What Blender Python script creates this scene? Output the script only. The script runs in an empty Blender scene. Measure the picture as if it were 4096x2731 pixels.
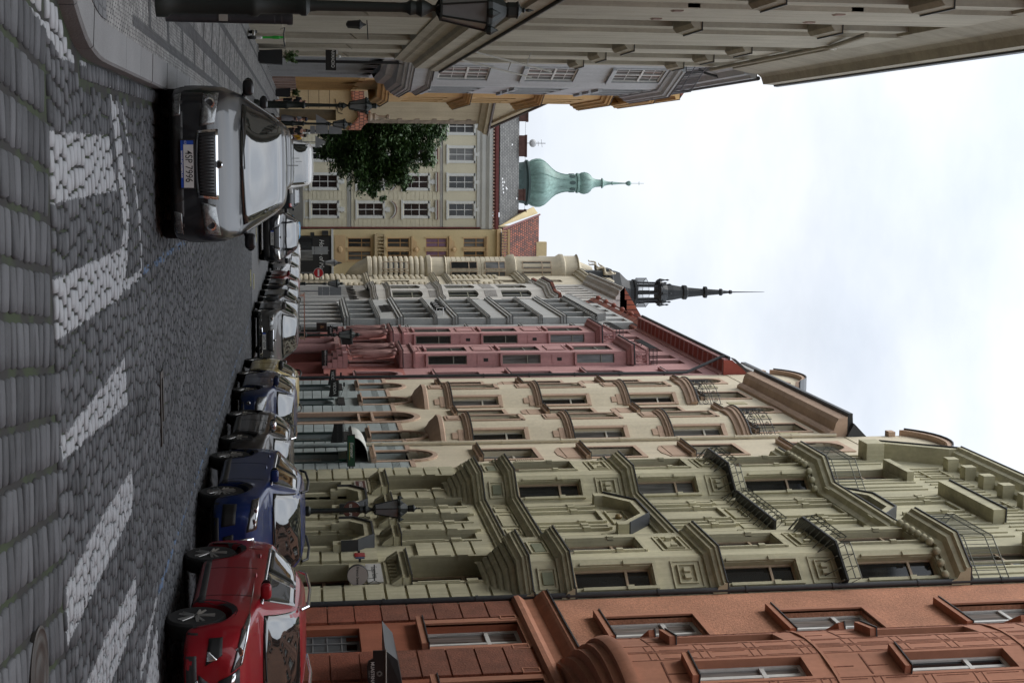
import bpy, bmesh, math, random
from mathutils import Vector, Matrix, noise
from mathutils.bvhtree import BVHTree
R = math.radians
sc = bpy.context.scene
COL = sc.collection
random.seed(11)

# ---------------------------------------------------------------- camera (portrait photograph stored on its side)
cam = bpy.data.cameras.new('camera'); cam.lens = 50; cam.sensor_width = 36; cam.clip_end = 2000
co = bpy.data.objects.new('camera', cam); COL.objects.link(co); sc.camera = co
RT = Vector((0.99147, -0.12993, -0.00989)); UP = Vector((-0.00902, -0.14416, 0.98951)); FW = Vector((0.12999, 0.98099, 0.14410))
m3 = Matrix((UP, -RT, -FW)).transposed()
co.matrix_world = Matrix.Translation((0, 0, 1.65)) @ m3.to_4x4()

# ---------------------------------------------------------------- sky, sun, exposure
SUN_EL, SUN_AZ = 52, -65           # degrees; azimuth measured from +Y towards +X
w = bpy.data.worlds.new('World'); sc.world = w; w.use_nodes = True
nt = w.node_tree; N = nt.nodes; Lk = nt.links; N.clear()
out = N.new('ShaderNodeOutputWorld'); bg = N.new('ShaderNodeBackground'); bg.inputs[1].default_value = 0.1
sky = N.new('ShaderNodeTexSky'); sky.sky_type = 'NISHITA'; sky.sun_disc = False
sky.sun_elevation = R(SUN_EL); sky.sun_rotation = R(SUN_AZ); sky.dust_density = 3
tc = N.new('ShaderNodeTexCoord'); mp = N.new('ShaderNodeMapping'); mp.inputs['Scale'].default_value = (1.0, 1.0, 2.2)
n1 = N.new('ShaderNodeTexNoise'); n1.inputs['Scale'].default_value = 3.2; n1.inputs['Detail'].default_value = 7; n1.inputs['Roughness'].default_value = .55
r1 = N.new('ShaderNodeValToRGB'); r1.color_ramp.elements[0].position = .30; r1.color_ramp.elements[1].position = .56
r1.color_ramp.elements[0].color = (.72, .72, .72, 1); r1.color_ramp.elements[1].color = (1, 1, 1, 1)
n2 = N.new('ShaderNodeTexNoise'); n2.inputs['Scale'].default_value = 2.1; n2.inputs['Detail'].default_value = 6
r2 = N.new('ShaderNodeValToRGB'); r2.color_ramp.elements[0].position = .35; r2.color_ramp.elements[1].position = .66
r2.color_ramp.elements[0].color = (8.7, 9.6, 10.9, 1); r2.color_ramp.elements[1].color = (12.6, 12.9, 13.3, 1)
mx = N.new('ShaderNodeMix'); mx.data_type = 'RGBA'
Lk.new(tc.outputs['Generated'], mp.inputs[0]); Lk.new(mp.outputs[0], n1.inputs[0]); Lk.new(mp.outputs[0], n2.inputs[0])
Lk.new(n1.outputs[0], r1.inputs[0]); Lk.new(n2.outputs[0], r2.inputs[0])
sxyz = N.new('ShaderNodeSeparateXYZ'); Lk.new(tc.outputs['Generated'], sxyz.inputs[0])   # overcast sky: brighter towards the zenith
pw = N.new('ShaderNodeMath'); pw.operation = 'POWER'; pw.inputs[1].default_value = 3.0; cl = N.new('ShaderNodeMath'); cl.operation = 'MAXIMUM'; cl.inputs[1].default_value = 0; Lk.new(sxyz.outputs[2], cl.inputs[0]); Lk.new(cl.outputs[0], pw.inputs[0])
ma = N.new('ShaderNodeMath'); ma.operation = 'MULTIPLY_ADD'; ma.inputs[1].default_value = 1.75; ma.inputs[2].default_value = .69; Lk.new(pw.outputs[0], ma.inputs[0])
vs = N.new('ShaderNodeVectorMath'); vs.operation = 'SCALE'; Lk.new(mx.outputs[2], vs.inputs[0]); Lk.new(ma.outputs[0], vs.inputs['Scale'])
Lk.new(r1.outputs[0], mx.inputs[0]); Lk.new(sky.outputs[0], mx.inputs[6]); Lk.new(r2.outputs[0], mx.inputs[7])
Lk.new(vs.outputs[0], bg.inputs[0]); Lk.new(bg.outputs[0], out.inputs[0])
sl = bpy.data.lights.new('sun', 'SUN'); sl.energy = 1.5; sl.angle = R(20); sl.color = (1, .96, .9)
so = bpy.data.objects.new('sun', sl); COL.objects.link(so)
sd = Vector((math.sin(R(SUN_AZ)) * math.cos(R(SUN_EL)), math.cos(R(SUN_AZ)) * math.cos(R(SUN_EL)), math.sin(R(SUN_EL))))
so.rotation_euler = sd.to_track_quat('Z', 'Y').to_euler()
sc.view_settings.view_transform = 'Standard'; sc.view_settings.look = 'None'; sc.view_settings.gamma = 1
sc.view_settings.exposure = 0.30
sc.render.engine = 'CYCLES'
sc.cycles.use_denoising = True; sc.cycles.max_bounces = 6; sc.cycles.diffuse_bounces = 3; sc.cycles.glossy_bounces = 3
sc.cycles.transparent_max_bounces = 8; sc.cycles.sample_clamp_indirect = 5; sc.cycles.caustics_reflective = False; sc.cycles.caustics_refractive = False

# ---------------------------------------------------------------- materials
MATS = {}
def mat(name, col, rough=.8, var=.12, scale=.6, bump=0., bscale=40., metal=0., coat=0., streak=0., fine=.06, fscale=9., spec=.5, rnd=0., emit=0.):
    if name in MATS: return MATS[name]
    m = bpy.data.materials.new(name); m.use_nodes = True; t = m.node_tree; n = t.nodes; l = t.links
    b = n['Principled BSDF']; b.inputs['Roughness'].default_value = rough; b.inputs['Metallic'].default_value = metal
    b.inputs['Coat Weight'].default_value = coat; b.inputs['Coat Roughness'].default_value = .04; b.inputs['Specular IOR Level'].default_value = spec
    c = tuple(col) + (1,) if len(col) == 3 else col
    if emit: b.inputs['Emission Color'].default_value = c; b.inputs['Emission Strength'].default_value = emit
    src = None
    co_ = n.new('ShaderNodeTexCoord').outputs['Object']
    if var or fine or streak or rnd:
        rgb = n.new('ShaderNodeRGB'); rgb.outputs[0].default_value = c; src = rgb.outputs[0]
        def mul(src, fac, lo, hi):
            mr = n.new('ShaderNodeMapRange'); mr.inputs[1].default_value = .28; mr.inputs[2].default_value = .72
            mr.inputs[3].default_value = lo; mr.inputs[4].default_value = hi; l.new(fac, mr.inputs[0])
            v = n.new('ShaderNodeVectorMath'); v.operation = 'SCALE'; l.new(src, v.inputs[0]); l.new(mr.outputs[0], v.inputs['Scale'])
            return v.outputs[0]
        def nz(sv, det=5):
            mm = n.new('ShaderNodeMapping'); mm.inputs['Scale'].default_value = sv; l.new(co_, mm.inputs[0])
            q = n.new('ShaderNodeTexNoise'); q.inputs['Scale'].default_value = 1; q.inputs['Detail'].default_value = det; l.new(mm.outputs[0], q.inputs[0]); return q.outputs[0]
        if var: src = mul(src, nz((scale,) * 3), 1 - var, 1 + var)
        if fine: src = mul(src, nz((fscale,) * 3, 3), 1 - fine, 1 + fine)
        if streak: src = mul(src, nz((2.6, 2.6, .22), 4), 1 - streak, 1 + streak * .5); src = mul(src, nz((9, 9, .5), 5), 1 - streak * .5, 1 + streak * .2)
        if rnd:
            oi = n.new('ShaderNodeObjectInfo'); mr = n.new('ShaderNodeMapRange'); mr.inputs[3].default_value = 1 - rnd; mr.inputs[4].default_value = 1 + rnd
            l.new(oi.outputs['Random'], mr.inputs[0]); v = n.new('ShaderNodeVectorMath'); v.operation = 'SCALE'; l.new(src, v.inputs[0]); l.new(mr.outputs[0], v.inputs['Scale']); src = v.outputs[0]
        l.new(src, b.inputs['Base Color'])
    else: b.inputs['Base Color'].default_value = c
    if bump:
        q = n.new('ShaderNodeTexNoise'); q.inputs['Scale'].default_value = bscale; q.inputs['Detail'].default_value = 4; l.new(co_, q.inputs[0])
        bp = n.new('ShaderNodeBump'); bp.inputs['Strength'].default_value = bump; bp.inputs['Distance'].default_value = .02
        l.new(q.outputs[0], bp.inputs['Height']); l.new(bp.outputs[0], b.inputs['Normal'])
    MATS[name] = m; return m

def tilemat(name, c1, c2, mortar, bw, rh, ms=.03, rough=.75, axes='xz', bump=.6, offset=.5, bias=0., wav=0.):
    """bricks / setts / roof tiles: a brick pattern in the object's own coordinates"""
    if name in MATS: return MATS[name]
    m = bpy.data.materials.new(name); m.use_nodes = True; t = m.node_tree; n = t.nodes; l = t.links
    b = n['Principled BSDF']; b.inputs['Roughness'].default_value = rough
    tcn = n.new('ShaderNodeTexCoord'); sp = n.new('ShaderNodeSeparateXYZ'); cb = n.new('ShaderNodeCombineXYZ')
    src = tcn.outputs['Object']
    if wav:
        q = n.new('ShaderNodeTexNoise'); q.inputs['Scale'].default_value = 1.3; l.new(src, q.inputs[0])
        v = n.new('ShaderNodeVectorMath'); v.operation = 'MULTIPLY_ADD'; v.inputs[1].default_value = (wav,) * 3; l.new(q.outputs['Color'], v.inputs[0]); l.new(src, v.inputs[2]); src = v.outputs[0]
    l.new(src, sp.inputs[0]); l.new(sp.outputs['XYZ'.index(axes[0].upper())], cb.inputs[0]); l.new(sp.outputs['XYZ'.index(axes[1].upper())], cb.inputs[1])
    br = n.new('ShaderNodeTexBrick'); br.inputs['Scale'].default_value = 1; br.inputs['Brick Width'].default_value = bw; br.inputs['Row Height'].default_value = rh
    br.inputs['Mortar Size'].default_value = ms * min(bw, rh); br.offset = offset; br.inputs['Mortar Smooth'].default_value = .3; br.inputs['Bias'].default_value = bias
    for i, c in enumerate((c1, c2, mortar)): br.inputs[i + 1].default_value = tuple(c) + (1,)
    l.new(cb.outputs[0], br.inputs[0])
    q = n.new('ShaderNodeTexNoise'); q.inputs['Scale'].default_value = 1.1; q.inputs['Detail'].default_value = 6; l.new(tcn.outputs['Object'], q.inputs[0])
    mr = n.new('ShaderNodeMapRange'); mr.inputs[1].default_value = .3; mr.inputs[2].default_value = .7; mr.inputs[3].default_value = .72; mr.inputs[4].default_value = 1.22; l.new(q.outputs[0], mr.inputs[0])
    v = n.new('ShaderNodeVectorMath'); v.operation = 'SCALE'; l.new(br.outputs[0], v.inputs[0]); l.new(mr.outputs[0], v.inputs['Scale']); l.new(v.outputs[0], b.inputs['Base Color'])
    bp = n.new('ShaderNodeBump'); bp.inputs['Strength'].default_value = bump; bp.inputs['Distance'].default_value = .02; bp.invert = True
    l.new(br.outputs['Fac'], bp.inputs['Height']); l.new(bp.outputs[0], b.inputs['Normal'])
    MATS[name] = m; return m

def glassmat(name, dark=(.012, .014, .015), lite=(.12, .12, .115), amount=.6, rough=.08):
    """window glass with a dim room or a curtain behind it"""
    if name in MATS: return MATS[name]
    m = bpy.data.materials.new(name); m.use_nodes = True; t = m.node_tree; n = t.nodes; l = t.links
    b = n['Principled BSDF']; b.inputs['Roughness'].default_value = rough; b.inputs['Specular IOR Level'].default_value = .6
    oi = n.new('ShaderNodeObjectInfo'); r = n.new('ShaderNodeValToRGB'); r.color_ramp.elements[0].position = 1 - amount; r.color_ramp.elements[1].position = 1 - amount + .12
    r.color_ramp.elements[0].color = dark + (1,); r.color_ramp.elements[1].color = lite + (1,)
    l.new(oi.outputs['Random'], r.inputs[0])
    tcn = n.new('ShaderNodeTexCoord'); mm = n.new('ShaderNodeMapping'); mm.inputs['Scale'].default_value = (7, 7, .6); l.new(tcn.outputs['Object'], mm.inputs[0])
    q = n.new('ShaderNodeTexNoise'); q.inputs['Scale'].default_value = 1.6; l.new(mm.outputs[0], q.inputs[0])
    v = n.new('ShaderNodeVectorMath'); v.operation = 'SCALE'; mr = n.new('ShaderNodeMapRange'); mr.inputs[1].default_value = .3; mr.inputs[2].default_value = .7; mr.inputs[3].default_value = .5; mr.inputs[4].default_value = 1.4
    l.new(q.outputs[0], mr.inputs[0]); l.new(r.outputs[0], v.inputs[0]); l.new(mr.outputs[0], v.inputs['Scale']); l.new(v.outputs[0], b.inputs['Base Color'])
    MATS[name] = m; return m

BLK = mat('black_iron', (.012, .013, .013), .45, .1, 2, fine=0)
ZINC = mat('dark_zinc', (.035, .038, .042), .5, .2, 2)
GLASS = glassmat('window_glass')
GLASSD = glassmat('dark_window_glass', amount=.32)

# ---------------------------------------------------------------- mesh helpers
def wloc(o):
    v = Vector((0, 0, 0))
    while o: v = v + o.location; o = o.parent
    return v

SPLIT = {'door_trim': (.3, 'door_trim'), 'new_pale_slates': (.0, 'pale_slate'), 'wheel_arch_trim': (.2, 'wheel_arch_trim'), 'dome_ribs': (-.02, 'dome_rib'), 'ground_floor_pilasters': (.3, 'ground_floor_pilaster'), 'shop_glazing': (.1, 'shop_glazing'), 'lamp_heads': (.0, 'spotlight'), 'rusticated_blocks': (.25, 'rusticated_blocks'), 'orange_blocks': (.25, 'orange_blocks'), 'window_mouldings': (.3, 'window_moulding'), 'facade_panels': (.3, 'stucco_moulding'),
         'window_surrounds': (.3, 'window_surround'), 'window_heads': (.2, 'window_head'), 'eaves_brackets': (.3, 'eaves_bracket'), 'swelling_blocks': (.25, 'swelling_course'), 'bay_ornament': (.3, 'bay_ornament'),
         'portal_pilasters': (.2, 'portal_pilaster'), 'window_pilasters': (.2, 'window_pilaster'), 'cornice_brackets': (.0, 'cornice_bracket'), 'bay_square_panels': (.1, 'square_panel'), 'bay_trim': (.3, 'bay_trim'), 'console': (.1, 'console'),
         'spandrel_panels': (.1, 'spandrel_panel'), 'giant_piers': (.2, 'pier'), 'stucco_ornament': (.2, 'stucco_ornament'), 'dark_tiles': (.1, 'dark_tile'), 'arch_surround': (.2, 'arch_surround'), 'gable': (.2, 'gable'), 'gable_coping': (.3, 'gable_coping'),
         'gable_flashing': (.3, 'gable_flashing'), 'lantern_columns': (.02, 'lantern_column'), 'trim_band': (.2, 'trim_band'), 'balcony_railing': (.4, 'balcony_railing'), 'balcony_bay': (.2, 'balcony_bay'), 'louvred_openings': (.05, 'louvred_opening'),
         'stone_plinth': (.2, 'stone_plinth'), 'bay_roughcast_panels': (.1, 'roughcast_panel'), 'hanging_lamp': (.1, 'hanging_lamp'), 'shop_window': (.05, 'shop_window')}
class MB:
    def __init__(s): s.v = []; s.f = []
    def add(s, vs, fs):
        k = len(s.v); s.v += [tuple(p) for p in vs]; s.f += [tuple(i + k for i in f) for f in fs]
    def poly(s, pts): s.add(pts, [tuple(range(len(pts)))])
    def box(s, x0, x1, y0, y1, z0, z1):
        s.add([(x, y, z) for x in (x0, x1) for y in (y0, y1) for z in (z0, z1)], [(0, 1, 3, 2), (4, 6, 7, 5), (0, 4, 5, 1), (2, 3, 7, 6), (0, 2, 6, 4), (1, 5, 7, 3)])
    def hexa(s, p):   # 8 points: bottom loop 4, top loop 4
        s.add(p, [(3, 2, 1, 0), (4, 5, 6, 7), (0, 1, 5, 4), (1, 2, 6, 5), (2, 3, 7, 6), (3, 0, 4, 7)])
    def fbox(s, F, a, b, z0, z1, d0, d1):
        s.hexa([F(a, z0, d0), F(b, z0, d0), F(b, z0, d1), F(a, z0, d1), F(a, z1, d0), F(b, z1, d0), F(b, z1, d1), F(a, z1, d1)])
    def fprism(s, F, pts, d0, d1):   # polygon in (s,z), extruded from d0 to d1
        n = len(pts); vs = [F(a, z, d0) for a, z in pts] + [F(a, z, d1) for a, z in pts]
        s.add(vs, [tuple(range(n)), tuple(range(2 * n - 1, n - 1, -1))] + [(i, (i + 1) % n, n + (i + 1) % n, n + i) for i in range(n)])
    def cyl(s, p0, p1, r0, r1=None, n=10, cap=True):
        r1 = r0 if r1 is None else r1; p0 = Vector(p0); p1 = Vector(p1); q = (p1 - p0).to_track_quat('Z', 'Y')
        vs = []
        for p, r in ((p0, r0), (p1, r1)):
            for i in range(n):
                a = 2 * math.pi * i / n; vs.append(p + q @ Vector((r * math.cos(a), r * math.sin(a), 0)))
        fs = [(i, (i + 1) % n, n + (i + 1) % n, n + i) for i in range(n)]
        if cap: fs += [tuple(range(n - 1, -1, -1)), tuple(range(n, 2 * n))]
        s.add(vs, fs)
    def tube(s, pts, r, n=6):
        for a, b in zip(pts, pts[1:]): s.cyl(a, b, r, r, n)
    def lathe(s, c, prof, n=16, rot=0., M=None, sx=1., sy=1.):   # prof [(r,z)]
        vs = []
        for r, z in prof:
            for i in range(n):
                a = 2 * math.pi * i / n + rot; p = Vector((r * math.cos(a) * sx, r * math.sin(a) * sy, z))
                vs.append((M @ p if M else p) + Vector(c))
        m = len(prof); fs = [(j * n + i, j * n + (i + 1) % n, (j + 1) * n + (i + 1) % n, (j + 1) * n + i) for j in range(m - 1) for i in range(n)]
        fs += [tuple(range(n - 1, -1, -1)), tuple(range((m - 1) * n, m * n))]
        s.add(vs, fs)
    def sphere(s, c, r, n=10, m=7, sc_=(1, 1, 1)):
        s.lathe(c, [(max(.002, r * math.sin(math.pi * j / m)) , -r * sc_[2] * math.cos(math.pi * j / m)) for j in range(m + 1)], n, sx=sc_[0], sy=sc_[1])
    def rbox(s, c, hx, hy, hz, e=.45, n=14, m=9):   # rounded box (superellipsoid)
        f = lambda v: math.copysign(abs(v) ** e, v); vs = []
        for j in range(m + 1):
            t = -math.pi / 2 + math.pi * j / m
            for i in range(n): a = 2 * math.pi * (i + .5) / n; vs.append((c[0] + hx * f(math.cos(t)) * f(math.cos(a)), c[1] + hy * f(math.cos(t)) * f(math.sin(a)), c[2] + hz * f(math.sin(t))))
        s.add(vs, [(j * n + i, j * n + (i + 1) % n, (j + 1) * n + (i + 1) % n, (j + 1) * n + i) for j in range(m) for i in range(n)] + [tuple(range(n - 1, -1, -1)), tuple(range(m * n, m * n + n))])
    def clusters(s, gap):   # faces grouped into pieces that stand at least `gap` apart
        par = list(range(len(s.v)))
        def fd(a):
            while par[a] != a: par[a] = par[par[a]]; a = par[a]
            return a
        for f in s.f:
            for i in f[1:]: par[fd(i)] = fd(f[0])
        isl = {}
        for f in s.f: isl.setdefault(fd(f[0]), []).append(f)
        B = []
        for fs in isl.values():
            P = [s.v[i] for f in fs for i in f]; B.append([[min(p[k] for p in P) for k in range(3)], [max(p[k] for p in P) for k in range(3)], fs])
        ch = True
        while ch:
            ch = False; out = []
            for b in B:
                for o in out:
                    if all(b[0][k] <= o[1][k] + gap and o[0][k] <= b[1][k] + gap for k in range(3)):
                        o[0] = [min(o[0][k], b[0][k]) for k in range(3)]; o[1] = [max(o[1][k], b[1][k]) for k in range(3)]; o[2] = o[2] + b[2]; ch = True; break
                else: out.append([b[0], b[1], b[2]])
            B = out
        return [b[2] for b in B]
    def sweep(s, pts, prof, closed=False, ends=True):
        """sweep profile [(d,z)] along plan polyline; d goes out to the LEFT of the direction of travel"""
        P = [Vector((p[0], p[1])) for p in pts]; n = len(P); off = []
        for i in range(n):
            a = P[i] - P[i - 1] if (i > 0 or closed) else None; b = P[(i + 1) % n] - P[i] if (i < n - 1 or closed) else None
            ns = [Vector((-t.y, t.x)).normalized() for t in (a, b) if t is not None]
            m = ns[0] if len(ns) == 1 else (ns[0] + ns[1]) / max(.3, 1 + ns[0].dot(ns[1]))
            off.append(m)
        k = len(prof); vs = [(P[i].x + off[i].x * d, P[i].y + off[i].y * d, z) for i in range(n) for d, z in prof]
        fs = []
        for i in range(n if closed else n - 1):
            j = (i + 1) % n
            for q in range(k): fs.append((i * k + q, j * k + q, j * k + (q + 1) % k, i * k + (q + 1) % k))
        if not closed and ends: fs += [tuple(range(k - 1, -1, -1)), tuple((n - 1) * k + q for q in range(k))]
        s.add(vs, fs)
    def build(s, name, m, parent=None, smooth=False, world=True, **props):
        if name in SPLIT:
            gap, single = SPLIT[name]; grp = s.clusters(gap)
            if len(grp) > 1:
                o = None
                for fs in grp:
                    q = MB(); ix = {}
                    for f in fs:
                        for i in f:
                            if i not in ix: ix[i] = len(q.v); q.v.append(s.v[i])
                        q.f.append(tuple(ix[i] for i in f))
                    o = q.build(single + '_', m, parent, smooth, world); o.name = single; o.data.name = single
                return o
            name = single
        me = bpy.data.meshes.new(name); v = s.v
        if parent is not None and world:
            o0 = wloc(parent); v = [(p[0] - o0.x, p[1] - o0.y, p[2] - o0.z) for p in s.v]
        me.from_pydata(v, [], s.f)
        bm = bmesh.new(); bm.from_mesh(me); bmesh.ops.recalc_face_normals(bm, faces=bm.faces[:])
        if smooth:
            for f in bm.faces: f.smooth = True
            for e in bm.edges:
                if len(e.link_faces) != 2 or e.calc_face_angle(0) > R(38): e.smooth = False
        bm.to_mesh(me); bm.free()
        if m is not None: me.materials.append(m)
        o = bpy.data.objects.new(name, me); COL.objects.link(o)
        if parent is not None: o.parent = parent
        for k_, x in props.items(): o[k_] = x
        return o

class Fr:
    """a vertical working plane: F(s, z, d) -> point; s along u, d outwards along n"""
    def __init__(s, o, u, n): s.o = Vector(o); s.u = Vector(u); s.n = Vector(n)
    def __call__(s, a, z, d=0.): p = s.o + s.u * a + s.n * d; return (p.x, p.y, z)
def F2(p0, p1):
    u = (Vector(p1) - Vector(p0)).normalized(); return Fr(p0, u, (-u.y, u.x))
def FY(x, sign): return Fr((x, 0), (0, 1), (sign, 0))     # facade along the street; outward sign
def FX(y): return Fr((0, y), (1, 0), (0, -1))             # facade facing the camera

def thing(name, label, cat, loc=(0, 0, 0), rz=0., group=None):
    o = bpy.data.objects.new(name, None); COL.objects.link(o); o.location = loc; o.rotation_euler = (0, 0, rz); o.empty_display_size = .1
    o['label'] = label; o['category'] = cat
    if group: o['group'] = group
    return o
def tag(o, label, cat, group=None):
    o['label'] = label; o['category'] = cat
    if group: o['group'] = group
    return o
def struct(o, kind='structure'): o['kind'] = kind; return o

def arcpts(a, b, zs, rise, n=8):
    """points of an arch from (b,zs) over to (a,zs)"""
    c = (a + b) / 2; h = (b - a) / 2; rad = (h * h + rise * rise) / (2 * rise); cz = zs + rise - rad; t0 = math.asin(min(1, h / rad))
    if rise > h: t0 = math.pi - t0
    return [(c + rad * math.sin(t0 * (1 - 2 * i / n)), cz + rad * math.cos(t0 * (1 - 2 * i / n))) for i in range(n + 1)]

def wall(mb, F, a, b, z0, z1, holes=(), dep=.25, d=0.):
    """a wall sheet with real openings; hole = (s0,s1,z0,z1[,arch rise[,depth]])"""
    H = [h for h in holes]
    ss = sorted({a, b} | {h[0] for h in H} | {h[1] for h in H}); zs = sorted({z0, z1} | {h[2] for h in H} | {h[3] for h in H})
    ss = [x for x in ss if a - 1e-6 <= x <= b + 1e-6]; zs = [x for x in zs if z0 - 1e-6 <= x <= z1 + 1e-6]
    for i in range(len(ss) - 1):
        run = None
        for j in range(len(zs) - 1):
            cs, cz = (ss[i] + ss[i + 1]) / 2, (zs[j] + zs[j + 1]) / 2
            inh = any(h[0] < cs < h[1] and h[2] < cz < h[3] for h in H)
            if not inh: run = run or zs[j]
            if run is not None and (inh or j == len(zs) - 2):
                top = zs[j] if inh else zs[j + 1]
                mb.poly([F(ss[i], run, d), F(ss[i + 1], run, d), F(ss[i + 1], top, d), F(ss[i], top, d)]); run = None
    for h in H:
        s0, s1, h0, h1 = h[:4]; D = h[5] if len(h) > 5 else dep; r = h[4] if len(h) > 4 else 0
        top = h1 - r if r else h1
        mb.poly([F(s0, h0, d), F(s0, top, d), F(s0, top, d - D), F(s0, h0, d - D)]); mb.poly([F(s1, h0, d), F(s1, h0, d - D), F(s1, top, d - D), F(s1, top, d)])
        mb.poly([F(s0, h0, d), F(s0, h0, d - D), F(s1, h0, d - D), F(s1, h0, d)])
        if r:
            A = arcpts(s0, s1, top, r)
            for p, q in zip(A, A[1:]): mb.poly([F(p[0], p[1], d), F(q[0], q[1], d), F(q[0], q[1], d - D), F(p[0], p[1], d - D)])
            k = len(A) // 2
            for p, q in zip(A[:k], A[1:k + 1]): mb.poly([F(s1, h1, d), F(q[0], q[1], d), F(p[0], p[1], d)])
            for p, q in zip(A[k:], A[k + 1:]): mb.poly([F(s0, h1, d), F(q[0], q[1], d), F(p[0], p[1], d)])
        else: mb.poly([F(s0, h1, d), F(s1, h1, d), F(s1, h1, d - D), F(s0, h1, d - D)])

def window(par, F, s0, s1, z0, z1, d=-.22, fm=None, gm=None, v=(.5,), h=(.68,), t=.055, sill=None, surround=None, sw=.14, inner=None):
    """window = frame mesh with a pane child (and a sill child)"""
    m = MB(); T = .05
    for a, b, c, e in ((s0, s0 + t, z0, z1), (s1 - t, s1, z0, z1), (s0 + t, s1 - t, z0, z0 + t), (s0 + t, s1 - t, z1 - t, z1)): m.fbox(F, a, b, c, e, d, d + T)
    for q in h: zz = z0 + (z1 - z0) * q; m.fbox(F, s0 + t, s1 - t, zz - t * .6, zz + t * .6, d, d + T + .012)
    for q in v: x = s0 + (s1 - s0) * q; m.fbox(F, x - t * .6, x + t * .6, z0 + t, z1 - t, d, d + T + .006)
    if inner:
        for x in inner[0]: xx = s0 + (s1 - s0) * x; m.fbox(F, xx - .012, xx + .012, z0 + t, z1 - t, d, d + T - .015)
        for x in inner[1]: xx = z0 + (z1 - z0) * x; m.fbox(F, s0 + t, s1 - t, xx - .012, xx + .012, d, d + T - .018)
    f = m.build('window', fm, par)
    g = MB(); g.poly([F(s0, z0, d + .012), F(s1, z0, d + .012), F(s1, z1, d + .012), F(s0, z1, d + .012)]); g.build('pane', gm or GLASS, f)
    if sill:
        g = MB(); g.fbox(F, s0 - sill[0], s1 + sill[0], z0 - sill[1], z0 - .004, -.06, sill[2]); o = g.build('sill', sill[3], f)
        g = MB(); g.fbox(F, s0 - sill[0] - .02, s1 + sill[0] + .02, z0 - .004, z0 + .018, -.05, sill[2] + .025); g.build('sill_flashing', ZINC, f)
    if surround:
        g = MB(); D = .045
        g.fbox(F, s0 - sw, s0, z0, z1 + sw, -.04, D); g.fbox(F, s1, s1 + sw, z0, z1 + sw, -.04, D); g.fbox(F, s0, s1, z1, z1 + sw, -.04, D)
        g.build('window_surround', surround, f)
    return f

def text(s, size, F, a, z, d, m, parent, center=True, flip=1, ext=.004, sx=1., name='lettering', shear=0., bold=0.):
    cu = bpy.data.curves.new('t', 'FONT'); cu.body = s; cu.size = size; cu.extrude = ext; cu.align_x = 'CENTER' if center else 'LEFT'; cu.align_y = 'CENTER'; cu.shear = shear; cu.offset = bold
    to = bpy.data.objects.new('t', cu); COL.objects.link(to); dg = bpy.context.evaluated_depsgraph_get()
    me = bpy.data.meshes.new_from_object(to.evaluated_get(dg)); bpy.data.objects.remove(to)
    o0 = wloc(parent) if parent else Vector((0, 0, 0))
    for v in me.vertices:
        p = F(a + flip * v.co.x * sx, z + v.co.y, d + v.co.z); v.co = Vector(p) - o0
    me.materials.clear(); me.materials.append(m); me.name = name
    o = bpy.data.objects.new(name, me); COL.objects.link(o)
    if parent: o.parent = parent
    return o
# ---------------------------------------------------------------- ground, road setts, kerbs, pavements
GB = tilemat('distant_setts', (.062, .064, .067), (.085, .087, .09), (.03, .03, .028), .17, .18, .12, .55, 'xy', .8, wav=.05)
def ground_material():
    m = bpy.data.materials.new('joint_earth'); m.use_nodes = True; t = m.node_tree; n = t.nodes; l = t.links; b = n['Principled BSDF']; b.inputs['Roughness'].default_value = .95
    tcn = n.new('ShaderNodeTexCoord'); q = n.new('ShaderNodeTexNoise'); q.inputs['Scale'].default_value = 2.3; q.inputs['Detail'].default_value = 8; l.new(tcn.outputs['Object'], q.inputs[0])
    r = n.new('ShaderNodeValToRGB'); e = r.color_ramp.elements; e[0].position = .47; e[0].color = (.011, .0105, .010, 1); e[1].position = .60; e[1].color = (.018, .028, .009, 1)
    l.new(q.outputs[0], r.inputs[0]); l.new(r.outputs[0], b.inputs['Base Color']); return m
m = MB(); m.box(-400, 400, -60, 700, -1.2, -.012); struct(m.build('ground', ground_material()))
m = MB(); m.poly([(-60, 46, -.004), (60, 46, -.004), (60, 260, -.004), (-60, 260, -.004)]); struct(m.build('road', GB))

PAINT = []   # convex polygons of white paint on the setts (plan), strength
def paint(pts, k=1.): PAINT.append((pts, k))
paint([(-.14, 9.75), (-.14, 12.7), (.36, 13.15), (.36, 9.75)])
paint([(.84, 9.75), (.86, 13.25), (1.33, 13.3), (1.27, 9.75)])
paint([(1.92, 10.3), (1.87, 13.4), (2.36, 13.5), (2.11, 9.8), (1.9, 9.8)], .86)
paint([(2.95, 9.8), (2.92, 11.4), (2.97, 13.75), (3.42, 13.7), (3.42, 9.8)], .84)
paint([(3.95, 9.8), (3.93, 11.6), (4.06, 13.8), (4.5, 13.8), (4.48, 11.9), (4.3, 9.8)], .84)
paint([(5.0, 9.8), (4.98, 13.2), (5.5, 13.2), (5.45, 9.8)], .8)
paint([(-1.75, 7.4), (-.85, 9.3), (-.62, 10.3), (-.62, 11.7), (-.92, 10.9), (-1.02, 10.1), (-1.5, 9.3), (-2.4, 8.0)], .95)
paint([(-.58, 12.75), (-.52, 13.25), (.70, 14.05), (.69, 13.55)], .9)
paint([(-.52, 13.45), (-.5, 13.62), (.24, 14.6), (.3, 14.42)], .75); paint([(.24, 14.6), (.74, 14.98), (.74, 14.82), (.3, 14.42)], .9)
paint([(.74, 14.98), (1.3, 14.98), (1.3, 14.84), (.74, 14.82)], .9); paint([(1.18, 13.45), (1.18, 14.98), (1.3, 14.98), (1.3, 13.45)], .95); paint([(.69, 13.6), (.74, 13.95), (1.2, 13.6), (1.3, 13.3), (.86, 13.25)], .9)
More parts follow.
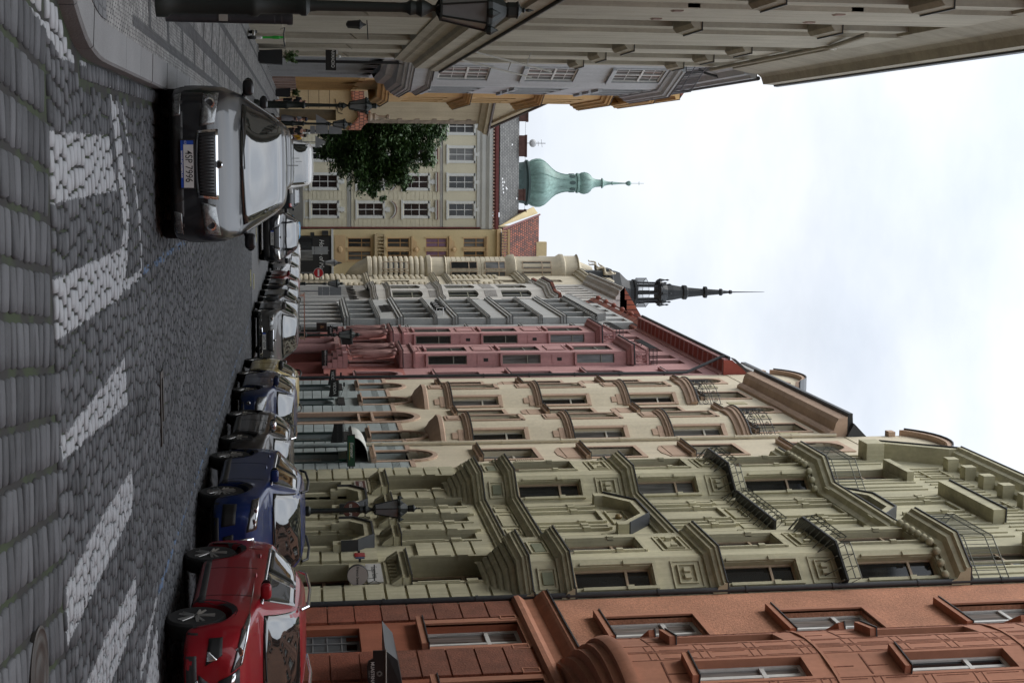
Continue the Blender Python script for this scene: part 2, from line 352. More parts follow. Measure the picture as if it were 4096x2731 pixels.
paint([(4.8, 15.7), (4.93, 15.7), (5.25, 14.0), (5.05, 13.9)], .95); paint([(5.12, 15.6), (6.2, 15.6), (6.2, 13.6), (5.5, 13.7)], .9)
BLUE = [[(1.19, 15.05), (1.19, 15.7), (1.28, 15.7), (1.28, 15.05)], [(1.19, 16.2), (1.19, 20.6), (1.29, 20.6), (1.29, 16.2)],
        [(4.82, 15.8), (4.93, 27), (5.02, 27), (4.93, 15.8)], [(4.97, 27.5), (5.02, 44), (5.1, 44), (5.06, 27.5)]]
def inpoly(x, y, P):   # signed-ish distance inside a polygon: >0 inside
    ins = False; best = 9
    for i in range(len(P)):
        x0, y0 = P[i]; x1, y1 = P[i - 1]
        if (y0 > y) != (y1 > y) and x < (x1 - x0) * (y - y0) / (y1 - y0) + x0: ins = not ins
        dx, dy = x1 - x0, y1 - y0; t = max(0, min(1, ((x - x0) * dx + (y - y0) * dy) / (dx * dx + dy * dy + 1e-9)))
        best = min(best, math.hypot(x0 + t * dx - x, y0 + t * dy - y))
    return best if ins else -best
def stone_material():
    m = bpy.data.materials.new('granite_setts'); m.use_nodes = True; t = m.node_tree; n = t.nodes; l = t.links; b = n['Principled BSDF']; b.inputs['Roughness'].default_value = .72; b.inputs['Specular IOR Level'].default_value = .28
    a = n.new('ShaderNodeAttribute'); a.attribute_name = 'tone'; p = n.new('ShaderNodeAttribute'); p.attribute_name = 'paint'; pb = n.new('ShaderNodeAttribute'); pb.attribute_name = 'blue'
    tcn = n.new('ShaderNodeTexCoord')
    def nz(s, d=5):
        q = n.new('ShaderNodeTexNoise'); q.inputs['Scale'].default_value = s; q.inputs['Detail'].default_value = d; l.new(tcn.outputs['Object'], q.inputs[0]); return q.outputs[0]
    def mth(op, x, y):
        k = n.new('ShaderNodeMath'); k.operation = op
        for i, v in enumerate((x, y)):
            if isinstance(v, (int, float)): k.inputs[i].default_value = v
            else: l.new(v, k.inputs[i])
        return k.outputs[0]
    r = n.new('ShaderNodeValToRGB'); e = r.color_ramp.elements; e[0].position = 0; e[0].color = (.020, .0215, .024, 1); e[1].position = 1; e[1].color = (.092, .095, .102, 1)
    f = mth('ADD', mth('MULTIPLY', a.outputs['Fac'], .62), mth('MULTIPLY', nz(55), .38)); f = mth('ADD', f, mth('MULTIPLY', mth('SUBTRACT', nz(.9), .5), .7))
    mp_ = n.new('ShaderNodeMapping'); mp_.inputs['Scale'].default_value = (1.1, .10, 1); l.new(tcn.outputs['Object'], mp_.inputs[0]); tq = n.new('ShaderNodeTexNoise'); tq.inputs['Scale'].default_value = 1; tq.inputs['Detail'].default_value = 3; l.new(mp_.outputs[0], tq.inputs[0])
    f = mth('ADD', f, mth('MULTIPLY', mth('SUBTRACT', tq.outputs[0], .5), 1.0))
    l.new(f, r.inputs[0])
    wear = mth('ADD', mth('MULTIPLY', nz(24, 9), 1.15), mth('MULTIPLY', nz(4, 4), .45))      # 0.7 average
    def mask(att, gain):
        q = mth('SUBTRACT', mth('MULTIPLY', att, gain), wear); mr = n.new('ShaderNodeMapRange'); mr.inputs[1].default_value = -.05; mr.inputs[2].default_value = .07; l.new(q, mr.inputs[0]); return mr.outputs[0]
    mx = n.new('ShaderNodeMix'); mx.data_type = 'RGBA'; l.new(mask(p.outputs['Fac'], 1.), mx.inputs[0]); l.new(r.outputs[0], mx.inputs[6]); mx.inputs[7].default_value = (.26, .267, .277, 1)
    m2 = n.new('ShaderNodeMix'); m2.data_type = 'RGBA'; l.new(mask(pb.outputs['Fac'], 1.05), m2.inputs[0]); l.new(mx.outputs[2], m2.inputs[6]); m2.inputs[7].default_value = (.075, .12, .20, 1)
    ja = n.new('ShaderNodeAttribute'); ja.attribute_name = 'joint'; m4 = n.new('ShaderNodeMix'); m4.data_type = 'RGBA'; l.new(mth('MULTIPLY', ja.outputs['Fac'], .9), m4.inputs[0]); l.new(m2.outputs[2], m4.inputs[6]); m4.inputs[7].default_value = (.007, .0068, .006, 1)
    l.new(m4.outputs[2], b.inputs['Base Color'])
    bp = n.new('ShaderNodeBump'); bp.inputs['Strength'].default_value = .35; bp.inputs['Distance'].default_value = .006; l.new(nz(90, 4), bp.inputs['Height']); l.new(bp.outputs[0], b.inputs['Normal'])
    return m
def curve_kerb(y):   # kerb's road-side face at depth y
    return -.7 if y > 11.6 else (-3.3 + math.sqrt(max(0, 2.6 ** 2 - (11.6 - y) ** 2)) if y > 9.0 else -99)
V = []; Fc = []; tone = []; pt = []; bl = []; jn = []
rnd = random.Random(3)
def stone(cx, cy, a, b, rot, n, dome=.008, gapk=1.):
    t = rnd.random(); h0 = rnd.uniform(-.004, .005); tx = rnd.uniform(-.02, .02); ty = rnd.uniform(-.016, .016); c, s_ = math.cos(rot), math.sin(rot)
    k = len(V); jt = [rnd.uniform(-.006, .006) for _ in range(4)]
    ks = {3: (-1, 0, 1), 4: (-1, -.82, .82, 1), 5: (-1, -.88, 0, .88, 1), 6: (-1, -.91, -.3, .3, .91, 1)}[n]
    for v in ks:
        for u in ks:
            e = max(abs(u), abs(v))
            rr = 1 - .085 * (u * u) * (v * v)
            x = u * a / 2 * rr + jt[0] * v; y = v * b / 2 * rr + jt[1] * u
            z = h0 + tx * x * 2 + ty * y * 2 + dome * (1 - .5 * (u * u + v * v)) - ((.022 if n > 3 else .012) if e > .99 else 0)
            X, Y = cx + x * c - y * s_, cy + x * s_ + y * c
            V.append((X, Y, z)); tone.append(t); jn.append(({3: .45, 4: .75}.get(n, 1.)) if e > .99 else 0.)
            q = 0.; qb = 0.
            if Y < 17 and Y > 7:
                for P, K in PAINT:
                    dd = inpoly(X, Y, P)
                    if dd > -.06: q = max(q, K * 1.15 * max(0, min(1, .5 + dd / .05)))
            for P in BLUE:
                if P[0][1] - 1 < Y < P[2][1] + 1:
                    dd = inpoly(X, Y, P)
                    if dd > -.05: qb = max(qb, max(0, min(1, .5 + dd / .05)))
            pt.append(q); bl.append(qb)
    for j in range(n - 1):
        for i in range(n - 1): p = k + j * n + i; Fc.append((p, p + 1, p + n + 1, p + n))
# large slabs of the crossing street, in mossy columns turned 7 degrees
ang = R(-7.3)
for col in range(-11, 18):
    yy = 5.6 + rnd.random() * .2
    while yy < 10.0:
        ln = rnd.uniform(.14, .21); u0 = col * .324; lx = u0; ly = yy + ln / 2
        # rows fan out slightly
        fan = 1 + (ly - 8) * .012
        cx = .35 + (lx * fan) * math.cos(ang) - (ly - 5) * math.sin(ang); cy = 5 + lx * math.sin(ang) * .0 + (ly - 5) * math.cos(ang)
        if cy < 9.72 + .05 * math.sin(cx * 5) and cx > curve_kerb(cy) + .2: stone(cx, cy, .302 * rnd.uniform(.93, 1.02), ln - .017, ang, 6, .006)
        yy += ln
# coursed setts of the street
def row_y(i): return 9.86 + i * .168
i = 0
while row_y(i) < 46:
    y = row_y(i); n = 6 if y < 13.6 else 5 if y < 17 else 4 if y < 24 else 3
    x = -.52 if y > 11.2 else curve_kerb(y) + .08
    x += rnd.random() * .1
    while x < 7.42:
        a = rnd.uniform(.13, .2); yy = y + .035 * math.sin(x * .9 + .3 * y) + .02 * math.sin(x * 2.3)
        stone(x + a / 2, yy, a - .012, .154 * rnd.uniform(.96, 1.03), rnd.uniform(-.03, .03), n); x += a
    i += 1
y = 9.2                                        # gutter course along the kerb
while y < 46:
    a = rnd.uniform(.16, .24)
    if y > 11.2: stone(-.61, y + a / 2, .15, a - .014, 0, 5 if y < 17 else 3, .006)
    y += a
me = bpy.data.meshes.new('road_setts'); me.from_pydata(V, [], Fc)
for nm, arr in (('tone', tone), ('paint', pt), ('blue', bl), ('joint', jn)):
    at = me.attributes.new(nm, 'FLOAT', 'POINT'); at.data.foreach_set('value', arr)
me.polygons.foreach_set('use_smooth', [True] * len(me.polygons)); me.materials.append(stone_material()); me.update()
o = bpy.data.objects.new('road_setts', me); COL.objects.link(o); struct(o)

# kerbs
KM = mat('kerb_granite', (.145, .146, .146), .7, .12, 1.5, .25, 60, fine=.12, fscale=70)
arc = [(-3.3 + 2.6 * math.cos(R(t)), 11.6 + 2.6 * math.sin(R(t))) for t in range(-90, 1, 9)]
line = [(-9, 9.0), (-6, 9.0)] + arc
def kerb_run(pts, side, name, wd=.3, hz=.115):
    m = MB(); tot = 0; acc = []; 
    for p, q in zip(pts, pts[1:]): acc.append((p, q, tot)); tot += math.dist(p, q)
    def at(t):
        for p, q, s0 in acc:
            L = math.dist(p, q)
            if t <= s0 + L + 1e-6: k = (t - s0) / L; return (p[0] + (q[0] - p[0]) * k, p[1] + (q[1] - p[1]) * k)
        return pts[-1]
    t = 0; rr = random.Random(5)
    while t < tot:
        L = min(rr.uniform(.75, 1.25), tot - t)
        if L < .1: break
        k = 3 if t < 14 else 1; P = [at(t + .006 + (L - .012) * i / k) for i in range(k + 1)]; dz = rr.uniform(-.004, .004)
        m.sweep(P, [(-wd * side, -.05), (0, -.05), (0, hz - .02 + dz), (-.018 * side, hz + dz), (-wd * side, hz + .012 + dz)]); t += L
    return struct(m.build(name, KM))
kerb_run(line + [(-.7, y) for y in range(13, 98, 3)], -1, 'kerb_left')
kerb_run([(7.45, y) for y in range(0, 122, 3)], 1, 'kerb_right', .25)
# pavements: small mosaic setts
PM = tilemat('mosaic_setts', (.11, .11, .105), (.27, .266, .256), (.04, .04, .038), .075, .07, .10, .8, 'xy', .9, wav=.03)
PD = tilemat('mosaic_setts_dark', (.035, .036, .038), (.06, .06, .062), (.03, .03, .03), .085, .08, .10, .75, 'xy', .9, wav=.03)
m = MB(); inner = [(-9, 9.3), (-6, 9.3)] + [(-3.3 + 2.3 * math.cos(R(t)), 11.6 + 2.3 * math.sin(R(t))) for t in range(-90, 1, 9)] + [(-1.0, 98)]
top = [(x, y, .125) for x, y in inner] + [(-9, 98, .125)]
m.poly(top); struct(m.build('pavement_left', PM))
m = MB()
for a, b in ((-1.14, -1.24), (-1.55, -1.75), (-2.35, -2.5), (-3.2, -3.3)): m.poly([(a, 13.6, .129), (b, 13.6, .129), (b, 97, .129), (a, 97, .129)])
for y in range(15, 96, 2):
    m.poly([(-1.24, y, .129), (-1.55, y, .129), (-1.55, y + .22, .129), (-1.24, y + .22, .129)])
    m.poly([(-1.75, y, .1295), (-2.35, y + .6, .1295), (-2.35, y + .8, .1295), (-1.75, y + .2, .1295)])
struct(m.build('pavement_pattern', PD))
m = MB()       # tactile slabs at the crossing corner
for k in range(4):
    r0, r1 = 2.28 - k * .27, 2.03 - k * .27
    for j in range(10):
        t0, t1 = R(-52 + j * 5.6), R(-52 + (j + 1) * 5.6 - .5)
        P = [(-3.3 + r * math.cos(t), 11.6 + r * math.sin(t)) for r, t in ((r0, t0), (r0, t1), (r1, t1), (r1, t0))]
        m.hexa([(x, y, .10) for x, y in P] + [(x, y, .134) for x, y in P])
        for a in (.3, .7):
            for b in (.2, .5, .8):
                r = r0 + (r1 - r0) * a; t = t0 + (t1 - t0) * b; m.lathe((-3.3 + r * math.cos(t), 11.6 + r * math.sin(t), .134), [(.014, 0), (.009, .006)], 6)
struct(m.build('pavement_tactile_slabs', mat('tactile_slab', (.085, .088, .092), .7, .2, 4, .2, 60)))
m = MB(); m.poly([(7.7, -15, .125), (12, -15, .125), (12, 123, .125), (7.7, 123, .125)]); struct(m.build('pavement_right', PM))
# iron covers in the road
def manhole(x, y, r, label):
    m = MB(); m.lathe((x, y, -.01), [(r, 0), (r, .026), (r * .94, .03), (r * .9, .024), (r * .78, .024), (r * .74, .03), (r * .6, .03), (r * .57, .024), (r * .4, .024), (r * .36, .03), (r * .05, .03)], 28)
    o = m.build('manhole_cover', mat('worn_iron', (.045, .04, .036), .5, .3, 6, metal=.6), smooth=True); tag(o, label, 'manhole cover')
manhole(3.2, 8.75, .3, 'round rusty manhole cover among the big paving slabs')
m = MB(); m.box(2.5, 3.35, 16.42, 16.50, 0, .022); m.box(2.5, 3.1, 16.66, 16.72, 0, .022); m.box(2.5, 2.58, 16.5, 16.66, 0, .02)
tag(m.build('channel_grate', mat('worn_iron', (0, 0, 0))), 'narrow dark metal drain channel set across the cobbles', 'drain')
def sheetpoly(): pass
# ================================================================ right side of the street (wall plane x = 10)
G = FY(10, -1)
ORG = mat('orange_plaster', (.36, .115, .06), .85, .1, .5, .3, 50, streak=.12)
ORT = mat('salmon_plaster', (.43, .19, .115), .85, .10, .5, .25, 60, streak=.14)
ORR = mat('salmon_roughcast', (.43, .20, .12), .95, .22, .9, 1.0, 26, fine=.25, fscale=14)
ORB = mat('brown_render_blocks', (.20, .075, .045), .95, .22, 2.2, .8, 30, fine=.3, fscale=22)
ORB2 = mat('orange_render_blocks', (.26, .075, .04), .95, .2, 2.2, .8, 30, fine=.25, fscale=22)
GRN = mat('olive_plaster', (.49, .46, .315), .88, .13, .45, .2, 45, streak=.22)
GRS = mat('olive_panel', (.20, .215, .145), .9, .1, 1)
WF = mat('white_window_paint', (.62, .62, .60), .5, .05, 3)
TF = mat('tan_window_paint', (.38, .29, .20), .6, .1, 3)
CRM = mat('cream_plaster', (.62, .55, .41), .88, .07, .4, .15, 45, streak=.08)
TAN = mat('tan_plaster', (.50, .355, .26), .88, .08, .5, .15, 45, streak=.1)
BLG = mat('blue_grey_plaster', (.36, .41, .405), .88, .08, .6, .15, 45, streak=.08)
CWF = mat('cream_window_paint', (.52, .50, .43), .55, .05, 3)
PNK = mat('pink_plaster', (.48, .265, .255), .88, .1, .5, .2, 45, streak=.14)
PNR = mat('brick_pink_plaster', (.46, .17, .145), .9, .12, .7, .4, 45, streak=.12)
PNS = mat('sculpted_pink_stone', (.36, .205, .185), .85, .2, 2, .4, 30)
GRY = mat('grey_plaster', (.40, .41, .40), .88, .07, .5, .15, 45, streak=.1)
GRD = mat('grey_reveal_panel', (.22, .235, .235), .8, .08, 1)
GRW = mat('pale_grey_plaster', (.50, .485, .45), .88, .1, .5, .2, 45, streak=.14)
GRR = mat('grey_roughcast', (.25, .24, .225), .95, .2, 2, 1., 22, fine=.25, fscale=16)
CST = mat('cream_stone', (.55, .49, .37), .88, .12, .8, .3, 30, streak=.15)
BRN = mat('brown_door_wood', (.075, .035, .022), .5, .2, 4)
DGN = mat('dark_green_shopfront', (.035, .06, .055), .5, .1, 3)
RTL = tilemat('orange_roof_tiles', (.33, .095, .045), (.20, .06, .04), (.03, .012, .01), .26, .34, .12, .8, 'yx', 1.)
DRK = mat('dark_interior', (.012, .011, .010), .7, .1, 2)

def shell(m, F, a, b, z0, z1, dep=12, d=0.):
    """sides, back and top of a building behind its facade"""
    m.poly([F(a, z0, d), F(a, z0, -dep), F(a, z1, -dep), F(a, z1, d)]); m.poly([F(b, z0, d), F(b, z1, d), F(b, z1, -dep), F(b, z0, -dep)])
    m.poly([F(a, z0, -dep), F(b, z0, -dep), F(b, z1, -dep), F(a, z1, -dep)]); m.poly([F(a, z1, d), F(b, z1, d), F(b, z1, -dep), F(a, z1, -dep)])
def prof(z, dz, d, cap=.03):   # simple cornice profile, growing upward
    return [(-.06, z), (d * .25, z), (d * .4, z + dz * .3), (d * .75, z + dz * .45), (d * .8, z + dz * .7), (d, z + dz * .78), (d, z + dz), (-.06, z + dz)]
def strip(par, name, pts, z, dz, d, m, cap=True):
    q = MB(); q.sweep(pts, prof(z, dz, d)); o = q.build(name, m, par)
    if cap: q = MB(); q.sweep(pts, [(-.05, z + dz), (d + .035, z + dz), (d + .035, z + dz + .028), (-.05, z + dz + .06)]); q.build(name + '_flashing', ZINC, par)
    return o
def panel(m, F, a, b, z0, z1, d=.03, w=.05):  # raised rectangular moulding
    m.fbox(F, a, b, z0, z0 + w, -.02, d); m.fbox(F, a, b, z1 - w, z1, -.02, d); m.fbox(F, a, a + w, z0 + w, z1 - w, -.02, d); m.fbox(F, b - w, b, z0 + w, z1 - w, -.02, d)
def pipe(par, x, y, z0, z1, m, r=.06, name='drainpipe'):
    q = MB(); q.cyl((x, y, z0), (x, y, z1), r, r, 10)
    z = z0 + 1.2
    while z < z1: q.cyl((x, y, z), (x, y, z + .06), r * 1.25, r * 1.25, 10); z += 2.1
    return q.build(name, m, par, smooth=True)
def grille_rail(m, P, z0, z1, step=.13, r=.011, mid=()):
    """straight railing along plan points"""
    for p, q in zip(P, P[1:]):
        for z in (z0, z1) + tuple(mid): m.cyl((p[0], p[1], z), (q[0], q[1], z), r * 1.5, r * 1.5, 5)
        L = math.dist(p, q); k = max(1, round(L / step))
        for i in range(k + 1): x = p[0] + (q[0] - p[0]) * i / k; y = p[1] + (q[1] - p[1]) * i / k; m.cyl((x, y, z0), (x, y, z1), r, r, 4, cap=False)

# ------------------------------------------------ orange building
OB = thing('apartment_building', 'orange and salmon house with brown stone blocks below and a round bay above', 'building', (10, 20, 0))
OW = [(29.35, 27.9), (25.9, 24.5), (22.3, 20.9), (18.6, 17.2), (14.8, 13.4), (11, 9.6)]   # ordinary window columns (far,near)
m = MB()
holes = []
for b, a in OW: holes += [(a, b, 1.15 if a > 24 else .2, 2.73, 0, .35), (a, b, 4.08, 6.12, 0, .3)]
wall(m, G, -14.9, 30.75, 0, 7, holes)
m.build('ground_floor_wall', ORG, OB)
m = MB(); holes = [(a, b, z, z + 2.07) for b, a in OW[:1] for z in (7.95, 11.85, 15.8)] + [(a, b, z, z + 2.07) for b, a in OW[2:] for z in (7.95, 11.85, 15.8)]
wall(m, G, -14.9, 30.75, 7, 20.2, holes, .24); shell(m, G, -14.9, 30.75, 0, 20.2)
m.build('upper_wall', ORR, OB)
m = MB()
for k in range(9):     # quoin blocks in the ground floor
    z = 1.5 + (k - 1) * .582 if k else .35; z1 = z + .57 if k else 1.49
    tgt = m
    for a, b in ((29.63, 30.7), (26.25, 27.75), (22.6, 24.2), (18.9, 20.6), (15.1, 16.9)):
        if z1 < 6.25: m.fbox(G, a + .01 * (k % 2), b - .012, z + .012, z1 - .012, -.02, .05)
m.build('rusticated_blocks', ORB, OB)
m = MB()
for k in range(3, -1, -1):
    z = 1.5 + (k - 1) * .582 if k else .35; z1 = z + .57 if k else 1.49
    for a, b in ((29.63, 30.7), (26.25, 27.75), (22.6, 24.2), (18.9, 20.6)): m.fbox(G, a + .005, b - .006, z + .006, z1 - .006, -.02, .056)
m.build('orange_blocks', ORB2, OB)
pts = [(10, -14.9), (10, 30.75)]
q = MB(); q.sweep(pts, [(-.05, 6.2), (.06, 6.2), (.14, 6.26), (.15, 6.36), (.09, 6.44), (.04, 6.5), (.05, 6.7), (.2, 6.86), (.24, 6.92), (.24, 7.0), (-.05, 7.0)]); q.build('band_cornice', ORT, OB)
q = MB(); q.sweep(pts, [(-.05, 7.0), (.28, 7.0), (.28, 7.03), (-.05, 7.08)]); q.build('band_cornice_flashing', ZINC, OB)
strip(OB, 'eaves_cornice', pts, 19.6, .6, .7, ORT)
SIL = (.14, .12, .17, ORT)
for b, a in OW:
    window(OB, G, a, b, 4.08, 6.12, -.24, WF, glassmat('curtained_glass', lite=(.2, .19, .18), amount=.9), sill=(.13, .14, .17, ORT), h=(.66,), t=.07, surround=ORT, sw=.22)
    for z in (7.95, 11.85, 15.8):
        if (b, a) != OW[1]: window(OB, G, a, b, z, z + 2.07, -.2, WF, MATS['curtained_glass'], sill=(.12, .13, .17, ORT), h=(.66,), t=.075, surround=ORT, sw=.12)
    if a > 24:
        m = MB(); 
        for i in range(26): s = a + .03 + (b - a - .06) * i / 25; m.fbox(G, s - .008, s + .008, 1.15, 2.45, -.2, -.185)
        for z in (1.2, 1.45, 1.75, 2.05, 2.35): m.fbox(G, a, b, z - .012, z + .012, -.185, -.17)
        for i in (0, 8, 17, 25): s = a + .03 + (b - a - .06) * i / 25; m.fbox(G, s - .02, s + .02, 1.15, 2.7, -.183, -.15)
        m.build('window_grille', mat('grey_steel', (.25, .26, .27), .5, .1, 2, metal=.3), OB)
    f = window(OB, G, a, b, 1.15 if a > 24 else .2, 2.73, -.33, mat('grey_frame', (.22, .23, .23), .5), GLASSD, h=(.8,))
for a, b, z in [(29.5, 29.62, 5.82), (27.62, 27.74, 5.82), (26.26, 26.4, 5.82)]:
    m = MB(); panel(m, G, a - .06, b + .06, z - .04, z + .32, .06, .03); m.build('ornament_panel', ORT, OB)
# round bay of the orange building, with its incised line pattern
bc = 24.3; bw = 2.95; sag = 1.05; rad = (bw * bw + sag * sag) / (2 * sag)
def arcplan(x0, yc, hw, sg, n, grow=0.):
    r = (hw * hw + sg * sg) / (2 * sg); t0 = math.asin(hw / r)
    return [(x0 - (r + grow) * math.cos(t0 * (1 - 2 * i / n)) + (r - sg), yc - (r + grow) * math.sin(t0 * (1 - 2 * i / n))) for i in range(n + 1)]
BP = arcplan(10, bc, bw, sag, 16)
m = MB()
for z, g in ((6.75, -.55), (6.9, -.3), (7.05, -.12), (7.15, 0)): pass
P0 = arcplan(10, bc, bw, sag, 16, 0)
def ringsurf(m, rings):
    k = len(rings[0][0]); vs = [(x, y, z) for P, z in rings for x, y in P]
    m.add(vs, [(j * k + i, j * k + i + 1, (j + 1) * k + i + 1, (j + 1) * k + i) for j in range(len(rings) - 1) for i in range(k - 1)])
ringsurf(m, [(arcplan(10, bc, bw * f, max(.02, sag * g), 16), z) for f, g, z in ((.80, .02, 6.5), (.86, .35, 6.52), (.865, .37, 6.62), (.91, .60, 6.64), (.915, .62, 6.76), (.95, .80, 6.78), (.955, .81, 6.92), (.98, .92, 6.94), (.985, .94, 7.08), (1.01, 1.03, 7.1), (1.03, 1.08, 7.22), (1.03, 1.08, 7.33), (1, 1, 7.35))])
m.build('bay_corbel', ORT, OB, smooth=True)
cols = [(1, 3), (5, 7), (9, 11), (13, 15)]
m = MB(); lines = MB()
for i in range(16):
    F = F2(BP[i], BP[i + 1]); L = math.dist(BP[i], BP[i + 1]); F0 = F
    inw = any(c0 <= i < c1 for c0, c1 in cols)
    zs = (8.4, 12.3, 16.2)
    if not inw:
        m.poly([F(0, 7.35), F(L, 7.35), F(L, 20.3), F(0, 20.3)])
        for e in (.02, L - .04): lines.fbox(F, e, e + .016, 7.4, 20, -.01, .006)
        for z in [7.75 + .95 * k for k in range(13)]:
            for dz in (0, .16): lines.fbox(F, .03, L - .03, z + dz, z + dz + .016, -.01, .006)
            for t in (.1, .9): lines.fbox(F, L * t - .02, L * t + .02, z + .05, z + .11, -.01, .008)
            for t in (.22, .78): lines.fbox(F, L * t - .008, L * t + .008, z + .25, z + .86, -.01, .006)
for c0, c1 in cols:
    F = F2(BP[c0], BP[c1]); L = math.dist(BP[c0], BP[c1]); hs = [(.06, L - .06, z, z + 2.1, 0, .26) for z in (8.4, 12.3, 16.2)]
    wall(m, F, 0, L, 7.35, 20.3, hs)
    for (a, b, z0, z1, _, _) in hs:
        window(OB, F, a, b, z0, z1, -.22, WF, MATS['curtained_glass'], sill=(.06, .12, .16, ORT), t=.07, h=(.64,))
    for z in (7.9, 10.95, 11.6, 14.85, 15.5, 18.8):
        lines.fbox(F, .05, L - .05, z, z + .03, -.01, .009); lines.fbox(F, L * .4, L * .43, z, z + .4, -.01, .009)
m.build('bay_wall', ORT, OB); lines.build('incised_lines', ORB, OB)
for z in (10.9, 14.8):
    m = MB(); m.sweep([BP[i] for i in range(17)], [(-.02, z), (.02, z), (.02, z + .06), (-.02, z + .06)]); m.build('bay_string_course', ORT, OB)
m = MB(); m.box(10, 10.16, 26.98, 27.12, 8.1, 8.25); m.box(9.84, 10, 26.95, 27.13, 8.05, 8.3); m.build('wall_anchor', ORB, OB)

# ------------------------------------------------ olive green building
GB_ = thing('apartment_building', 'olive green ornate house with two angular bays, between the orange and the cream house', 'building', (10, 37.5, 0))
a0, a1 = 30.78, 44.72
bayB = [(10, 30.95), (9.37, 31.75), (9.37, 33.85), (10, 34.65)]; bayA = [(10, 39.75), (9.37, 40.55), (9.37, 42.45), (10, 43.25)]
tri = [(38.8, 39.15), (37.2, 38.5), (36.5, 36.95)]      # triple window, far to near
m = MB()
gh = [(32.3, 34.15, .3, 2.66, 0, .5), (41.5, 43.1, .3, 2.7, 0, .5), (35.45, 36.95, 0, 3.0, .55, .9), (39.2, 40.75, 0, 3.0, .55, .9),
      (32.2, 34.2, 4.06, 6.02, 0, .5), (41.4, 43.2, 4.06, 6.02, 0, .5), (35.8, 36.7, 4.06, 6.08, 0, .5), (37.6, 38.45, 4.06, 6.08, 0, .5), (39.3, 40.2, 4.06, 6.08, 0, .5)]
wall(m, G, a0, a1, 0, 6.7, gh)
holes = [(b, a, z, z1) for a, b in tri for z, z1 in ((7.78, 9.63), (11.3, 13.17), (14.62, 16.62))]
holes += [(b, a, 18.3, 20.1) for a, b in tri] + [(32.1, 33.9, 17.7, 20.2), (41.4, 42.95, 17.7, 20.15)]
wall(m, G, a0, a1, 6.7, 20.9, holes, .28); wall(m, G, a0, 43.3, 20.9, 22.8); m.poly([G(43.3, 20.9), G(a1, 20.9), G(43.3, 22.8)]); shell(m, G, a0, a1, 0, 20.9); shell(m, G, a0, 43.3, 20.9, 22.8)
m.build('wall', GRN, GB_)
# rusticated ground floor blocks with grooves
m = MB()
for (p, q) in ((30.95, 32.2), (34.25, 35.3), (37.0, 37.55), (38.5, 39.15), (40.9, 41.4), (43.25, 44.6)):
    k = 0; z = 1.05
    while z < 6.0:
        z1 = z + .42
        if z1 > 3.62 and z < 4.1 and not (p < 31 or q > 44): z += .48; continue
        if (p, q) in ((37.0, 37.55), (38.5, 39.15), (40.9, 41.4)) and z < 3.4 and (p, q) != (37.0, 37.55): pass
        q_ = q; p_ = p
        if z > 4.05:
            if p == 34.25: q_ = 35.65
            if p == 37.0: p_ = 36.85
            if p == 40.9: p_ = 40.35
        m.fbox(G, p_, q_, z, z1, -.02, .07); z += .48
m.fbox(G, 30.95, 32.2, 0, .98, -.02, .09); m.fbox(G, 34.25, 35.3, 0, .98, -.02, .09); m.fbox(G, 37.05, 39.1, 0, .98, -.02, .09); m.fbox(G, 43.25, 44.6, 0, .98, -.02, .09)
m.build('rusticated_blocks', GRN, GB_)
def doorleaf(par, F, a, b, z0, z1, d, mt, panes=True, name='door'):
    m = MB(); m.fbox(F, a, b, z0, z1, d - .05, d)
    n = 2 if b - a > 1.2 else 1
    for i in range(n):
        p = a + (b - a) * i / n + .05; q = a + (b - a) * (i + 1) / n - .05
        m.fbox(F, p, p + .1, z0, z1, d, d + .04); m.fbox(F, q - .1, q, z0, z1, d, d + .04)
        for z in (z0, z0 + (z1 - z0) * .35, z0 + (z1 - z0) * .72, z1 - .1): m.fbox(F, p + .1, q - .1, z, z + .1, d, d + .036)
    o = m.build(name, mt, par)
    if panes:
        g = MB()
        for i in range(n):
            p = a + (b - a) * i / n + .16; q = a + (b - a) * (i + 1) / n - .16
            g.poly([F(p, z0 + (z1 - z0) * .38, d + .006), F(q, z0 + (z1 - z0) * .38, d + .006), F(q, z1 - .12, d + .006), F(p, z1 - .12, d + .006)])
        g.build('pane', GLASSD, o)
    return o
doorleaf(GB_, G, 32.3, 34.15, .3, 2.66, -.44, BRN); doorleaf(GB_, G, 41.5, 43.1, .3, 2.7, -.44, BRN)
doorleaf(GB_, G, 35.45, 36.95, 0, 3.0, -.86, DRK, False); doorleaf(GB_, G, 39.2, 40.75, 0, 3.0, -.86, BRN)
def hood(par, c, hw, zt, zs):   # angular portal hood
    m = MB(); outl = [(c - hw, zs), (c - hw, zs + .38), (c - hw * .55, zt), (c + hw * .55, zt), (c + hw, zs + .38), (c + hw, zs)]
    inn = [(c - hw + .25, zs), (c - hw + .25, zs + .26), (c - hw * .55 + .1, zt - .2), (c + hw * .55 - .1, zt - .2), (c + hw - .25, zs + .26), (c + hw - .25, zs)]
    for i in range(5):
        P = [outl[i], outl[i + 1], inn[i + 1], inn[i]]; m.fprism(G, P, -.05, .30)
    m.build('portal_hood', GRN, par)
    m = MB()
    for i in range(1, 4):
        p, q = outl[i], outl[i + 1]; m.fprism(G, [p, q, (q[0], q[1] + .05), (p[0], p[1] + .05)], -.05, .36)
    m.fbox(G, c - hw - .03, c - hw, zs, zs + .42, -.05, .36); m.fbox(G, c + hw, c + hw + .03, zs, zs + .42, -.05, .36)
    m.build('portal_hood_flashing', ZINC, par)
    m = MB()
    for s in (c - hw + .02, c + hw - .3): m.fbox(G, s, s + .28, .0, 1.5, -.05, .22); m.fbox(G, s + .05, s + .23, 1.5, zs, -.05, .16); m.fbox(G, s - .03, s + .31, zs - .2, zs, -.05, .25)
    m.build('portal_pilasters', GRN, par)
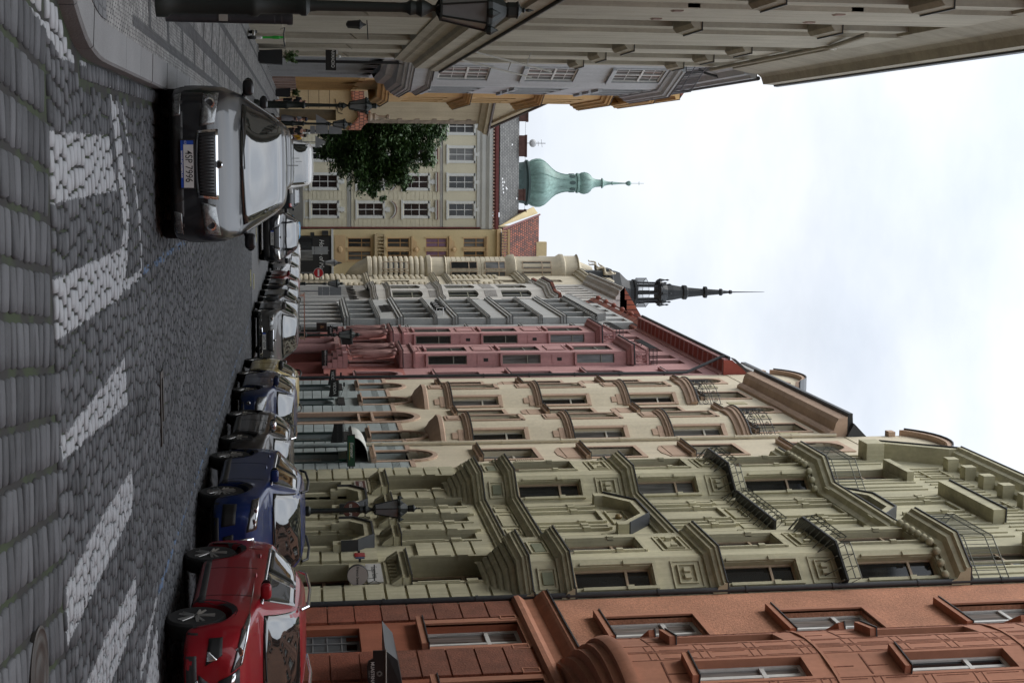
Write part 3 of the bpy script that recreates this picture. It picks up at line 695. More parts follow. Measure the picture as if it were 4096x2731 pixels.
hood(GB_, 36.25, 1.18, 3.32, 2.5); hood(GB_, 40.0, 1.15, 3.32, 2.55)
for a, b in ((32.2, 34.2), (41.4, 43.2), (35.8, 36.7), (37.6, 38.45), (39.3, 40.2)):
    window(GB_, G, a, b, 4.06, 6.02 if b - a > 1.5 else 6.08, -.46, TF, GLASSD, v=(.36, .68) if b - a > 1.5 else (), h=(.72,), t=.07)
    m = MB(); m.fbox(G, a - .12, b + .12, 3.86, 4.0, -.05, .24); m.fbox(G, a - .1, b + .1, 4.0, 4.05, -.05, .3)
    for s in (a - .1, b - .12): m.fprism(Fr(G(s, 0, 0)[:2], (-1, 0), (0, 1)), [(0, 3.55), (.1, 3.6), (.26, 3.85), (0, 3.85)], 0, .24)
    if b - a > 1.5:
        m.fbox(G, a, b, 3.5, 3.56, -.03, .05)
        for i in range(7): s = a + .08 + (b - a - .28) * i / 6; m.fbox(G, s, s + .1, 3.6, 3.78, -.02, .07)
    m.build('window_sill', GRN, GB_)
    m = MB(); m.fbox(G, a - .14, b + .14, 4.05, 4.075, -.05, .33); m.build('sill_flashing', ZINC, GB_)
    m = MB()
    for s in (a - .13, b + .01): m.fbox(G, s, s + .12, 4.08, 6.15, -.04, .1); m.fbox(G, s - .03, s + .15, 5.35, 5.62, -.04, .14); m.fbox(G, s + .03, s + .09, 4.2, 5.2, .1, .125)
    m.build('window_pilasters', GRN, GB_)
# bays: corbel steps, walls, cornices
def scale_plan(P, k, c):   # shrink a bay plan towards the wall plane x=10
    return [(10 - (10 - x) * k, c + (y - c) * (.55 + .45 * k)) for x, y in P]
for nm, P in (('near', bayB), ('far', bayA)):
    c = (P[0][1] + P[3][1]) / 2; m = MB(); n = 6
    for k in range(n):
        f = .10 + .9 * (k + 1) / n; Q = scale_plan(P, f, c); z = 5.72 + (6.55 - 5.72) * k / n; z1 = 5.72 + (6.55 - 5.72) * (k + 1) / n
        ringsurf(m, [(scale_plan(P, f - .09, c), z + .02), (Q, z + .09), (Q, z1 + .02)])
        m.poly([(x, y, z1 + .02) for x, y in Q])
    m.build('bay_corbel', GRN, GB_)
    w_ = MB(); orn = MB()
    for i in range(3):
        F = F2(P[i], P[i + 1]); L = math.dist(P[i], P[i + 1]); front = i == 1
        a, b = (.62, 1.62) if front else (.22, L - .22)
        hs = [(a, b, 7.78, 9.62, 0, .22), (a, b, 11.3, 13.12, 0, .22), (a, b, 14.65, 16.62, 0, .22)]
        wall(w_, F, 0, L, 6.7, 17.0, hs)
        for h in hs:
            window(GB_, F, h[0], h[1], h[2], h[3], -.2, TF, GLASSD, v=() if not front else (.5,), h=(.68,), t=.05)
            for s in (h[0] - .1, h[1] + .02): orn.fbox(F, s, s + .08, h[2] + .15, h[3] + .05, -.02, .06); orn.fbox(F, s - .02, s + .1, h[2] + 1.18, h[2] + 1.34, -.02, .09)
            orn.fbox(F, h[0] - .1, h[1] + .1, h[3] + .03, h[3] + .11, -.02, .05)
        panel(orn, F, a - .02, b + .02, 6.92, 7.36, .03, .05)
        for z in (10.1, 13.45):
            panel(orn, F, a - .1, b + .1, z, z + .72, .025, .035); panel(orn, F, a + .02, b - .02, z + .14, z + .58, .05, .03)
            orn.fbox(F, a + .14, a + .26, z + .27, z + .42, -.02, .085); orn.fbox(F, b - .26, b - .14, z + .27, z + .42, -.02, .085)
    w_.build('bay_wall', GRN, GB_); orn.build('bay_ornament', GRN, GB_)
    g = MB()
    for i in range(3):
        F = F2(P[i], P[i + 1]); L = math.dist(P[i], P[i + 1]); g.fbox(F, L * .33, L * .67, 7.02, 7.27, -.02, .035)
    g.build('bay_square_panels', GRS, GB_)
    m = MB(); m.poly([(x, y, 17.0) for x, y in P]); m.build('bay_terrace', ZINC, GB_)
path = [(10, a0), bayB[0], bayB[1], bayB[2], bayB[3], bayA[0], bayA[1], bayA[2], bayA[3], (10, a1)]
strip(GB_, 'first_cornice', path, 6.45, .28, .17, GRN); strip(GB_, 'sill_cornice', path, 7.38, .3, .24, GRN)
strip(GB_, 'second_cornice', path, 10.92, .34, .25, GRN); strip(GB_, 'balcony_cornice', path, 16.75, .46, .42, GRN)
m = MB()       # egg shaped brackets below the top bay cornice
for P in (bayB, bayA):
    for i in range(3):
        F = F2(P[i], P[i + 1]); L = math.dist(P[i], P[i + 1])
        for k in range(6 if i == 1 else 3): m.sphere(F(L * (k + .5) / (6 if i == 1 else 3), 16.68, .12), .11, 8, 5, (1, 1, .9))
m.build('cornice_brackets', GRN, GB_, smooth=True)
m = MB()
for i, x in enumerate([35.1, 35.25, 39.35, 39.5]): m.fbox(G, x, x + .05, 6.95, 7.3, -.02, .03)
panel(m, G, 37.2, 38.5, 6.92, 7.36, .03); panel(m, G, 36.35, 36.95, 6.92, 7.36, .03); panel(m, G, 38.75, 39.3, 6.92, 7.36, .03)
for z0, z1 in ((7.7, 9.72), (11.26, 13.24), (14.5, 16.7), (18.2, 20.15)):
    for a, b in tri:
        for s in (b - .12, a + .02): m.fbox(G, s, s + .1, z0 + .15, z1, -.02, .09); m.fbox(G, s - .02, s + .12, z0 + 1.3, z0 + 1.5, -.02, .12)
        m.fbox(G, b - .12, a + .12, z1, z1 + .1, -.02, .08)
m.build('window_mouldings', GRN, GB_)
m = MB(); panel(m, G, 37.1, 38.6, 13.35, 14.0, .03, .04); panel(m, G, 37.3, 38.4, 13.47, 13.88, .05, .03)
for x in (36.3, 38.95): panel(m, G, x, x + .6, 13.4, 13.9, .03, .04)
for k in range(16):     # vertical reeding of the top storey
    x = 31.1 + k * .9
    if not (32.0 < x < 34.0 or 36.3 < x < 39.3 or 41.3 < x < 43.05): m.fbox(G, x, x + .12, 17.5 + .1 * (k % 3), 20.4, -.02, .04); m.fbox(G, x + .4, x + .5, 17.5, 20.4, -.02, .04)
m.build('facade_panels', GRN, GB_)
# pointed gable over the first floor windows
def pediment(par, c, hw, zb, zs, zp, d=.3):
    m = MB(); o_ = [(c - hw, zb), (c - hw, zs), (c - hw * .45, zp), (c + hw * .45, zp), (c + hw, zs), (c + hw, zb)]
    for i in range(5):
        p, q = o_[i], o_[i + 1]; k = .82; P = [p, q, (c + (q[0] - c) * k, zb + (q[1] - zb) * k), (c + (p[0] - c) * k, zb + (p[1] - zb) * k)]
        m.fprism(G, P, -.05, d)
    panel(m, G, c - hw * .4, c + hw * .4, zb + .12, zb + (zp - zb) * .62, .05, .04)
    m.build('pediment', GRN, par)
    m = MB()
    for i in range(1, 4): p, q = o_[i], o_[i + 1]; m.fprism(G, [p, q, (q[0], q[1] + .04), (p[0], p[1] + .04)], -.05, d + .05)
    m.build('pediment_flashing', ZINC, par)
    m = MB(); m.sphere(G(c, zb + (zp - zb) * .38, .05), .14, 10, 6, (.5, 1, .7)); m.build('medallion', mat('gilt_olive', (.24, .17, .07), .5, .2, 8), par, smooth=True)
pediment(GB_, 37.8, 1.75, 9.85, 10.15, 10.9); pediment(GB_, 37.8, 1.8, 16.9, 17.2, 18.0)
for a, b in tri:
    for z0, z1 in ((7.78, 9.63), (11.3, 13.17), (14.62, 16.62), (18.3, 20.1)): window(GB_, G, b, a, z0, z1, -.26, TF, GLASSD, v=(.5,) if a - b > .8 else (), h=(.68,), t=.05)
window(GB_, G, 32.1, 33.9, 17.7, 20.2, -.26, TF, GLASS, v=(.33, .67), h=(.68,), t=.05); window(GB_, G, 41.4, 42.95, 17.7, 20.15, -.26, TF, GLASS, v=(.33, .67), h=(.68,), t=.05)
# iron balconies
ROAD_IRON = mat('olive_iron', (.10, .105, .08), .6, .2, 6)
def balcony(par, P, z, label=None, drop=.33, h=.28):
    """a narrow planter balcony: dark slab on brackets with a low rail; P = outer plan"""
    m = MB(); m.sweep(P, [(-.02, z + .03), (.28, z + .03), (.3, z + .05), (.3, z + .1), (-.02, z + .1)]); b = m.build('balcony', BLK, par)
    m = MB(); off = MB(); 
    for p, q in zip(P, P[1:]):
        F = F2(p, q); L = math.dist(p, q); k = max(2, round(L / .36))
        for i in range(k + 1):
            s = L * i / k; m.tube([F(s, z - drop, .0), F(s, z - .02, .3)], .014, 5); m.tube([F(s, z + .1, .33), F(s, z + .1 + h, .36)], .013, 5); m.tube([F(s, z + .1, .08), F(s, z + .1 + h, .36)], .009, 4)
        for zz, d in ((z + .1 + h, .36), (z + .1 + h * .5, .345)): m.tube([F(0, zz, d), F(L, zz, d)], .015, 5)
    m.build('railing', ROAD_IRON, b)
balcony(GB_, bayB, 14.1); balcony(GB_, bayA, 14.1); balcony(GB_, [(10, 36.0), (10, 39.5)], 14.1)
for P in (bayB, bayA):
    m = MB(); Q = [(x - .28 if 0 < i < 3 else x - .12, y + (-.15 if i == 0 else .15 if i == 3 else 0)) for i, (x, y) in enumerate(P)]
    grille_rail(m, Q, 17.3, 18.2, .12, .010, mid=(17.45, 18.0)); m.build('terrace_railing', ROAD_IRON, GB_)
# top cornice and gables
strip(GB_, 'eaves_cornice', [(10, a0), (10, 43.4)], 22.45, .55, .6, GRN)
m = MB(); m.fprism(G, [(43.3, 22.55), (44.75, 20.35), (44.75, 20.75), (43.3, 23.0)], -.5, .55); m.fbox(G, 44.2, 44.95, 20.1, 20.7, -.3, .6); m.build('sloping_cornice', GRN, GB_)
m = MB(); m.fprism(G, [(43.35, 23.0), (44.8, 20.75), (44.8, 20.79), (43.35, 23.05)], -.5, .6); m.build('cornice_flashing', ZINC, GB_)
m = MB()
for k in range(11): x = 31.4 + k * 1.22; m.fbox(G, x, x + .36, 22.1, 22.47, -.02, .42)
m.build('eaves_brackets', GRN, GB_)
m = MB()
for c in (): m.fprism(G, [(c - 2.6, 21.1), (c - 2.6, 21.9), (c - 1.2, 23.3), (c + 1.2, 23.3), (c + 2.6, 21.9), (c + 2.6, 21.1)], -1.2, .15)
for k in range(34):
    x = 30.95 + k * .36
    if x < 43: m.fbox(G, x, x + .08, 20.75, 22.0, -.02, .04)
for c in (32.9, 37.8, 41.9): panel(m, G, c - .5, c + .5, 21.1, 21.85, .07, .05)
m.build('attic_reeding', GRN, GB_)
m = MB()
m.poly([G(a0, 23.1, .0), G(43.4, 23.1, 0), G(43.4, 26, -4.5), G(a0, 26, -4.5)]); m.poly([G(a0, 23.1, 0), G(a0, 26, -4.5), G(a0, 22, -9)]); m.build('roof', ZINC, GB_)
for z, hw in ((20.0, 1.75),):
    m = MB(); m.fbox(G, 37.8 - hw, 37.8 + hw, 20.45, 20.8, -.05, .4); m.fbox(G, 41.2, 43.1, 20.2, 20.42, -.05, .32); m.fbox(G, 31.9, 34.1, 20.26, 20.46, -.05, .32); m.build('window_heads', GRN, GB_)
    m = MB(); m.fbox(G, 37.8 - hw - .04, 37.8 + hw + .04, 20.8, 20.83, -.05, .45); m.build('head_flashing', ZINC, GB_)
pipe(GB_, 9.93, 30.84, 0, 20.6, ZINC, .07)
# ------------------------------------------------ cream house with round bays
CB = thing('apartment_building', 'cream house with two round bays, tan trim and a blue grey ground floor', 'building', (10, 53.8, 0))
a0, a1 = 44.75, 62.95
bays = [(50.2, 1.75, .62), (57.1, 1.75, .62)]
m = MB(); gh = [(45.75, 47.3, 0, 2.75, 0, .35), (49.3, 50.8, 0, 2.75, 0, .35), (56.5, 57.9, 0, 2.75, .3, .35), (60.1, 61.5, 0, 2.75, .3, .35), (52.55, 54.7, 0, 5.9, 1.0, .22)]
mz = [(45.8, 47.3, 3.92, 5.85, .75), (49.2, 50.7, 3.92, 5.85, .75), (56.5, 58.0, 3.92, 5.8, .75), (60.1, 61.55, 3.92, 5.8, .75)]
wall(m, G, a0, a1, 0, 5.0, gh[:4] + [(52.55, 54.7, 0, 5.0)] + [(h[0], h[1], h[2], 5.0, 0, .3) for h in mz], .3)
# block joints: proud blocks
def blocks(m, F, a, b, z0, z1, h, d=.022, g=.03):
    z = z0
    while z + .05 < z1:
        t = min(z + h - g, z1); m.fbox(F, a + g / 2, b - g / 2, z, t, -.02, d); z += h
for a, b in ((44.8, 45.7), (47.35, 48.15), (48.4, 49.25), (50.85, 51.7), (51.7, 52.45), (54.8, 55.65), (55.65, 56.45), (57.95, 59.0), (59.0, 60.05), (61.55, 62.9)): blocks(m, G, a, b, .05, 3.35, .38)
for a, b in ((44.8, 45.7), (47.35, 49.1), (50.85, 52.45), (54.8, 56.4), (58.1, 60.0), (61.65, 62.9)):
    m.fbox(G, a, b, 3.36, 3.85, -.02, .022); m.fbox(G, a, b, 3.88, 4.4, -.02, .022); m.fbox(G, a, b, 4.66, 4.98, -.02, .022)
    for k in range(5): m.fbox(G, a, b, 4.43 + .045 * k, 4.455 + .045 * k, -.02, .02)
m.build('ground_floor_wall', BLG, CB)
m = MB(); up = []
for z, z1 in ((7.42, 9.3), (11.02, 12.85), (14.62, 16.4)): up += [(45.72, 47.3, z, z1), (53.75, 54.75, z, z1), (60.5, 61.7, z, z1)]
up += [(45.85, 47.3, 18.2, 20.2, .72), (49.35, 50.85, 18.0, 19.95), (53.3, 54.4, 17.9, 20.15, .55), (56.55, 58.1, 18.0, 19.95), (60.5, 61.7, 18.1, 20.1, .6)]
wall(m, G, a0, a1, 5.0, 21, [h[:2] + (5.0,) + h[3:] for h in mz] + [(52.55, 54.7, 5.0, 5.9, .9, .3)] + up, .3)
shell(m, G, a0, a1, 0, 21)
for c in (46.5, 61.15):       # curved end gables
    s = 1.72; A = arcpts(c - s, c + s, 23.0, .75, 10); m.fprism(G, [(c - s, 20.9), (c + s, 20.9)] + A, -2.2, .02)
m.build('wall', CRM, CB)
m = MB()
for c in (46.5, 61.15):
    s = 1.78; A = arcpts(c - s, c + s, 23.0, .78, 10)
    for p, q in zip(A, A[1:]): m.fprism(G, [p, q, (q[0], q[1] + .16), (p[0], p[1] + .16)], -2.3, .22)
    for e in (c - s - .1, c + s - .25): m.fbox(G, e, e + .35, 22.5, 22.75, -.3, .2)
m.build('gable_coping', TAN, CB)
m = MB()
for c in (46.5, 61.15):
    s = 1.8; A = arcpts(c - s, c + s, 23.18, .78, 10)
    for p, q in zip(A, A[1:]): m.fprism(G, [p, q, (q[0], q[1] + .04), (p[0], p[1] + .04)], -2.3, .28)
m.build('gable_flashing', ZINC, CB)
for c in (46.5, 61.15):
    window(CB, G, c - .42, c + .42, 21.75, 22.65, .015, CWF, CRM, v=(), h=(), t=.08)
# portal with arch
m = MB(); F = G
wall(m, F, 52.55, 54.7, 0, 5.9, [(52.95, 54.3, 0, 3.4, .6, 1.0), (53.0, 54.25, 4.25, 5.6, .62, .4)], .4, d=-.2)
A0 = arcpts(52.45, 54.8, 4.95, 1.05, 12); A1 = arcpts(52.68, 54.57, 4.95, .82, 12)
for i in range(12): m.fprism(F, [A0[i], A0[i + 1], A1[i + 1], A1[i]], -.1, .06)
m.fbox(F, 52.45, 52.68, 0, 4.95, -.1, .06); m.fbox(F, 54.57, 54.8, 0, 4.95, -.1, .06); m.fbox(F, 52.6, 54.65, 4.12, 4.22, -.2, .08); m.fbox(F, 52.6, 54.65, 3.62, 3.7, -.2, .03)
m.build('portal', TAN, CB)
m = MB()
for k in range(14): m.fbox(F, 52.8 + k * .13, 52.83 + k * .13, 3.72, 4.1, -.16, -.13)
m.build('portal_railing', mat('tan_iron', (.25, .17, .1), .5), CB)
doorleaf(CB, G, 52.95, 54.3, 0, 3.4, -1.1, BRN)
window(CB, G, 53.0, 54.25, 4.25, 5.6, -.5, CWF, GLASSD, h=(.5,), t=.05)
for a, b, z0, z1, _, D in gh[:4]:
    near = a < 52
    window(CB, G, a, b, z0, z1, -.3, DGN, GLASSD, h=(.78,), v=() if near else (.5,), t=.08)
    if near:
        m = MB()
        for k in range(26): s = a + .03 + (b - a - .06) * k / 25; m.fbox(G, s - .009, s + .009, .5, 2.12, -.2, -.18)
        for k in range(7): m.fbox(G, a, b, .5 + k * .27, .515 + k * .27, -.182, -.17)
        m.build('window_grille', mat('pale_grille', (.34, .34, .31), .5, .1, 2), CB)
    m = MB(); m.fbox(G, a - .02, a + .06, 0, 2.8, -.02, .06); m.fbox(G, b - .06, b + .02, 0, 2.8, -.02, .06); m.build('door_trim', DGN, CB)
for a, b, z0, z1, r in mz:
    window(CB, G, a, b, z0, z1, -.28, CWF, GLASSD, h=(.62,), t=.06)
    m = MB(); w_ = .16
    m.fbox(G, a - w_, a, z0, z1 - r, -.04, .05); m.fbox(G, b, b + w_, z0, z1 - r, -.04, .05)
    A0 = arcpts(a, b, z1 - r, r, 10); A1 = arcpts(a - w_, b + w_, z1 - r, r + w_, 10)
    for i in range(10): m.fprism(G, [A0[i], A0[i + 1], A1[i + 1], A1[i]], -.04, .07)
    m.fbox(G, a - .22, b + .22, z0 - .16, z0 - .05, -.05, .16); m.fbox(G, a - .22, b + .22, z0 - .05, z0, -.05, .24); m.build('window_surround', TAN, CB)
    m = MB(); m.fbox(G, a - .1, b + .1, 2.95, 3.22, -.03, .07); m.build('shop_panel', DRK, CB)
m = MB()
for a, b in ((44.78, 45.64), (47.48, 49.02), (50.88, 52.43), (54.82, 56.32), (58.18, 59.92), (61.72, 62.92)): m.fbox(G, a, b, 5.0, 5.16, -.04, .05)
m.build('trim_band', TAN, CB)
for i, h in enumerate(up):
    a, b, z0, z1 = h[:4]; r = h[4] if len(h) > 4 else 0
    window(CB, G, a, b, z0, z1, -.27, CWF, GLASSD if i % 3 else GLASS, h=(.66,), t=.055)
    m = MB(); w_ = .15
    m.fbox(G, a - w_, a, z0, z1 - r, -.04, .04); m.fbox(G, b, b + w_, z0, z1 - r, -.04, .04)
    if r:
        A0 = arcpts(a, b, z1 - r, r, 10); 
        m.fprism(G, [(a - w_, z1 - r)] + [(a, z1 - r)] + A0[::-1][1:6] + [((a + b) / 2, z1 + w_), (a - w_, z1 + w_)], -.04, .04)
        m.fprism(G, [(b + w_, z1 - r)] + [(b, z1 - r)] + A0[1:6] + [((a + b) / 2, z1 + w_), (b + w_, z1 + w_)], -.04, .041)
    else: m.fbox(G, a - w_, b + w_, z1, z1 + w_, -.04, .04)
    m.fbox(G, a - .2, b + .2, z0 - .14, z0 - .03, -.05, .15); m.fbox(G, a - .22, b + .22, z0 - .03, z0, -.05, .22)
    if 10 < z0 < 17: m.fprism(G, [(a - .1, z0 - .15), (b + .1, z0 - .15), (b + .1, z0 - .8), ((a + b) / 2 + .3, z0 - 1.0), ((a + b) / 2 - .3, z0 - 1.0), (a - .1, z0 - .8)], -.02, .02); m.fbox(G, a, b, z0 - .75, z0 - .3, -.02, .035)
    m.build('window_surround', TAN, CB)
    q = MB(); q.fbox(G, a - .23, b + .23, z0, z0 + .022, -.05, .25); q.build('sill_flashing', ZINC, CB)
    if z0 < 8: q = MB(); q.fbox(G, a - .9, a - .17, z1 - .8, z1 - .2, -.02, .012); [q.fbox(G, a - .9, a - .17, z1 - .8 + .07 * k, z1 - .77 + .07 * k, -.02, .03) for k in range(9)]; q.build('ribbed_panel', CRM, CB)
for x in (52.2, 48.9, 55.2, 59.4):
    if 48 < x: m = MB(); m.fbox(G, x, x + .5, 18.75, 19.5, -.02, .02); m.build('stucco_panel', mat('ochre_mosaic', (.42, .38, .24), .9, .2, 12), CB)
for c, hw, sg in bays:
    n = 14; P = arcplan(10, c, hw, sg, n)
    m = MB(); ringsurf(m, [(arcplan(10, c, hw * f, max(.015, sg * g), n), z) for f, g, z in ((.60, .02, 5.95), (.78, .35, 6.0), (.92, .72, 6.1), (1.0, 1.0, 6.28), (1.03, 1.1, 6.32), (1.03, 1.1, 6.46), (1, 1, 6.5))]); m.build('bay_base', TAN, CB, smooth=True)
    cols = [(0, 3), (5, 9), (11, 14)]; m = MB(); tr = MB()
    for i in range(n):
        F = F2(P[i], P[i + 1]); L = math.dist(P[i], P[i + 1])
        if not any(a <= i < b for a, b in cols): m.poly([F(0, 6.5), F(L, 6.5), F(L, 17.3), F(0, 17.3)])
    lv = ((7.45, 9.3), (11.05, 12.9), (14.65, 16.5))
    for ci, (p, q) in enumerate(cols):
        F = F2(P[p], P[q]); L = math.dist(P[p], P[q]); e = .14 if ci != 1 else .1
        wall(m, F, 0, L, 6.5, 17.3, [(e, L - e, z0, z1, .28 if ci == 1 else 0) for z0, z1 in lv], .2)
        for z0, z1 in lv:
            window(CB, F, e, L - e, z0, z1, -.17, CWF, GLASS if ci == 1 else GLASSD, h=(.66,), t=.05, v=(.5,) if ci == 1 else ())
            w_ = .11; tr.fbox(F, e - w_, e, z0, z1 + .06, -.02, .045); tr.fbox(F, L - e, L - e + w_, z0, z1 + .06, -.02, .045); tr.fbox(F, e - w_, L - e + w_, z1, z1 + .16, -.02, .045)
            if ci == 1:
                tr.fbox(F, e, L - e, z0 - .85, z0 - .3, -.02, .035); tr.fbox(F, e + .12, L - e - .12, z0 - .76, z0 - .4, -.02, .055)
            else: tr.fbox(F, e - .05, L - e + .05, z0 - .5, z0 - .3, -.02, .03); tr.fbox(F, e + .1, L - e - .1, z0 - .72, z0 - .52, -.02, .03)
    m.build('bay_wall', CRM, CB); tr.build('bay_trim', TAN, CB)
    for z, dz in ((7.18, .25), (10.78, .25), (14.38, .25), (17.0, .42)):
        m = MB(); m.sweep(P, prof(z, dz, .14 if dz < .3 else .2)); m.build('bay_cornice', TAN, CB)
        m = MB(); m.sweep(P, [(-.04, z + dz), (.17 if dz < .3 else .24, z + dz), (.17 if dz < .3 else .24, z + dz + .03), (-.04, z + dz + .04)]); m.build('bay_flashing', ZINC, CB)
    m = MB(); m.poly([(x, y, 17.44) for x, y in P]); m.build('bay_terrace', ZINC, CB)
    # scrolled iron railing
    P = arcplan(10, c, hw * 1.0, sg * 1.12, 8); m = MB()
    for p, q in zip(P, P[1:]):
        F = F2(p, q); L = math.dist(p, q)
        for z in (17.55, 18.02, 18.12, 18.42): m.tube([F(0, z, 0), F(L, z, 0)], .016, 5)
        m.tube([F(0, 17.5, 0), F(0, 18.5, 0)], .017, 5)
        for cx, cz, r in ((L * .3, 17.78, .16), (L * .72, 17.8, .12), (L * .5, 18.24, .1)):
            pr = None; pts_ = []
            for t in range(15): a = t * .62; rr_ = r * (1 - t / 18); pts_.append(F(cx + rr_ * math.cos(a), cz + rr_ * math.sin(a), 0))
            m.tube(pts_, .013, 4)
    m.build('scroll_railing', BLK, CB)
q = MB(); CP = [(10, 48.35), (10, 59.3)]
q.sweep(CP, [(-.05, 20.3), (.12, 20.32), (.2, 20.42), (.22, 20.55), (.5, 20.62), (.66, 20.72), (.7, 20.9), (.72, 21.05), (-.05, 21.05)]); q.build('eaves_cornice', TAN, CB)
q = MB(); q.sweep(CP, [(-.05, 21.05), (.78, 21.05), (.84, 21.1), (.84, 21.24), (.74, 21.24), (-.05, 21.3)]); q.build('gutter', BLK, CB)
q = MB(); q.fprism(Fr((10, 0), (1, 0), (0, 1)), [(-.5, 21.25), (2.6, 24.3), (10, 24.3), (12, 21.0), (0, 21.0)], 48.2, 59.4); q.build('roof', ZINC, CB)
pipe(CB, 9.92, 48.27, 3.0, 20.6, CRM, .065); pipe(CB, 9.92, 48.27, 0, 3.05, BLG, .07)
m = MB()
for k, dz in ((0, 0), (1, .09), (2, -.03), (3, .06), (4, .02), (5, .08)): s = 51.9 - .22 * k; m.tube([G(s, 6.55 + dz, .02), G(s - .12, 6.9 + dz, .02), G(s - .05, 7.0, .02)], .012, 4)
m.build('signature_lettering', BLK, CB)

# ------------------------------------------------ pink house
PB = thing('apartment_building', 'pink house with two slim square bays and muscular statues over the entrance', 'building', (10, 71.6, 0))
a0, a1 = 63.0, 80.25
nb = [(10, 66.35), (9.35, 66.5), (9.35, 69.5), (10, 69.65)]; fb = [(10, 73.8), (9.35, 73.95), (9.35, 76.95), (10, 77.1)]
m = MB(); arch = [(63.5, 64.85, 3.9, 5.85, .65), (67.2, 68.3, 3.7, 5.7, .55), (71.0, 72.3, 3.9, 5.75, .62), (74.9, 76.0, 3.7, 5.7, .55), (78.2, 79.5, 3.9, 5.8, .62)]
gd = [(63.5, 64.9, 0, 2.7), (67.2, 68.6, 0, 2.5), (70.9, 72.4, 0, 3.1, .6), (74.8, 76.1, 0, 2.5), (78.2, 79.5, 0, 2.7)]
wall(m, G, a0, a1, 0, 6.2, [g[:4] + ((g[4] if len(g) > 4 else 0), .5) for g in gd] + arch, .32); m.build('ground_floor_wall', PNR, PB)
m = MB(); flush = [(63.5, 64.9, 7.5, 9.6), (63.5, 64.9, 10.95, 13.0), (63.5, 64.9, 14.5, 16.4, .4)] + [(x, x + 1.3, z, z1) for x in (70.9, 78.2) for z, z1 in ((7.5, 9.5), (11.5, 13.65), (15.3, 17.4))]
top = [(x, x + 1.25, 18.25, 20.0) for x in (63.5, 66.6, 68.4, 71.0, 74.0, 75.8, 78.3)]
wall(m, G, a0, a1, 6.2, 20.9, flush + top, .26); shell(m, G, a0, a1, 0, 20.9); m.build('wall', PNK, PB)
for h in arch + flush + top: window(PB, G, h[0], h[1], h[2], h[3], -.24, mat('olive_grey_frame', (.20, .21, .17), .5), GLASSD, h=(.66,), t=.05, sill=(.1, .1, .13, PNK))
for g in gd: doorleaf(PB, G, g[0], g[1], 0, g[3], -.45, DRK, False)
m = MB()
for h in arch:
    a, b, z0, z1, r = h; A0 = arcpts(a, b, z1 - r, r, 8); A1 = arcpts(a - .2, b + .2, z1 - r, r + .2, 8)
    for i in range(8): m.fprism(G, [A0[i], A0[i + 1], A1[i + 1], A1[i]], -.04, .08)
    m.fbox(G, a - .2, a, z0, z1 - r, -.04, .08); m.fbox(G, b, b + .2, z0, z1 - r, -.04, .08)
m.build('arch_surround', PNK, PB)
for P in (nb, fb):
    m = MB(); o_ = MB()
    for i in range(3):
        F = F2(P[i], P[i + 1]); L = math.dist(P[i], P[i + 1]); hs = []
        for z in (7.4, 10.95, 14.55): hs += [(.5, 1.75, z, z + 1.95) if False else (.75, 2.25, z, z + 1.95)] if i == 1 else [(.14, L - .1, z, z + 1.85)]
        wall(m, F, 0, L, 6.75, 17.0, hs, .14)
        for h in hs:
            window(PB, F, h[0], h[1], h[2], h[3], -.12, MATS['olive_grey_frame'], GLASSD, v=(.5,) if i == 1 else (), h=(.66,), t=.04)
            o_.fbox(F, h[0] - .1, h[1] + .1, h[2] - .1, h[2], -.02, .1)
            o_.fbox(F, h[0], h[1], h[2] - 1.2, h[2] - .4, -.02, .02)
            if i == 1: panel(o_, F, h[0], h[1], h[2] - 1.3, h[2] - .3, .04, .06)
    m.build('bay_wall', PNK, PB); o_.build('bay_trim', PNK, PB)
    q = MB()
    for i in (0, 2):
        F = F2(P[i], P[i + 1]); L = math.dist(P[i], P[i + 1])
        for z in (10.05, 13.6): q.fbox(F, L * .38, L * .62, z, z + .22, -.02, .03)
    q.build('dark_tiles', DRK, PB)
    q = MB(); q.sweep(P, [(-.1, 6.05), (.16, 6.05), (.2, 6.12), (.2, 6.2), (.03, 6.22), (.03, 6.68), (.12, 6.7), (.14, 6.8), (-.1, 6.8)]); q.poly([(x, y, 6.06) for x, y in P]); q.build('bay_base', PNK, PB)
    q = MB(); q.sweep(P, [(-.05, 6.2), (.23, 6.2), (.23, 6.23), (-.05, 6.23)]); q.build('bay_flashing', ZINC, PB)
    q = MB(); q.sweep(P, [(-.05, 17.0), (.1, 17.02), (.2, 17.12), (.34, 17.18), (.38, 17.28), (-.05, 17.3)]); q.poly([(x, y, 17.29) for x, y in P]); q.build('bay_cornice', PNK, PB)
    q = MB(); q.sweep(P, [(-.05, 17.3), (.42, 17.3), (.42, 17.34), (-.05, 17.36)]); q.build('bay_flashing', ZINC, PB)
    # parapet with balusters and a low rail
    q = MB()
    for i in range(3):
        F = F2(P[i], P[i + 1]); L = math.dist(P[i], P[i + 1]); q.fbox(F, 0, L, 17.35, 17.45, -.1, .02); q.fbox(F, 0, L, 17.98, 18.1, -.12, .06); q.fbox(F, 0, .1, 17.4, 18.0, -.1, .02); q.fbox(F, L - .12, L, 17.4, 18.0, -.1, .02)
        for k in range(3 if i != 1 else 10): s = .2 + (L - .4) * k / (2 if i != 1 else 9); q.lathe(F(s, 17.45, -.04), [(.04, 0), (.06, .12), (.03, .3), (.055, .45), (.04, .53)], 6)
    q.build('balustrade', PNK, PB)
    q = MB(); grille_rail(q, [(10, P[0][1]), (P[1][0] - .15, P[1][1] - .1), (P[2][0] - .15, P[2][1] + .1), (10, P[3][1])], 18.12, 18.5, .09, .012, mid=(18.3,)); q.build('railing', BLK, PB)
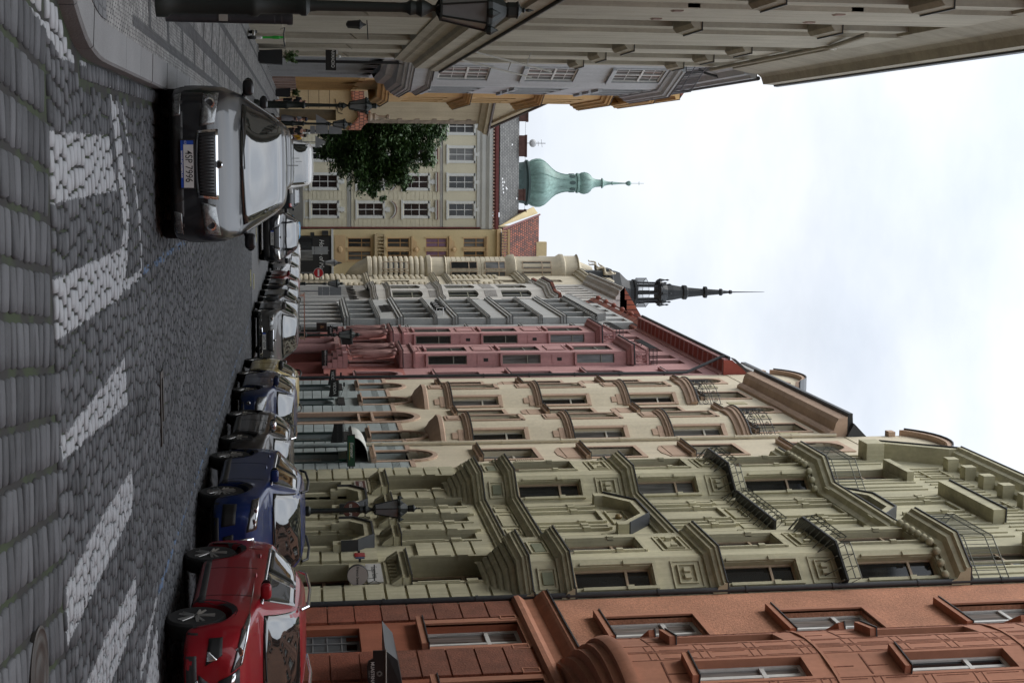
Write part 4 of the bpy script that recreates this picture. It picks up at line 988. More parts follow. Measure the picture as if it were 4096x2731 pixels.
q = MB(); EP = [(10, a0), (10, a1)]; q.sweep(EP, [(-.05, 20.6), (.05, 20.6), (.08, 20.75), (.1, 20.78), (.72, 20.82), (.74, 21.0), (-.05, 21.0)]); q.build('eaves', PNK, PB)
q = MB()
for k in range(20):
    y = a0 + .15 + k * .86
    if y + .75 < a1: q.poly([(9.86, y, 20.774), (9.34, y, 20.80), (9.34, y + .62, 20.80), (9.86, y + .62, 20.774)])
q.build('eaves_coffers', mat('brick_red_panel', (.30, .07, .05), .9), PB)
q = MB(); q.sweep(EP, [(-.02, 21.0), (.76, 21.0), (.84, 21.04), (.84, 21.12), (-.02, 21.14)]); q.build('gutter', ZINC, PB)
q = MB(); q.fprism(Fr((9.3, 0), (1, 0), (0, 1)), [(0, 21.1), (1.2, 22.5), (8, 24.6), (13, 21.0), (0, 21.0)], a0 + .02, a1 - .02); q.build('roof', RTL, PB)
q = MB(); q.fprism(Fr((9.3, 0), (1, 0), (0, 1)), [(.02, 20.78), (.02, 21.2), (1.2, 22.6), (8, 24.7), (8, 20.78)], a0 - .1, a0); q.build('gable_wall', mat('brick_red_panel', (0, 0, 0)), PB)
q = MB(); q.fprism(Fr((9.3, 0), (1, 0), (0, 1)), [(-.05, 21.2), (1.2, 22.65), (1.2, 22.75), (-.05, 21.32)], a0 - .15, a0 + .3); q.build('verge_flashing', ZINC, PB)
pipe(PB, 9.9, 63.12, 0, 18.9, ZINC, .075); q = MB(); q.tube([(9.9, 63.12, 18.8), (9.88, 63.14, 19.1), (9.25, 63.5, 20.8), (9.22, 63.5, 21.0)], .07, 8); q.build('drainpipe', ZINC, PB)
# grey dormer above
q = MB(); q.box(11.3, 14, 69.2, 74, 23.2, 24.9); q.box(11.15, 14, 69.0, 74.2, 24.9, 25.2); q.build('dormer', GRY, PB); q = MB(); q.box(11.1, 14, 68.95, 74.25, 25.2, 25.45); q.build('dormer_roof', BLK, PB)
# consoles, columns, urn balcony
q = MB()
for P in (nb, fb):
    for s in (P[1][1] + .35, P[2][1] - .35):
        for k in range(5): q.box(10 - .12 - .15 * k, 10.02, s - .34, s + .34, 2.45 + .24 * k, 2.45 + .24 * (k + 1) - .02)
q.build('console', PNK, PB)
for y in (70.45, 72.75):
    q = MB(); q.lathe((9.6, y, .0), [(.36, 0), (.36, .35), (.3, .42), (.27, .5), (.25, 1.5), (.23, 2.6), (.25, 2.65), (.3, 2.8), (.34, 2.95), (.34, 3.1)], 16); q.build('column', PNK, PB, smooth=True)
q = MB(); q.box(9.3, 10, 70.0, 73.2, 3.1, 3.32); q.box(9.4, 10, 70.1, 73.1, 3.32, 3.45); q.build('entrance_balcony', PNS, PB)
q = MB(); grille_rail(q, [(10, 70.15), (9.38, 70.15), (9.38, 73.05), (10, 73.05)], 3.46, 4.0, .14, .012); q.build('balcony_railing', BLK, PB)

# ---- figures (statues and people) grown from a skeleton
def figure(name, J, E_, m, parent=None, loc=(0, 0, 0), rz=0., scale=1., sub=2, root=0):
    """J: joint -> (x,y,z,rx,ry); E_: edges. x right, y depth (front is -y), z up"""
    me = bpy.data.meshes.new(name); ks = list(J); ix = {k: i for i, k in enumerate(ks)}
    me.from_pydata([J[k][:3] for k in ks], [(ix[a], ix[b]) for a, b in E_], [])
    o = bpy.data.objects.new(name, me); COL.objects.link(o); md = o.modifiers.new('s', 'SKIN'); md.use_smooth_shade = True
    for i, k in enumerate(ks): v = me.skin_vertices[0].data[i]; v.radius = J[k][3:5]; v.use_root = (i == root)
    if sub: o.modifiers.new('u', 'SUBSURF').levels = sub; o.modifiers['u'].render_levels = sub
    bpy.context.view_layer.update(); dg = bpy.context.evaluated_depsgraph_get(); nm = bpy.data.meshes.new_from_object(o.evaluated_get(dg)); bpy.data.objects.remove(o)
    nm.name = name
    if m: nm.materials.clear(); nm.materials.append(m)
    for v in nm.vertices: v.co = v.co * scale
    nm.polygons.foreach_set('use_smooth', [True] * len(nm.polygons))
    q = bpy.data.objects.new(name, nm); COL.objects.link(q); q.location = loc; q.rotation_euler = (0, 0, rz)
    if parent: q.parent = parent; q.location = Vector(loc) - wloc(parent)
    return q
EB = [('hip', 'waist'), ('waist', 'chest'), ('chest', 'neck'), ('neck', 'head'), ('head', 'crown'), ('chest', 'shL'), ('shL', 'elL'), ('elL', 'waL'), ('chest', 'shR'), ('shR', 'elR'), ('elR', 'waR'),
      ('hip', 'hipL'), ('hipL', 'knL'), ('knL', 'anL'), ('anL', 'toL'), ('hip', 'hipR'), ('hipR', 'knR'), ('knR', 'anR'), ('anR', 'toR')]
def body(arms, legs, s=1., lean=0.):
    J = {'hip': (0, 0, .95, .13 * s, .11 * s), 'waist': (0, lean * .3, 1.12, .13 * s, .10 * s), 'chest': (0, lean, 1.36, .17 * s, .12 * s), 'neck': (0, lean * 1.2, 1.53, .055, .055), 'head': (0, lean * 1.4 - .01, 1.62, .085, .095), 'crown': (0, lean * 1.4, 1.73, .07, .08),
         'hipL': (-.1, 0, .9, .095 * s, .095 * s), 'hipR': (.1, 0, .9, .095 * s, .095 * s)}
    for sd, (k, a, t) in zip('LR', legs): J['kn' + sd] = k + (.062 * s, .062 * s); J['an' + sd] = a + (.042, .042); J['to' + sd] = t + (.035, .028)
    for sd, (sh, e, w_) in zip('LR', arms): J['sh' + sd] = sh + (.06 * s, .06 * s); J['el' + sd] = e + (.045 * s, .045 * s); J['wa' + sd] = w_ + (.033, .033)
    return J
stand = [((-.11, -.03, .5), (-.11, .02, .08), (-.12, -.13, .03)), ((.11, -.06, .5), (.13, .0, .08), (.15, -.15, .03))]
for P in (nb, fb):
    for s, mir in ((P[1][1] + .4, 1), (P[2][1] - .4, -1)):
        arms = [((-.2, 0, 1.44), (-.36, -.1, 1.30), (-.2, -.12, 1.62)), ((.2, 0, 1.44), (.34, -.08, 1.60), (.1, -.02, 1.78))]
        st = figure('atlas_statue', body(arms, stand, 1.6, -.10), EB, PNS, PB, (9.42, s, 3.63), R(-90), 1.36)
        for v in st.data.vertices:
            pass
        m = MB()
        for k in range(9):   # draped lion skin hanging from the waist
            a = k * .7; m.cyl((9.42 - .18 * math.cos(a), s + .22 * math.sin(a), 5.0), (9.40 - .2 * math.cos(a), s + .26 * math.sin(a), 4.35 - .25 * (k % 3)), .07, .05, 6)
        m.build('statue_drapery', PNS, PB, smooth=True)

# ------------------------------------------------ grey house with a boxy oriel
YB = thing('apartment_building', 'plain grey house with a wide boxy glazed oriel, next to the pink house', 'building', (10, 88, 0))
a0, a1 = 80.3, 96.9; BX = [(10, 83.3), (9.62, 83.32), (9.62, 94.3), (10, 94.32)]
m = MB(); hs = [(81.1, 82.4, z, z + 1.7) for z in (4.5, 7.55, 11.0, 14.2, 17.3)] + [(95.0, 96.2, z, z + 1.6) for z in (4.5, 7.55, 11.0, 14.2, 17.3)]
hs += [(83.8 + k * 2.62, 86.0 + k * 2.62, 0, 3.8, 0, .7) for k in range(4)]
wall(m, G, a0, a1, 0, 20.0, hs, .22); shell(m, G, a0, a1, 0, 20.0); m.build('wall', GRY, YB)
for k, h in enumerate(hs): window(YB, G, h[0], h[1], h[2], h[3], -.2 if h[2] else -.65, WF if h[2] else DRK, GLASSD, h=(.66,), t=.05, sill=(.1, .1, .14, GRY) if h[2] else None)
F = F2(BX[1], BX[2]); L = 10.98; lv = [(4.3, 5.82), (7.45, 9.2), (10.68, 12.35), (13.95, 15.5), (17.2, 18.75)]
m = MB(); op = [(.35 + k * 2.63, 2.65 + k * 2.63, z0, z1) for k in range(4) for z0, z1 in lv]
wall(m, F, 0, L, 3.9, 19.0, op, .32); S = F2(BX[0], BX[1]); m.poly([S(0, 3.9), S(.38, 3.9), S(.38, 19), S(0, 19)]); m.poly([(10, 94.32, 3.9), (9.62, 94.3, 3.9), (9.62, 94.3, 19), (10, 94.32, 19)]); m.poly([(x, y, 3.9) for x, y in BX]); m.poly([(x, y, 19.0) for x, y in BX]); m.build('oriel_wall', GRY, YB)
for a, b, z0, z1 in op: window(YB, F, a, b, z0, z1, -.3, GRD, GLASSD, v=(.33, .67), h=(.7,), t=.06)
for z0, z1 in lv:
    for z, dz, d in ((z0 - .36, .3, .16), (z1 + .02, .16, .12)):
        q = MB(); q.sweep(BX, [(-.02, z), (d * .6, z), (d * .6, z + dz * .5), (d, z + dz * .55), (d, z + dz), (-.02, z + dz)]); q.build('oriel_ledge', GRY, YB)
        q = MB(); q.sweep(BX, [(-.02, z + dz), (d + .03, z + dz), (d + .03, z + dz + .025), (-.02, z + dz + .03)]); q.build('ledge_flashing', BLK, YB)
q = MB(); q.sweep([(10, a0), (10, 83.2)] + [(9.55, 83.2), (9.55, 94.5), (10, 94.5)] + [(10, a1)], [(-.05, 19.0), (.15, 19.0), (.2, 19.35), (.25, 19.5), (-.05, 19.5)]); q.build('eaves_cornice', GRY, YB)
m = MB(); t5 = [(84.0 + k * 2.6, 85.3 + k * 2.6, 19.9, 21.1) for k in range(4)]; G9 = FY(9.95, -1); wall(m, G9, 83.2, 94.4, 19.5, 21.6, t5, .2); m.poly([G9(83.2, 19.5), G9(83.2, 21.6), G9(83.2, 21.6, -2), G9(83.2, 19.5, -2)]); m.build('attic_wall', GRY, YB)
for h in t5: window(YB, G9, *h, -.18, WF, GLASS, h=(), t=.06)
q = MB(); q.fprism(Fr((9.8, 0), (1, 0), (0, 1)), [(0, 21.6), (6, 26.5), (11, 21), (.3, 21)], a0, a1); q.build('roof', RTL, YB)
q = MB()
for k in range(6): q.sphere((9.75, 83.5 + k * 2.5, 21.75), .18, 8, 5)
q.tube([(9.75, 83, 21.8), (9.75, 96.5, 21.8)], .05, 5); q.build('snow_guard', mat('rust_red', (.18, .05, .03), .8), YB, smooth=True)
pipe(YB, 9.93, 80.45, 0, 19, BLK, .06)

q = MB()
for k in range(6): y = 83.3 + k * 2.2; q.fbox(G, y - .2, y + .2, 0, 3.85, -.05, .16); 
q.build('ground_floor_pilasters', mat('sunlit_pier_tone', (.60, .60, .58), .85, .08, 1), YB)  # pale colour paints sunlight onto the pier fronts
q = MB()
for k in range(5): q.fbox(G, 83.5 + k * 2.2, 85.1 + k * 2.2, 2.7, 3.8, -.05, .02)
q.build('shop_glazing', GLASSD, YB)
# ------------------------------------------------ pale grey old house
WB = thing('apartment_building', 'pale grey old house with arched ground floor and one angular bay', 'building', (10, 103, 0))
a0, a1 = 96.95, 108.95; BY = [(10, 98.8), (9.5, 100.4), (9.5, 104.2), (10, 105.6)]
m = MB(); hs = [(98.0, 99.3, 0, 5.4, .65), (100.6, 101.9, 0, 5.3, .65), (103.2, 104.5, 0, 5.4, .65), (106, 107.3, 0, 5.3, .65)]
wall(m, G, a0, a1, 0, 6.4, hs, .45); m.build('ground_floor_wall', GRR, WB)
m = MB()
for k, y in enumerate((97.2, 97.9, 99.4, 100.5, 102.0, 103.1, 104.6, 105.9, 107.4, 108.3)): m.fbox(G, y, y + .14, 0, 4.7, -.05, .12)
m.build('ground_floor_pilasters', MATS['sunlit_pier_tone'], WB)  # same painted-in sunlight on these pier fronts
for h in hs: window(WB, G, h[0], h[1], 0, h[3], -.42, GRD, GLASSD, h=(.6,), t=.06)
m = MB(); up = [(x, x + 1.2, z, z + 2.2, .25) for x in (97.3, 106.4) for z in (7.5, 11.6, 15.3)] + [(x, x + .8, 20.5, 22.6, .4) for x in (98, 99.6, 101.4, 103.2, 105, 106.8)]
wall(m, G, a0, a1, 6.4, 24, up, .25); shell(m, G, a0, a1, 0, 24); m.build('wall', GRW, WB)
for h in up: window(WB, G, h[0], h[1], h[2], h[3], -.22, GRD, GLASSD, h=(.66,), t=.05)
m = MB()
for i in range(3):
    F = F2(BY[i], BY[i + 1]); L = math.dist(BY[i], BY[i + 1]); c = L / 2; hw = .62 if i != 1 else 1.2
    hs = [(c - hw, c + hw, z, z + 2.15, .2) for z in (7.75, 11.7, 15.5)]; wall(m, F, 0, L, 6.4, 18.9, hs, .2)
    for h in hs: window(WB, F, h[0], h[1], h[2], h[3], -.18, mat('olive_frame', (.2, .2, .15), .5), GLASSD, h=(.66,), t=.06, v=(.5,) if hw < 1 else (.33, .67))
m.build('bay_wall', GRW, WB)
m = MB()
for i in range(3):
    F = F2(BY[i], BY[i + 1]); L = math.dist(BY[i], BY[i + 1])
    for z in (10.35, 14.3): m.fbox(F, .25, L - .25, z, z + .85, -.02, .02)
m.build('bay_roughcast_panels', GRR, WB)
path = [(10, a0)] + BY + [(10, a1)]
for z, dz, d in ((6.2, .4, .25), (7.35, .25, .18), (10.9, .35, .24), (18.6, .5, .4)): strip(WB, 'cornice', path, z, dz, d, GRW)
q = MB(); q.sweep(path, [(-.05, 19.1), (.5, 19.12), (.55, 19.3), (-.05, 19.5)]); q.build('tiled_ledge', RTL, WB)
strip(WB, 'eaves_cornice', [(10, a0), (10, a1)], 23.2, .6, .9, GRW)
q = MB(); q.fprism(Fr((9.1, 0), (1, 0), (0, 1)), [(0, 23.8), (6, 27.5), (11, 23.5), (.3, 23.5)], a0, a1); q.build('roof', RTL, WB)

# ------------------------------------------------ cream corner house with a turret and dark tower
KB = thing('corner_building', 'cream corner house with swelling stone courses, a round oriel and a black spired tower', 'building', (10, 113, 0))
a0, a1 = 109.0, 121.0; CO = [(10, a0), (9.75, 113.5), (9.9, 117), (10.8, 119.5), (12.5, 121)]
m = MB()
for i in range(4):
    F = F2(CO[i], CO[i + 1]); L = math.dist(CO[i], CO[i + 1]); hs = [(L * .3, L * .3 + 1.3, z, z + h) for z, h in ((.0, 4.4), (7.6, 2.2), (13.1, 2.3), (16.4, 2.2), (19.3, 2.6))] if i in (0, 1) else [(L * .3, L * .7, z, z + 2.2) for z in (2, 7.6, 13.1, 16.4, 19.3)]
    wall(m, F, 0, L, 0, 24, hs, .35)
    for h in hs: window(KB, F, *h, -.3, TF, GLASS, h=(.68,), t=.06)
m.poly([(x, y, 24) for x, y in CO] + [(20, 121, 24), (20, 109, 24)]); m.poly([(20, 109, 0), (20, 109, 24), (10, 109, 24), (10, 109, 0)]); m.poly([(12.5, 121, 0), (20, 121, 0), (20, 121, 24), (12.5, 121, 24)]); m.build('wall', CST, KB)
m = MB()        # swelling courses of stone
for k in range(40):
    z = .3 + .42 * k
    if z > 5.9 and z < 7.0 or 11.2 < z < 12.8: continue
    if z > 17: break
    for i in (0, 1):
        F = F2(CO[i], CO[i + 1]); L = math.dist(CO[i], CO[i + 1])
        for s0, s1 in ((.05, .55), (.6, 1.15), (L - 1.2, L - .65), (L - .6, L - .05)): m.lathe(F((s0 + s1) / 2, z + .2, .0), [(.02, -.19), (.27, -.12), (.3, 0), (.27, .12), (.02, .19)], 6, rot=R(30), sx=.55)
m.build('swelling_blocks', CST, KB, smooth=True)
for z, dz, d in ((6.1, .5, .35), (11.5, .4, .3), (12.6, .3, .25), (18.2, .5, .4), (19.0, .2, .2), (23.4, .6, .6)): strip(KB, 'cornice', CO, z, dz, d, CST)
tx, ty = 9.75, 115.9
m = MB(); m.lathe((tx, ty, 0), [(.05, 5.0), (.5, 5.3), (1.0, 5.9), (1.35, 6.6), (1.5, 6.7), (1.5, 7.0), (1.4, 7.05)] + [(r, 7.1 + .42 * k + dz) for k in range(10) for r, dz in ((1.3, .0), (1.46, .08), (1.5, .2), (1.46, .34), (1.3, .41))] + [(1.4, 11.4), (1.55, 11.5), (1.6, 11.8), (1.42, 11.9), (1.42, 12.9), (1.55, 13.0), (1.4, 13.1)] + [(r, 13.1 + .4 * k + dz) for k in range(12) for r, dz in ((1.37, .0), (1.42, .03), (1.42, .37), (1.37, .4))] + [(1.4, 18.0), (1.6, 18.3), (1.65, 18.7), (1.45, 18.8), (1.45, 22.2), (1.65, 22.5), (1.65, 22.8), (1.5, 22.9), (1.5, 23.9), (1.65, 24.0), (1.0, 24.3), (.6, 25.3), (.1, 25.5)], 20); m.build('turret', CST, KB, smooth=True)
for k, (z, h) in enumerate(((7.9, 2.1), (13.4, 2.2), (16.2, 1.7), (19.3, 2.4))):
    for t in (200, 235, 270, 305):
        F = Fr((tx + 1.41 * math.cos(R(t)), ty + 1.41 * math.sin(R(t))), (-math.sin(R(t)), math.cos(R(t))), (math.cos(R(t)), math.sin(R(t))))
        if t in (235, 270): window(KB, F, -.36, .36, z, z + h, .0, TF, GLASS, h=(.68,), v=(), t=.06)
m = MB()        # attic gable, scrolls and reclining figures
m.fprism(F2(CO[0], CO[1]), [(.3, 24), (3.8, 24), (3.6, 25.2), (2.9, 26.0), (1.2, 26.0), (.5, 25.2)], -1.0, .1); m.build('attic_gable', CST, KB)
arms = [((-.2, 0, 1.44), (-.4, -.05, 1.2), (-.3, -.25, 1.1)), ((.2, 0, 1.44), (.42, 0, 1.3), (.3, -.2, 1.15))]; sit = [((-.13, -.45, .85), (-.14, -.5, .4), (-.14, -.62, .36)), ((.13, -.45, .85), (.14, -.42, .4), (.14, -.55, .36))]
figure('roof_statue', body(arms, sit, 1.1), EB, CST, KB, (9.2, 114.3, 24.2), R(-60), 1.25); figure('roof_statue', body(arms, sit, 1.1), EB, CST, KB, (9.4, 111.9, 24.6), R(-110), 1.1)
# dark tower
sx, sy = 11.1, 113.5; BT = mat('black_patina', (.010, .012, .0135), .6, .35, 1.2, metal=.2)
m = MB(); m.lathe((sx, sy, 0), [(1.95, 23.8), (1.95, 25.6), (2.15, 25.7), (2.15, 26.3), (2.0, 26.4), (1.85, 27.0), (1.25, 27.6), (1.05, 27.9), (1.05, 28.2), (1.15, 28.3), (1.15, 28.5)], 8, rot=R(22.5)); m.build('tower_base', BT, KB)
m = MB()
for k in range(8): a = R(45 * k); m.cyl((sx + .82 * math.cos(a), sy + .82 * math.sin(a), 28.5), (sx + .78 * math.cos(a), sy + .78 * math.sin(a), 30.4), .09, .09, 6)
m.build('lantern_columns', BT, KB)
m = MB(); m.lathe((sx, sy, 0), [(1.0, 30.3), (1.1, 30.45), (1.0, 30.6), (.72, 31.1), (.66, 31.6), (.5, 32.4), (.62, 32.5), (.62, 32.75), (.42, 32.9), (.3, 34.2), (.5, 34.3), (.5, 34.5), (.28, 34.6), (.2, 35.6), (.3, 35.65), (.3, 35.8), (.15, 35.95), (.1, 36.4), (.18, 36.5), (.16, 36.65), (.05, 36.75), (.02, 39.3), (.01, 39.5)], 8, rot=R(22.5))
for k in range(8): a = R(45 * k); m.lathe((sx + 1.02 * math.cos(a), sy + 1.02 * math.sin(a), 0), [(.02, 30.3), (.14, 30.55), (.04, 31.0), (.08, 31.2), (.01, 31.35)], 6)
m.build('spire', BT, KB)
m = MB(); Q = [(sx + 1.2 * math.cos(R(45 * k)), sy + 1.2 * math.sin(R(45 * k))) for k in range(9)]; grille_rail(m, Q, 28.55, 29.4, .16, .014); m.build('tower_railing', BLK, KB)
# ================================================================ left side of the street (wall plane x = -3.85)
GL = FY(-3.85, 1)
LST = mat('warm_grey_stone', (.40, .37, .30), .9, .12, .6, .4, 40, streak=.14)
LSR = mat('warm_grey_roughcast', (.33, .31, .255), .95, .18, 2, 1., 22, fine=.25, fscale=14)
LWH = mat('cool_grey_plaster', (.44, .455, .47), .85, .08, .6, .15, 40, streak=.1)
YEL = mat('ochre_plaster', (.58, .37, .155), .88, .1, .6, .2, 40, streak=.12)
LA = thing('apartment_building', 'tall warm grey stone house with full height piers, opposite the coloured houses', 'building', (-3.85, 40, 0))
m = MB(); strips = [(21, 23), (25.5, 27.5), (31, 33), (37.8, 39.9), (45.8, 48.0), (50.2, 52.2), (54.3, 56.3)]
hs = [(a, b, 0.3 if i % 2 else 1.0, 5.2, 0, .35) for i, (a, b) in enumerate(strips)] + [(a + .25, b - .25, z, z + 2.35, 0, .3) for a, b in strips for z in (8.0, 12.25, 16.2)]
wall(m, GL, 14, 57.2, 0, 20, hs); shell(m, GL, 14, 57.2, 0, 20); m.build('wall', LST, LA)
for i, h in enumerate(hs): window(LA, GL, h[0], h[1], h[2], h[3], -.28, mat('grey_window_paint', (.33, .33, .31), .5), GLASSD if i % 2 else GLASS, h=(.7,), t=.07, v=(.33, .67) if h[2] < 2 else (.5,))
m = MB(); ed = [14] + [x for s in strips for x in s] + [57.2]
for i in range(0, len(ed), 2):
    a, b = ed[i], ed[i + 1]
    if b - a > 3.5: m.fbox(GL, a, b, 7.2, 19.3, -.05, .22); m.fbox(GL, a + .8, b - .8, 7.2, 19.3, -.05, .34)
    else: m.fbox(GL, a + .12, b - .12, 7.2, 19.3, -.05, .24)
    m.fbox(GL, a + .15, b - .15, .0, 5.5, -.05, .12); m.fbox(GL, a + .1, b - .1, 0, 1.1, -.05, .17)
m.build('giant_piers', LST, LA)
m = MB()
for a, b in strips:
    for z in (10.5, 14.75): m.fbox(GL, a + .1, b - .1, z, z + 1.2, -.05, .05)
m.build('spandrel_panels', LSR, LA)
for a, b in strips:
    for z in (12.0, 15.95):
        m = MB(); m.fprism(Fr(GL(a + .1, 0)[:2], (1, 0), (0, 1)), [(-.05, z), (.3, z), (.42, z + .1), (.46, z + .3), (-.05, z + .3)], 0, b - a - .2); m.build('window_sill', LST, LA); m = MB(); m.fbox(GL, a + .08, b - .08, z + .3, z + .33, -.05, .5); m.build('sill_flashing', BLK, LA)
    for z in (3.15,): m = MB(); m.fprism(Fr(GL(a - .1, 0)[:2], (1, 0), (0, 1)), [(-.05, z + .0), (.12, z), (.28, z + .22), (-.05, z + .22)], 0, .5); m.build('bracket', LST, LA)
BK = [(-3.85, 57.1), (-3.85, 14)]
q = MB(); q.sweep(BK, [(-.05, 5.2), (.16, 5.25), (.2, 5.5), (.25, 5.6), (.3, 5.95), (.42, 6.0), (.5, 6.1), (.5, 6.6), (.58, 6.65), (.62, 6.95), (-.05, 7.0)]); q.build('entablature', LST, LA)
q = MB(); q.sweep(BK, [(-.05, 7.0), (.68, 7.0), (.68, 7.04), (-.05, 7.1)]); q.build('entablature_flashing', BLK, LA)
q = MB(); q.sweep(BK, [(-.05, 19.0), (.3, 19.05), (.36, 19.3), (.45, 19.7), (.5, 20.1), (.62, 20.25), (.9, 20.35), (.92, 20.8), (-.05, 20.8)]); q.build('eaves_cornice', LST, LA)
q = MB(); q.sweep(BK, [(-.05, 20.8), (.98, 20.8), (1.0, 20.9), (1.0, 20.98), (-.05, 21)]); q.build('gutter', BLK, LA)
q = MB(); q.tube([(-3.35, 38, 17.0), (-3.42, 43.4, 18.0), (-3.42, 43.8, 18.3), (-3.5, 44.2, 18.15), (-3.5, 57, 18.1)], .075, 8); q.build('rainwater_pipe', LST, LA, smooth=True)
for y, z in ((49.2, 7.4), (53.2, 7.3)):       # flag pole holders
    q = MB(); q.tube([(-3.5, y, z), (-3.0, y + 2.5, z + 3.2)], .035, 6); q.box(-3.65, -3.45, y - .1, y + .1, z - .2, z + .1); q.tube([(-3.6, y + 1.6, z + 2.3), (-3.2, y + 1.6, z + 2.15)], .02, 5); q.build('flag_pole', mat('pale_metal', (.3, .29, .26), .5), LA)
m = MB(); m.fbox(GL, 34.2, 36.3, 7.1, 18, -.05, .13); m.fbox(GL, 33.8, 36.5, 10.8, 11.1, -.05, .32); m.fbox(GL, 33.8, 36.5, 14.9, 15.2, -.05, .32)
for z in (10.8, 14.9):
    for y in (34.2, 36.3): m.fprism(Fr((-3.78, y), (1, 0), (0, 1)), [(0, z - 1.0), (.12, z - .95), (.16, z - .5), (.3, z - .2), (.3, z), (0, z)], 0, .3)
m.build('balcony_bay', mat('dusty_pink_stone', (.28, .2, .165), .9, .2, 1), LA)
m = MB(); grille_rail(m, [(-3.7, 33.9), (-3.56, 33.9), (-3.56, 36.4), (-3.7, 36.4)], 11.25, 12.1, .14); grille_rail(m, [(-3.7, 33.9), (-3.56, 33.9), (-3.56, 36.4), (-3.7, 36.4)], 15.35, 16.2, .14); m.build('balcony_railing', BLK, LA)
m = MB(); m.box(-3.72, -3.5, 37.0, 37.5, .45, 1.35); m.build('wall_cabinet', mat('grey_cabinet', (.2, .2, .2), .5), LA)
q = MB(); q.tube([(-3.62, 40, 3.42), (-3.1, 40, 3.45)], .015, 5); q.lathe((-3.5, 40, 0), [(.03, 2.85), (.1, 2.9), (.12, 3.2), (.14, 3.22), (.05, 3.32), (.02, 3.4)], 6); q.build('wall_lantern', BLK, LA)

LB = thing('apartment_building', 'cool white grey house with an angular oriel, beside the ochre house', 'building', (-3.85, 66, 0))
m = MB(); hs = [(58.3, 59.6, 0, 5.0, .6), (61, 62.6, 0, 5.0, .6), (64, 65.8, 0, 5.0, .7), (68, 69.8, 0, 5.0, .7), (72, 73.2, 0, 5.0, .6)] + [(72.6, 73.8, z, z + 2.2) for z in (7.3, 11.1, 14.9)]
wall(m, GL, 57.25, 74.5, 0, 20, hs, .3); shell(m, GL, 57.25, 74.5, 0, 20); m.build('wall', LWH, LB)
for h in hs: window(LB, GL, h[0], h[1], h[2], h[3], -.28, WF, GLASSD, h=(.6,), t=.06)
BW = [(-3.85, 72.0), (-2.95, 70.0), (-2.95, 62.3), (-3.85, 59.5)]
m = MB(); tr = MB()
for i in range(3):
    F = F2(BW[i], BW[i + 1]); L = math.dist(BW[i], BW[i + 1]); hs = [(.75, L - .65, z, z + 2.15) for z in (7.35, 11.1, 14.9)] if i != 1 else [(a, a + 1.4, z, z + 2.15) for a in (1.0, 3.2, 5.4) for z in (7.35, 11.1, 14.9)]
    wall(m, F, 0, L, 6.2, 17.4, hs, .1)
    for h in hs:
        window(LB, F, h[0], h[1], h[2], h[3], -.08, WF, GLASS, h=(.56,), t=.07, v=(.5,), inner=((.25, .75), (.28, .8)))
        tr.fbox(F, h[0] - .12, h[1] + .12, h[2] - .2, h[2] - .02, -.02, .12); tr.fbox(F, h[0] - .1, h[0], h[2], h[3] + .1, -.02, .04); tr.fbox(F, h[1], h[1] + .1, h[2], h[3] + .1, -.02, .04); tr.fbox(F, h[0], h[1], h[3], h[3] + .1, -.02, .04)
m.build('bay_wall', LWH, LB); tr.build('window_surrounds', LWH, LB)
m = MB(); m.poly([(x, y, 5.9) for x, y in BW]); ringsurf(m, [([(-3.85 + (x + 3.85) * f, 65.8 + (y - 65.8) * (.7 + .3 * f)) for x, y in BW], z) for f, z in ((.3, 5.0), (.55, 5.2), (.6, 5.5), (.9, 5.65), (1.0, 5.9))]); m.build('bay_corbel', LWH, LB)
for z, dz, d in ((5.85, .4, .22), (6.9, .18, .12), (17.2, .5, .35)): strip(LB, 'cornice', BW, z, dz, d, LWH)
m = MB(); grille_rail(m, [(-3.85, 59.6), (-2.85, 62.2), (-2.85, 70.1), (-3.85, 72)], 17.75, 18.7, .16, .016, mid=(18.2,)); m.build('railing', mat('grey_iron', (.09, .09, .1), .5), LB)
strip(LB, 'eaves_cornice', [(-3.85, 74.4), (-3.85, 57.25)], 19.2, .9, .65, LWH)
q = MB(); q.tube([(-3.2, 57.3, 20.2), (-3.2, 74.4, 20.2)], .09, 8); q.tube([(-3.3, 61, 20.1), (-3.6, 61, 19.0), (-3.75, 61, 18.7)], .06, 6); q.build('gutter', BLK, LB, smooth=True)
q = MB(); q.box(-3.8, -3.68, 60.1, 60.24, 1.2, 6.0); q.build('drainpipe', BLK, LB)

LC = thing('apartment_building', 'ochre yellow house between the white grey one and the gabled one', 'building', (-3.85, 82, 0))
m = MB(); hs = [(75.3, 76.5, 0, 4.9), (78, 79.4, 0, 4.9), (81, 82.6, 0, 4.6, .8), (84.2, 85.6, 0, 4.9), (87.2, 88.6, 0, 4.9)] + [(75.0, 75.8, z, z + 2.2) for z in (7.4, 11.2, 15)]
wall(m, GL, 74.55, 90, 0, 21, hs, .35); shell(m, GL, 74.55, 90, 0, 21); m.build('wall', YEL, LC)
for h in hs: window(LC, GL, h[0], h[1], h[2], h[3], -.3, TF, GLASSD, h=(.7,), t=.06)
m = MB()
for s in (74.7, 76.7, 79.6, 82.8, 85.8, 88.8): m.fbox(GL, s, s + .9, 0, 1.3, -.05, .1)
m.build('stone_plinth', mat('dusty_pink_stone', (0, 0, 0)), LC)
BYL = [(-3.85, 88.5), (-3.1, 87), (-3.1, 78), (-3.85, 76.3)]; m = MB()
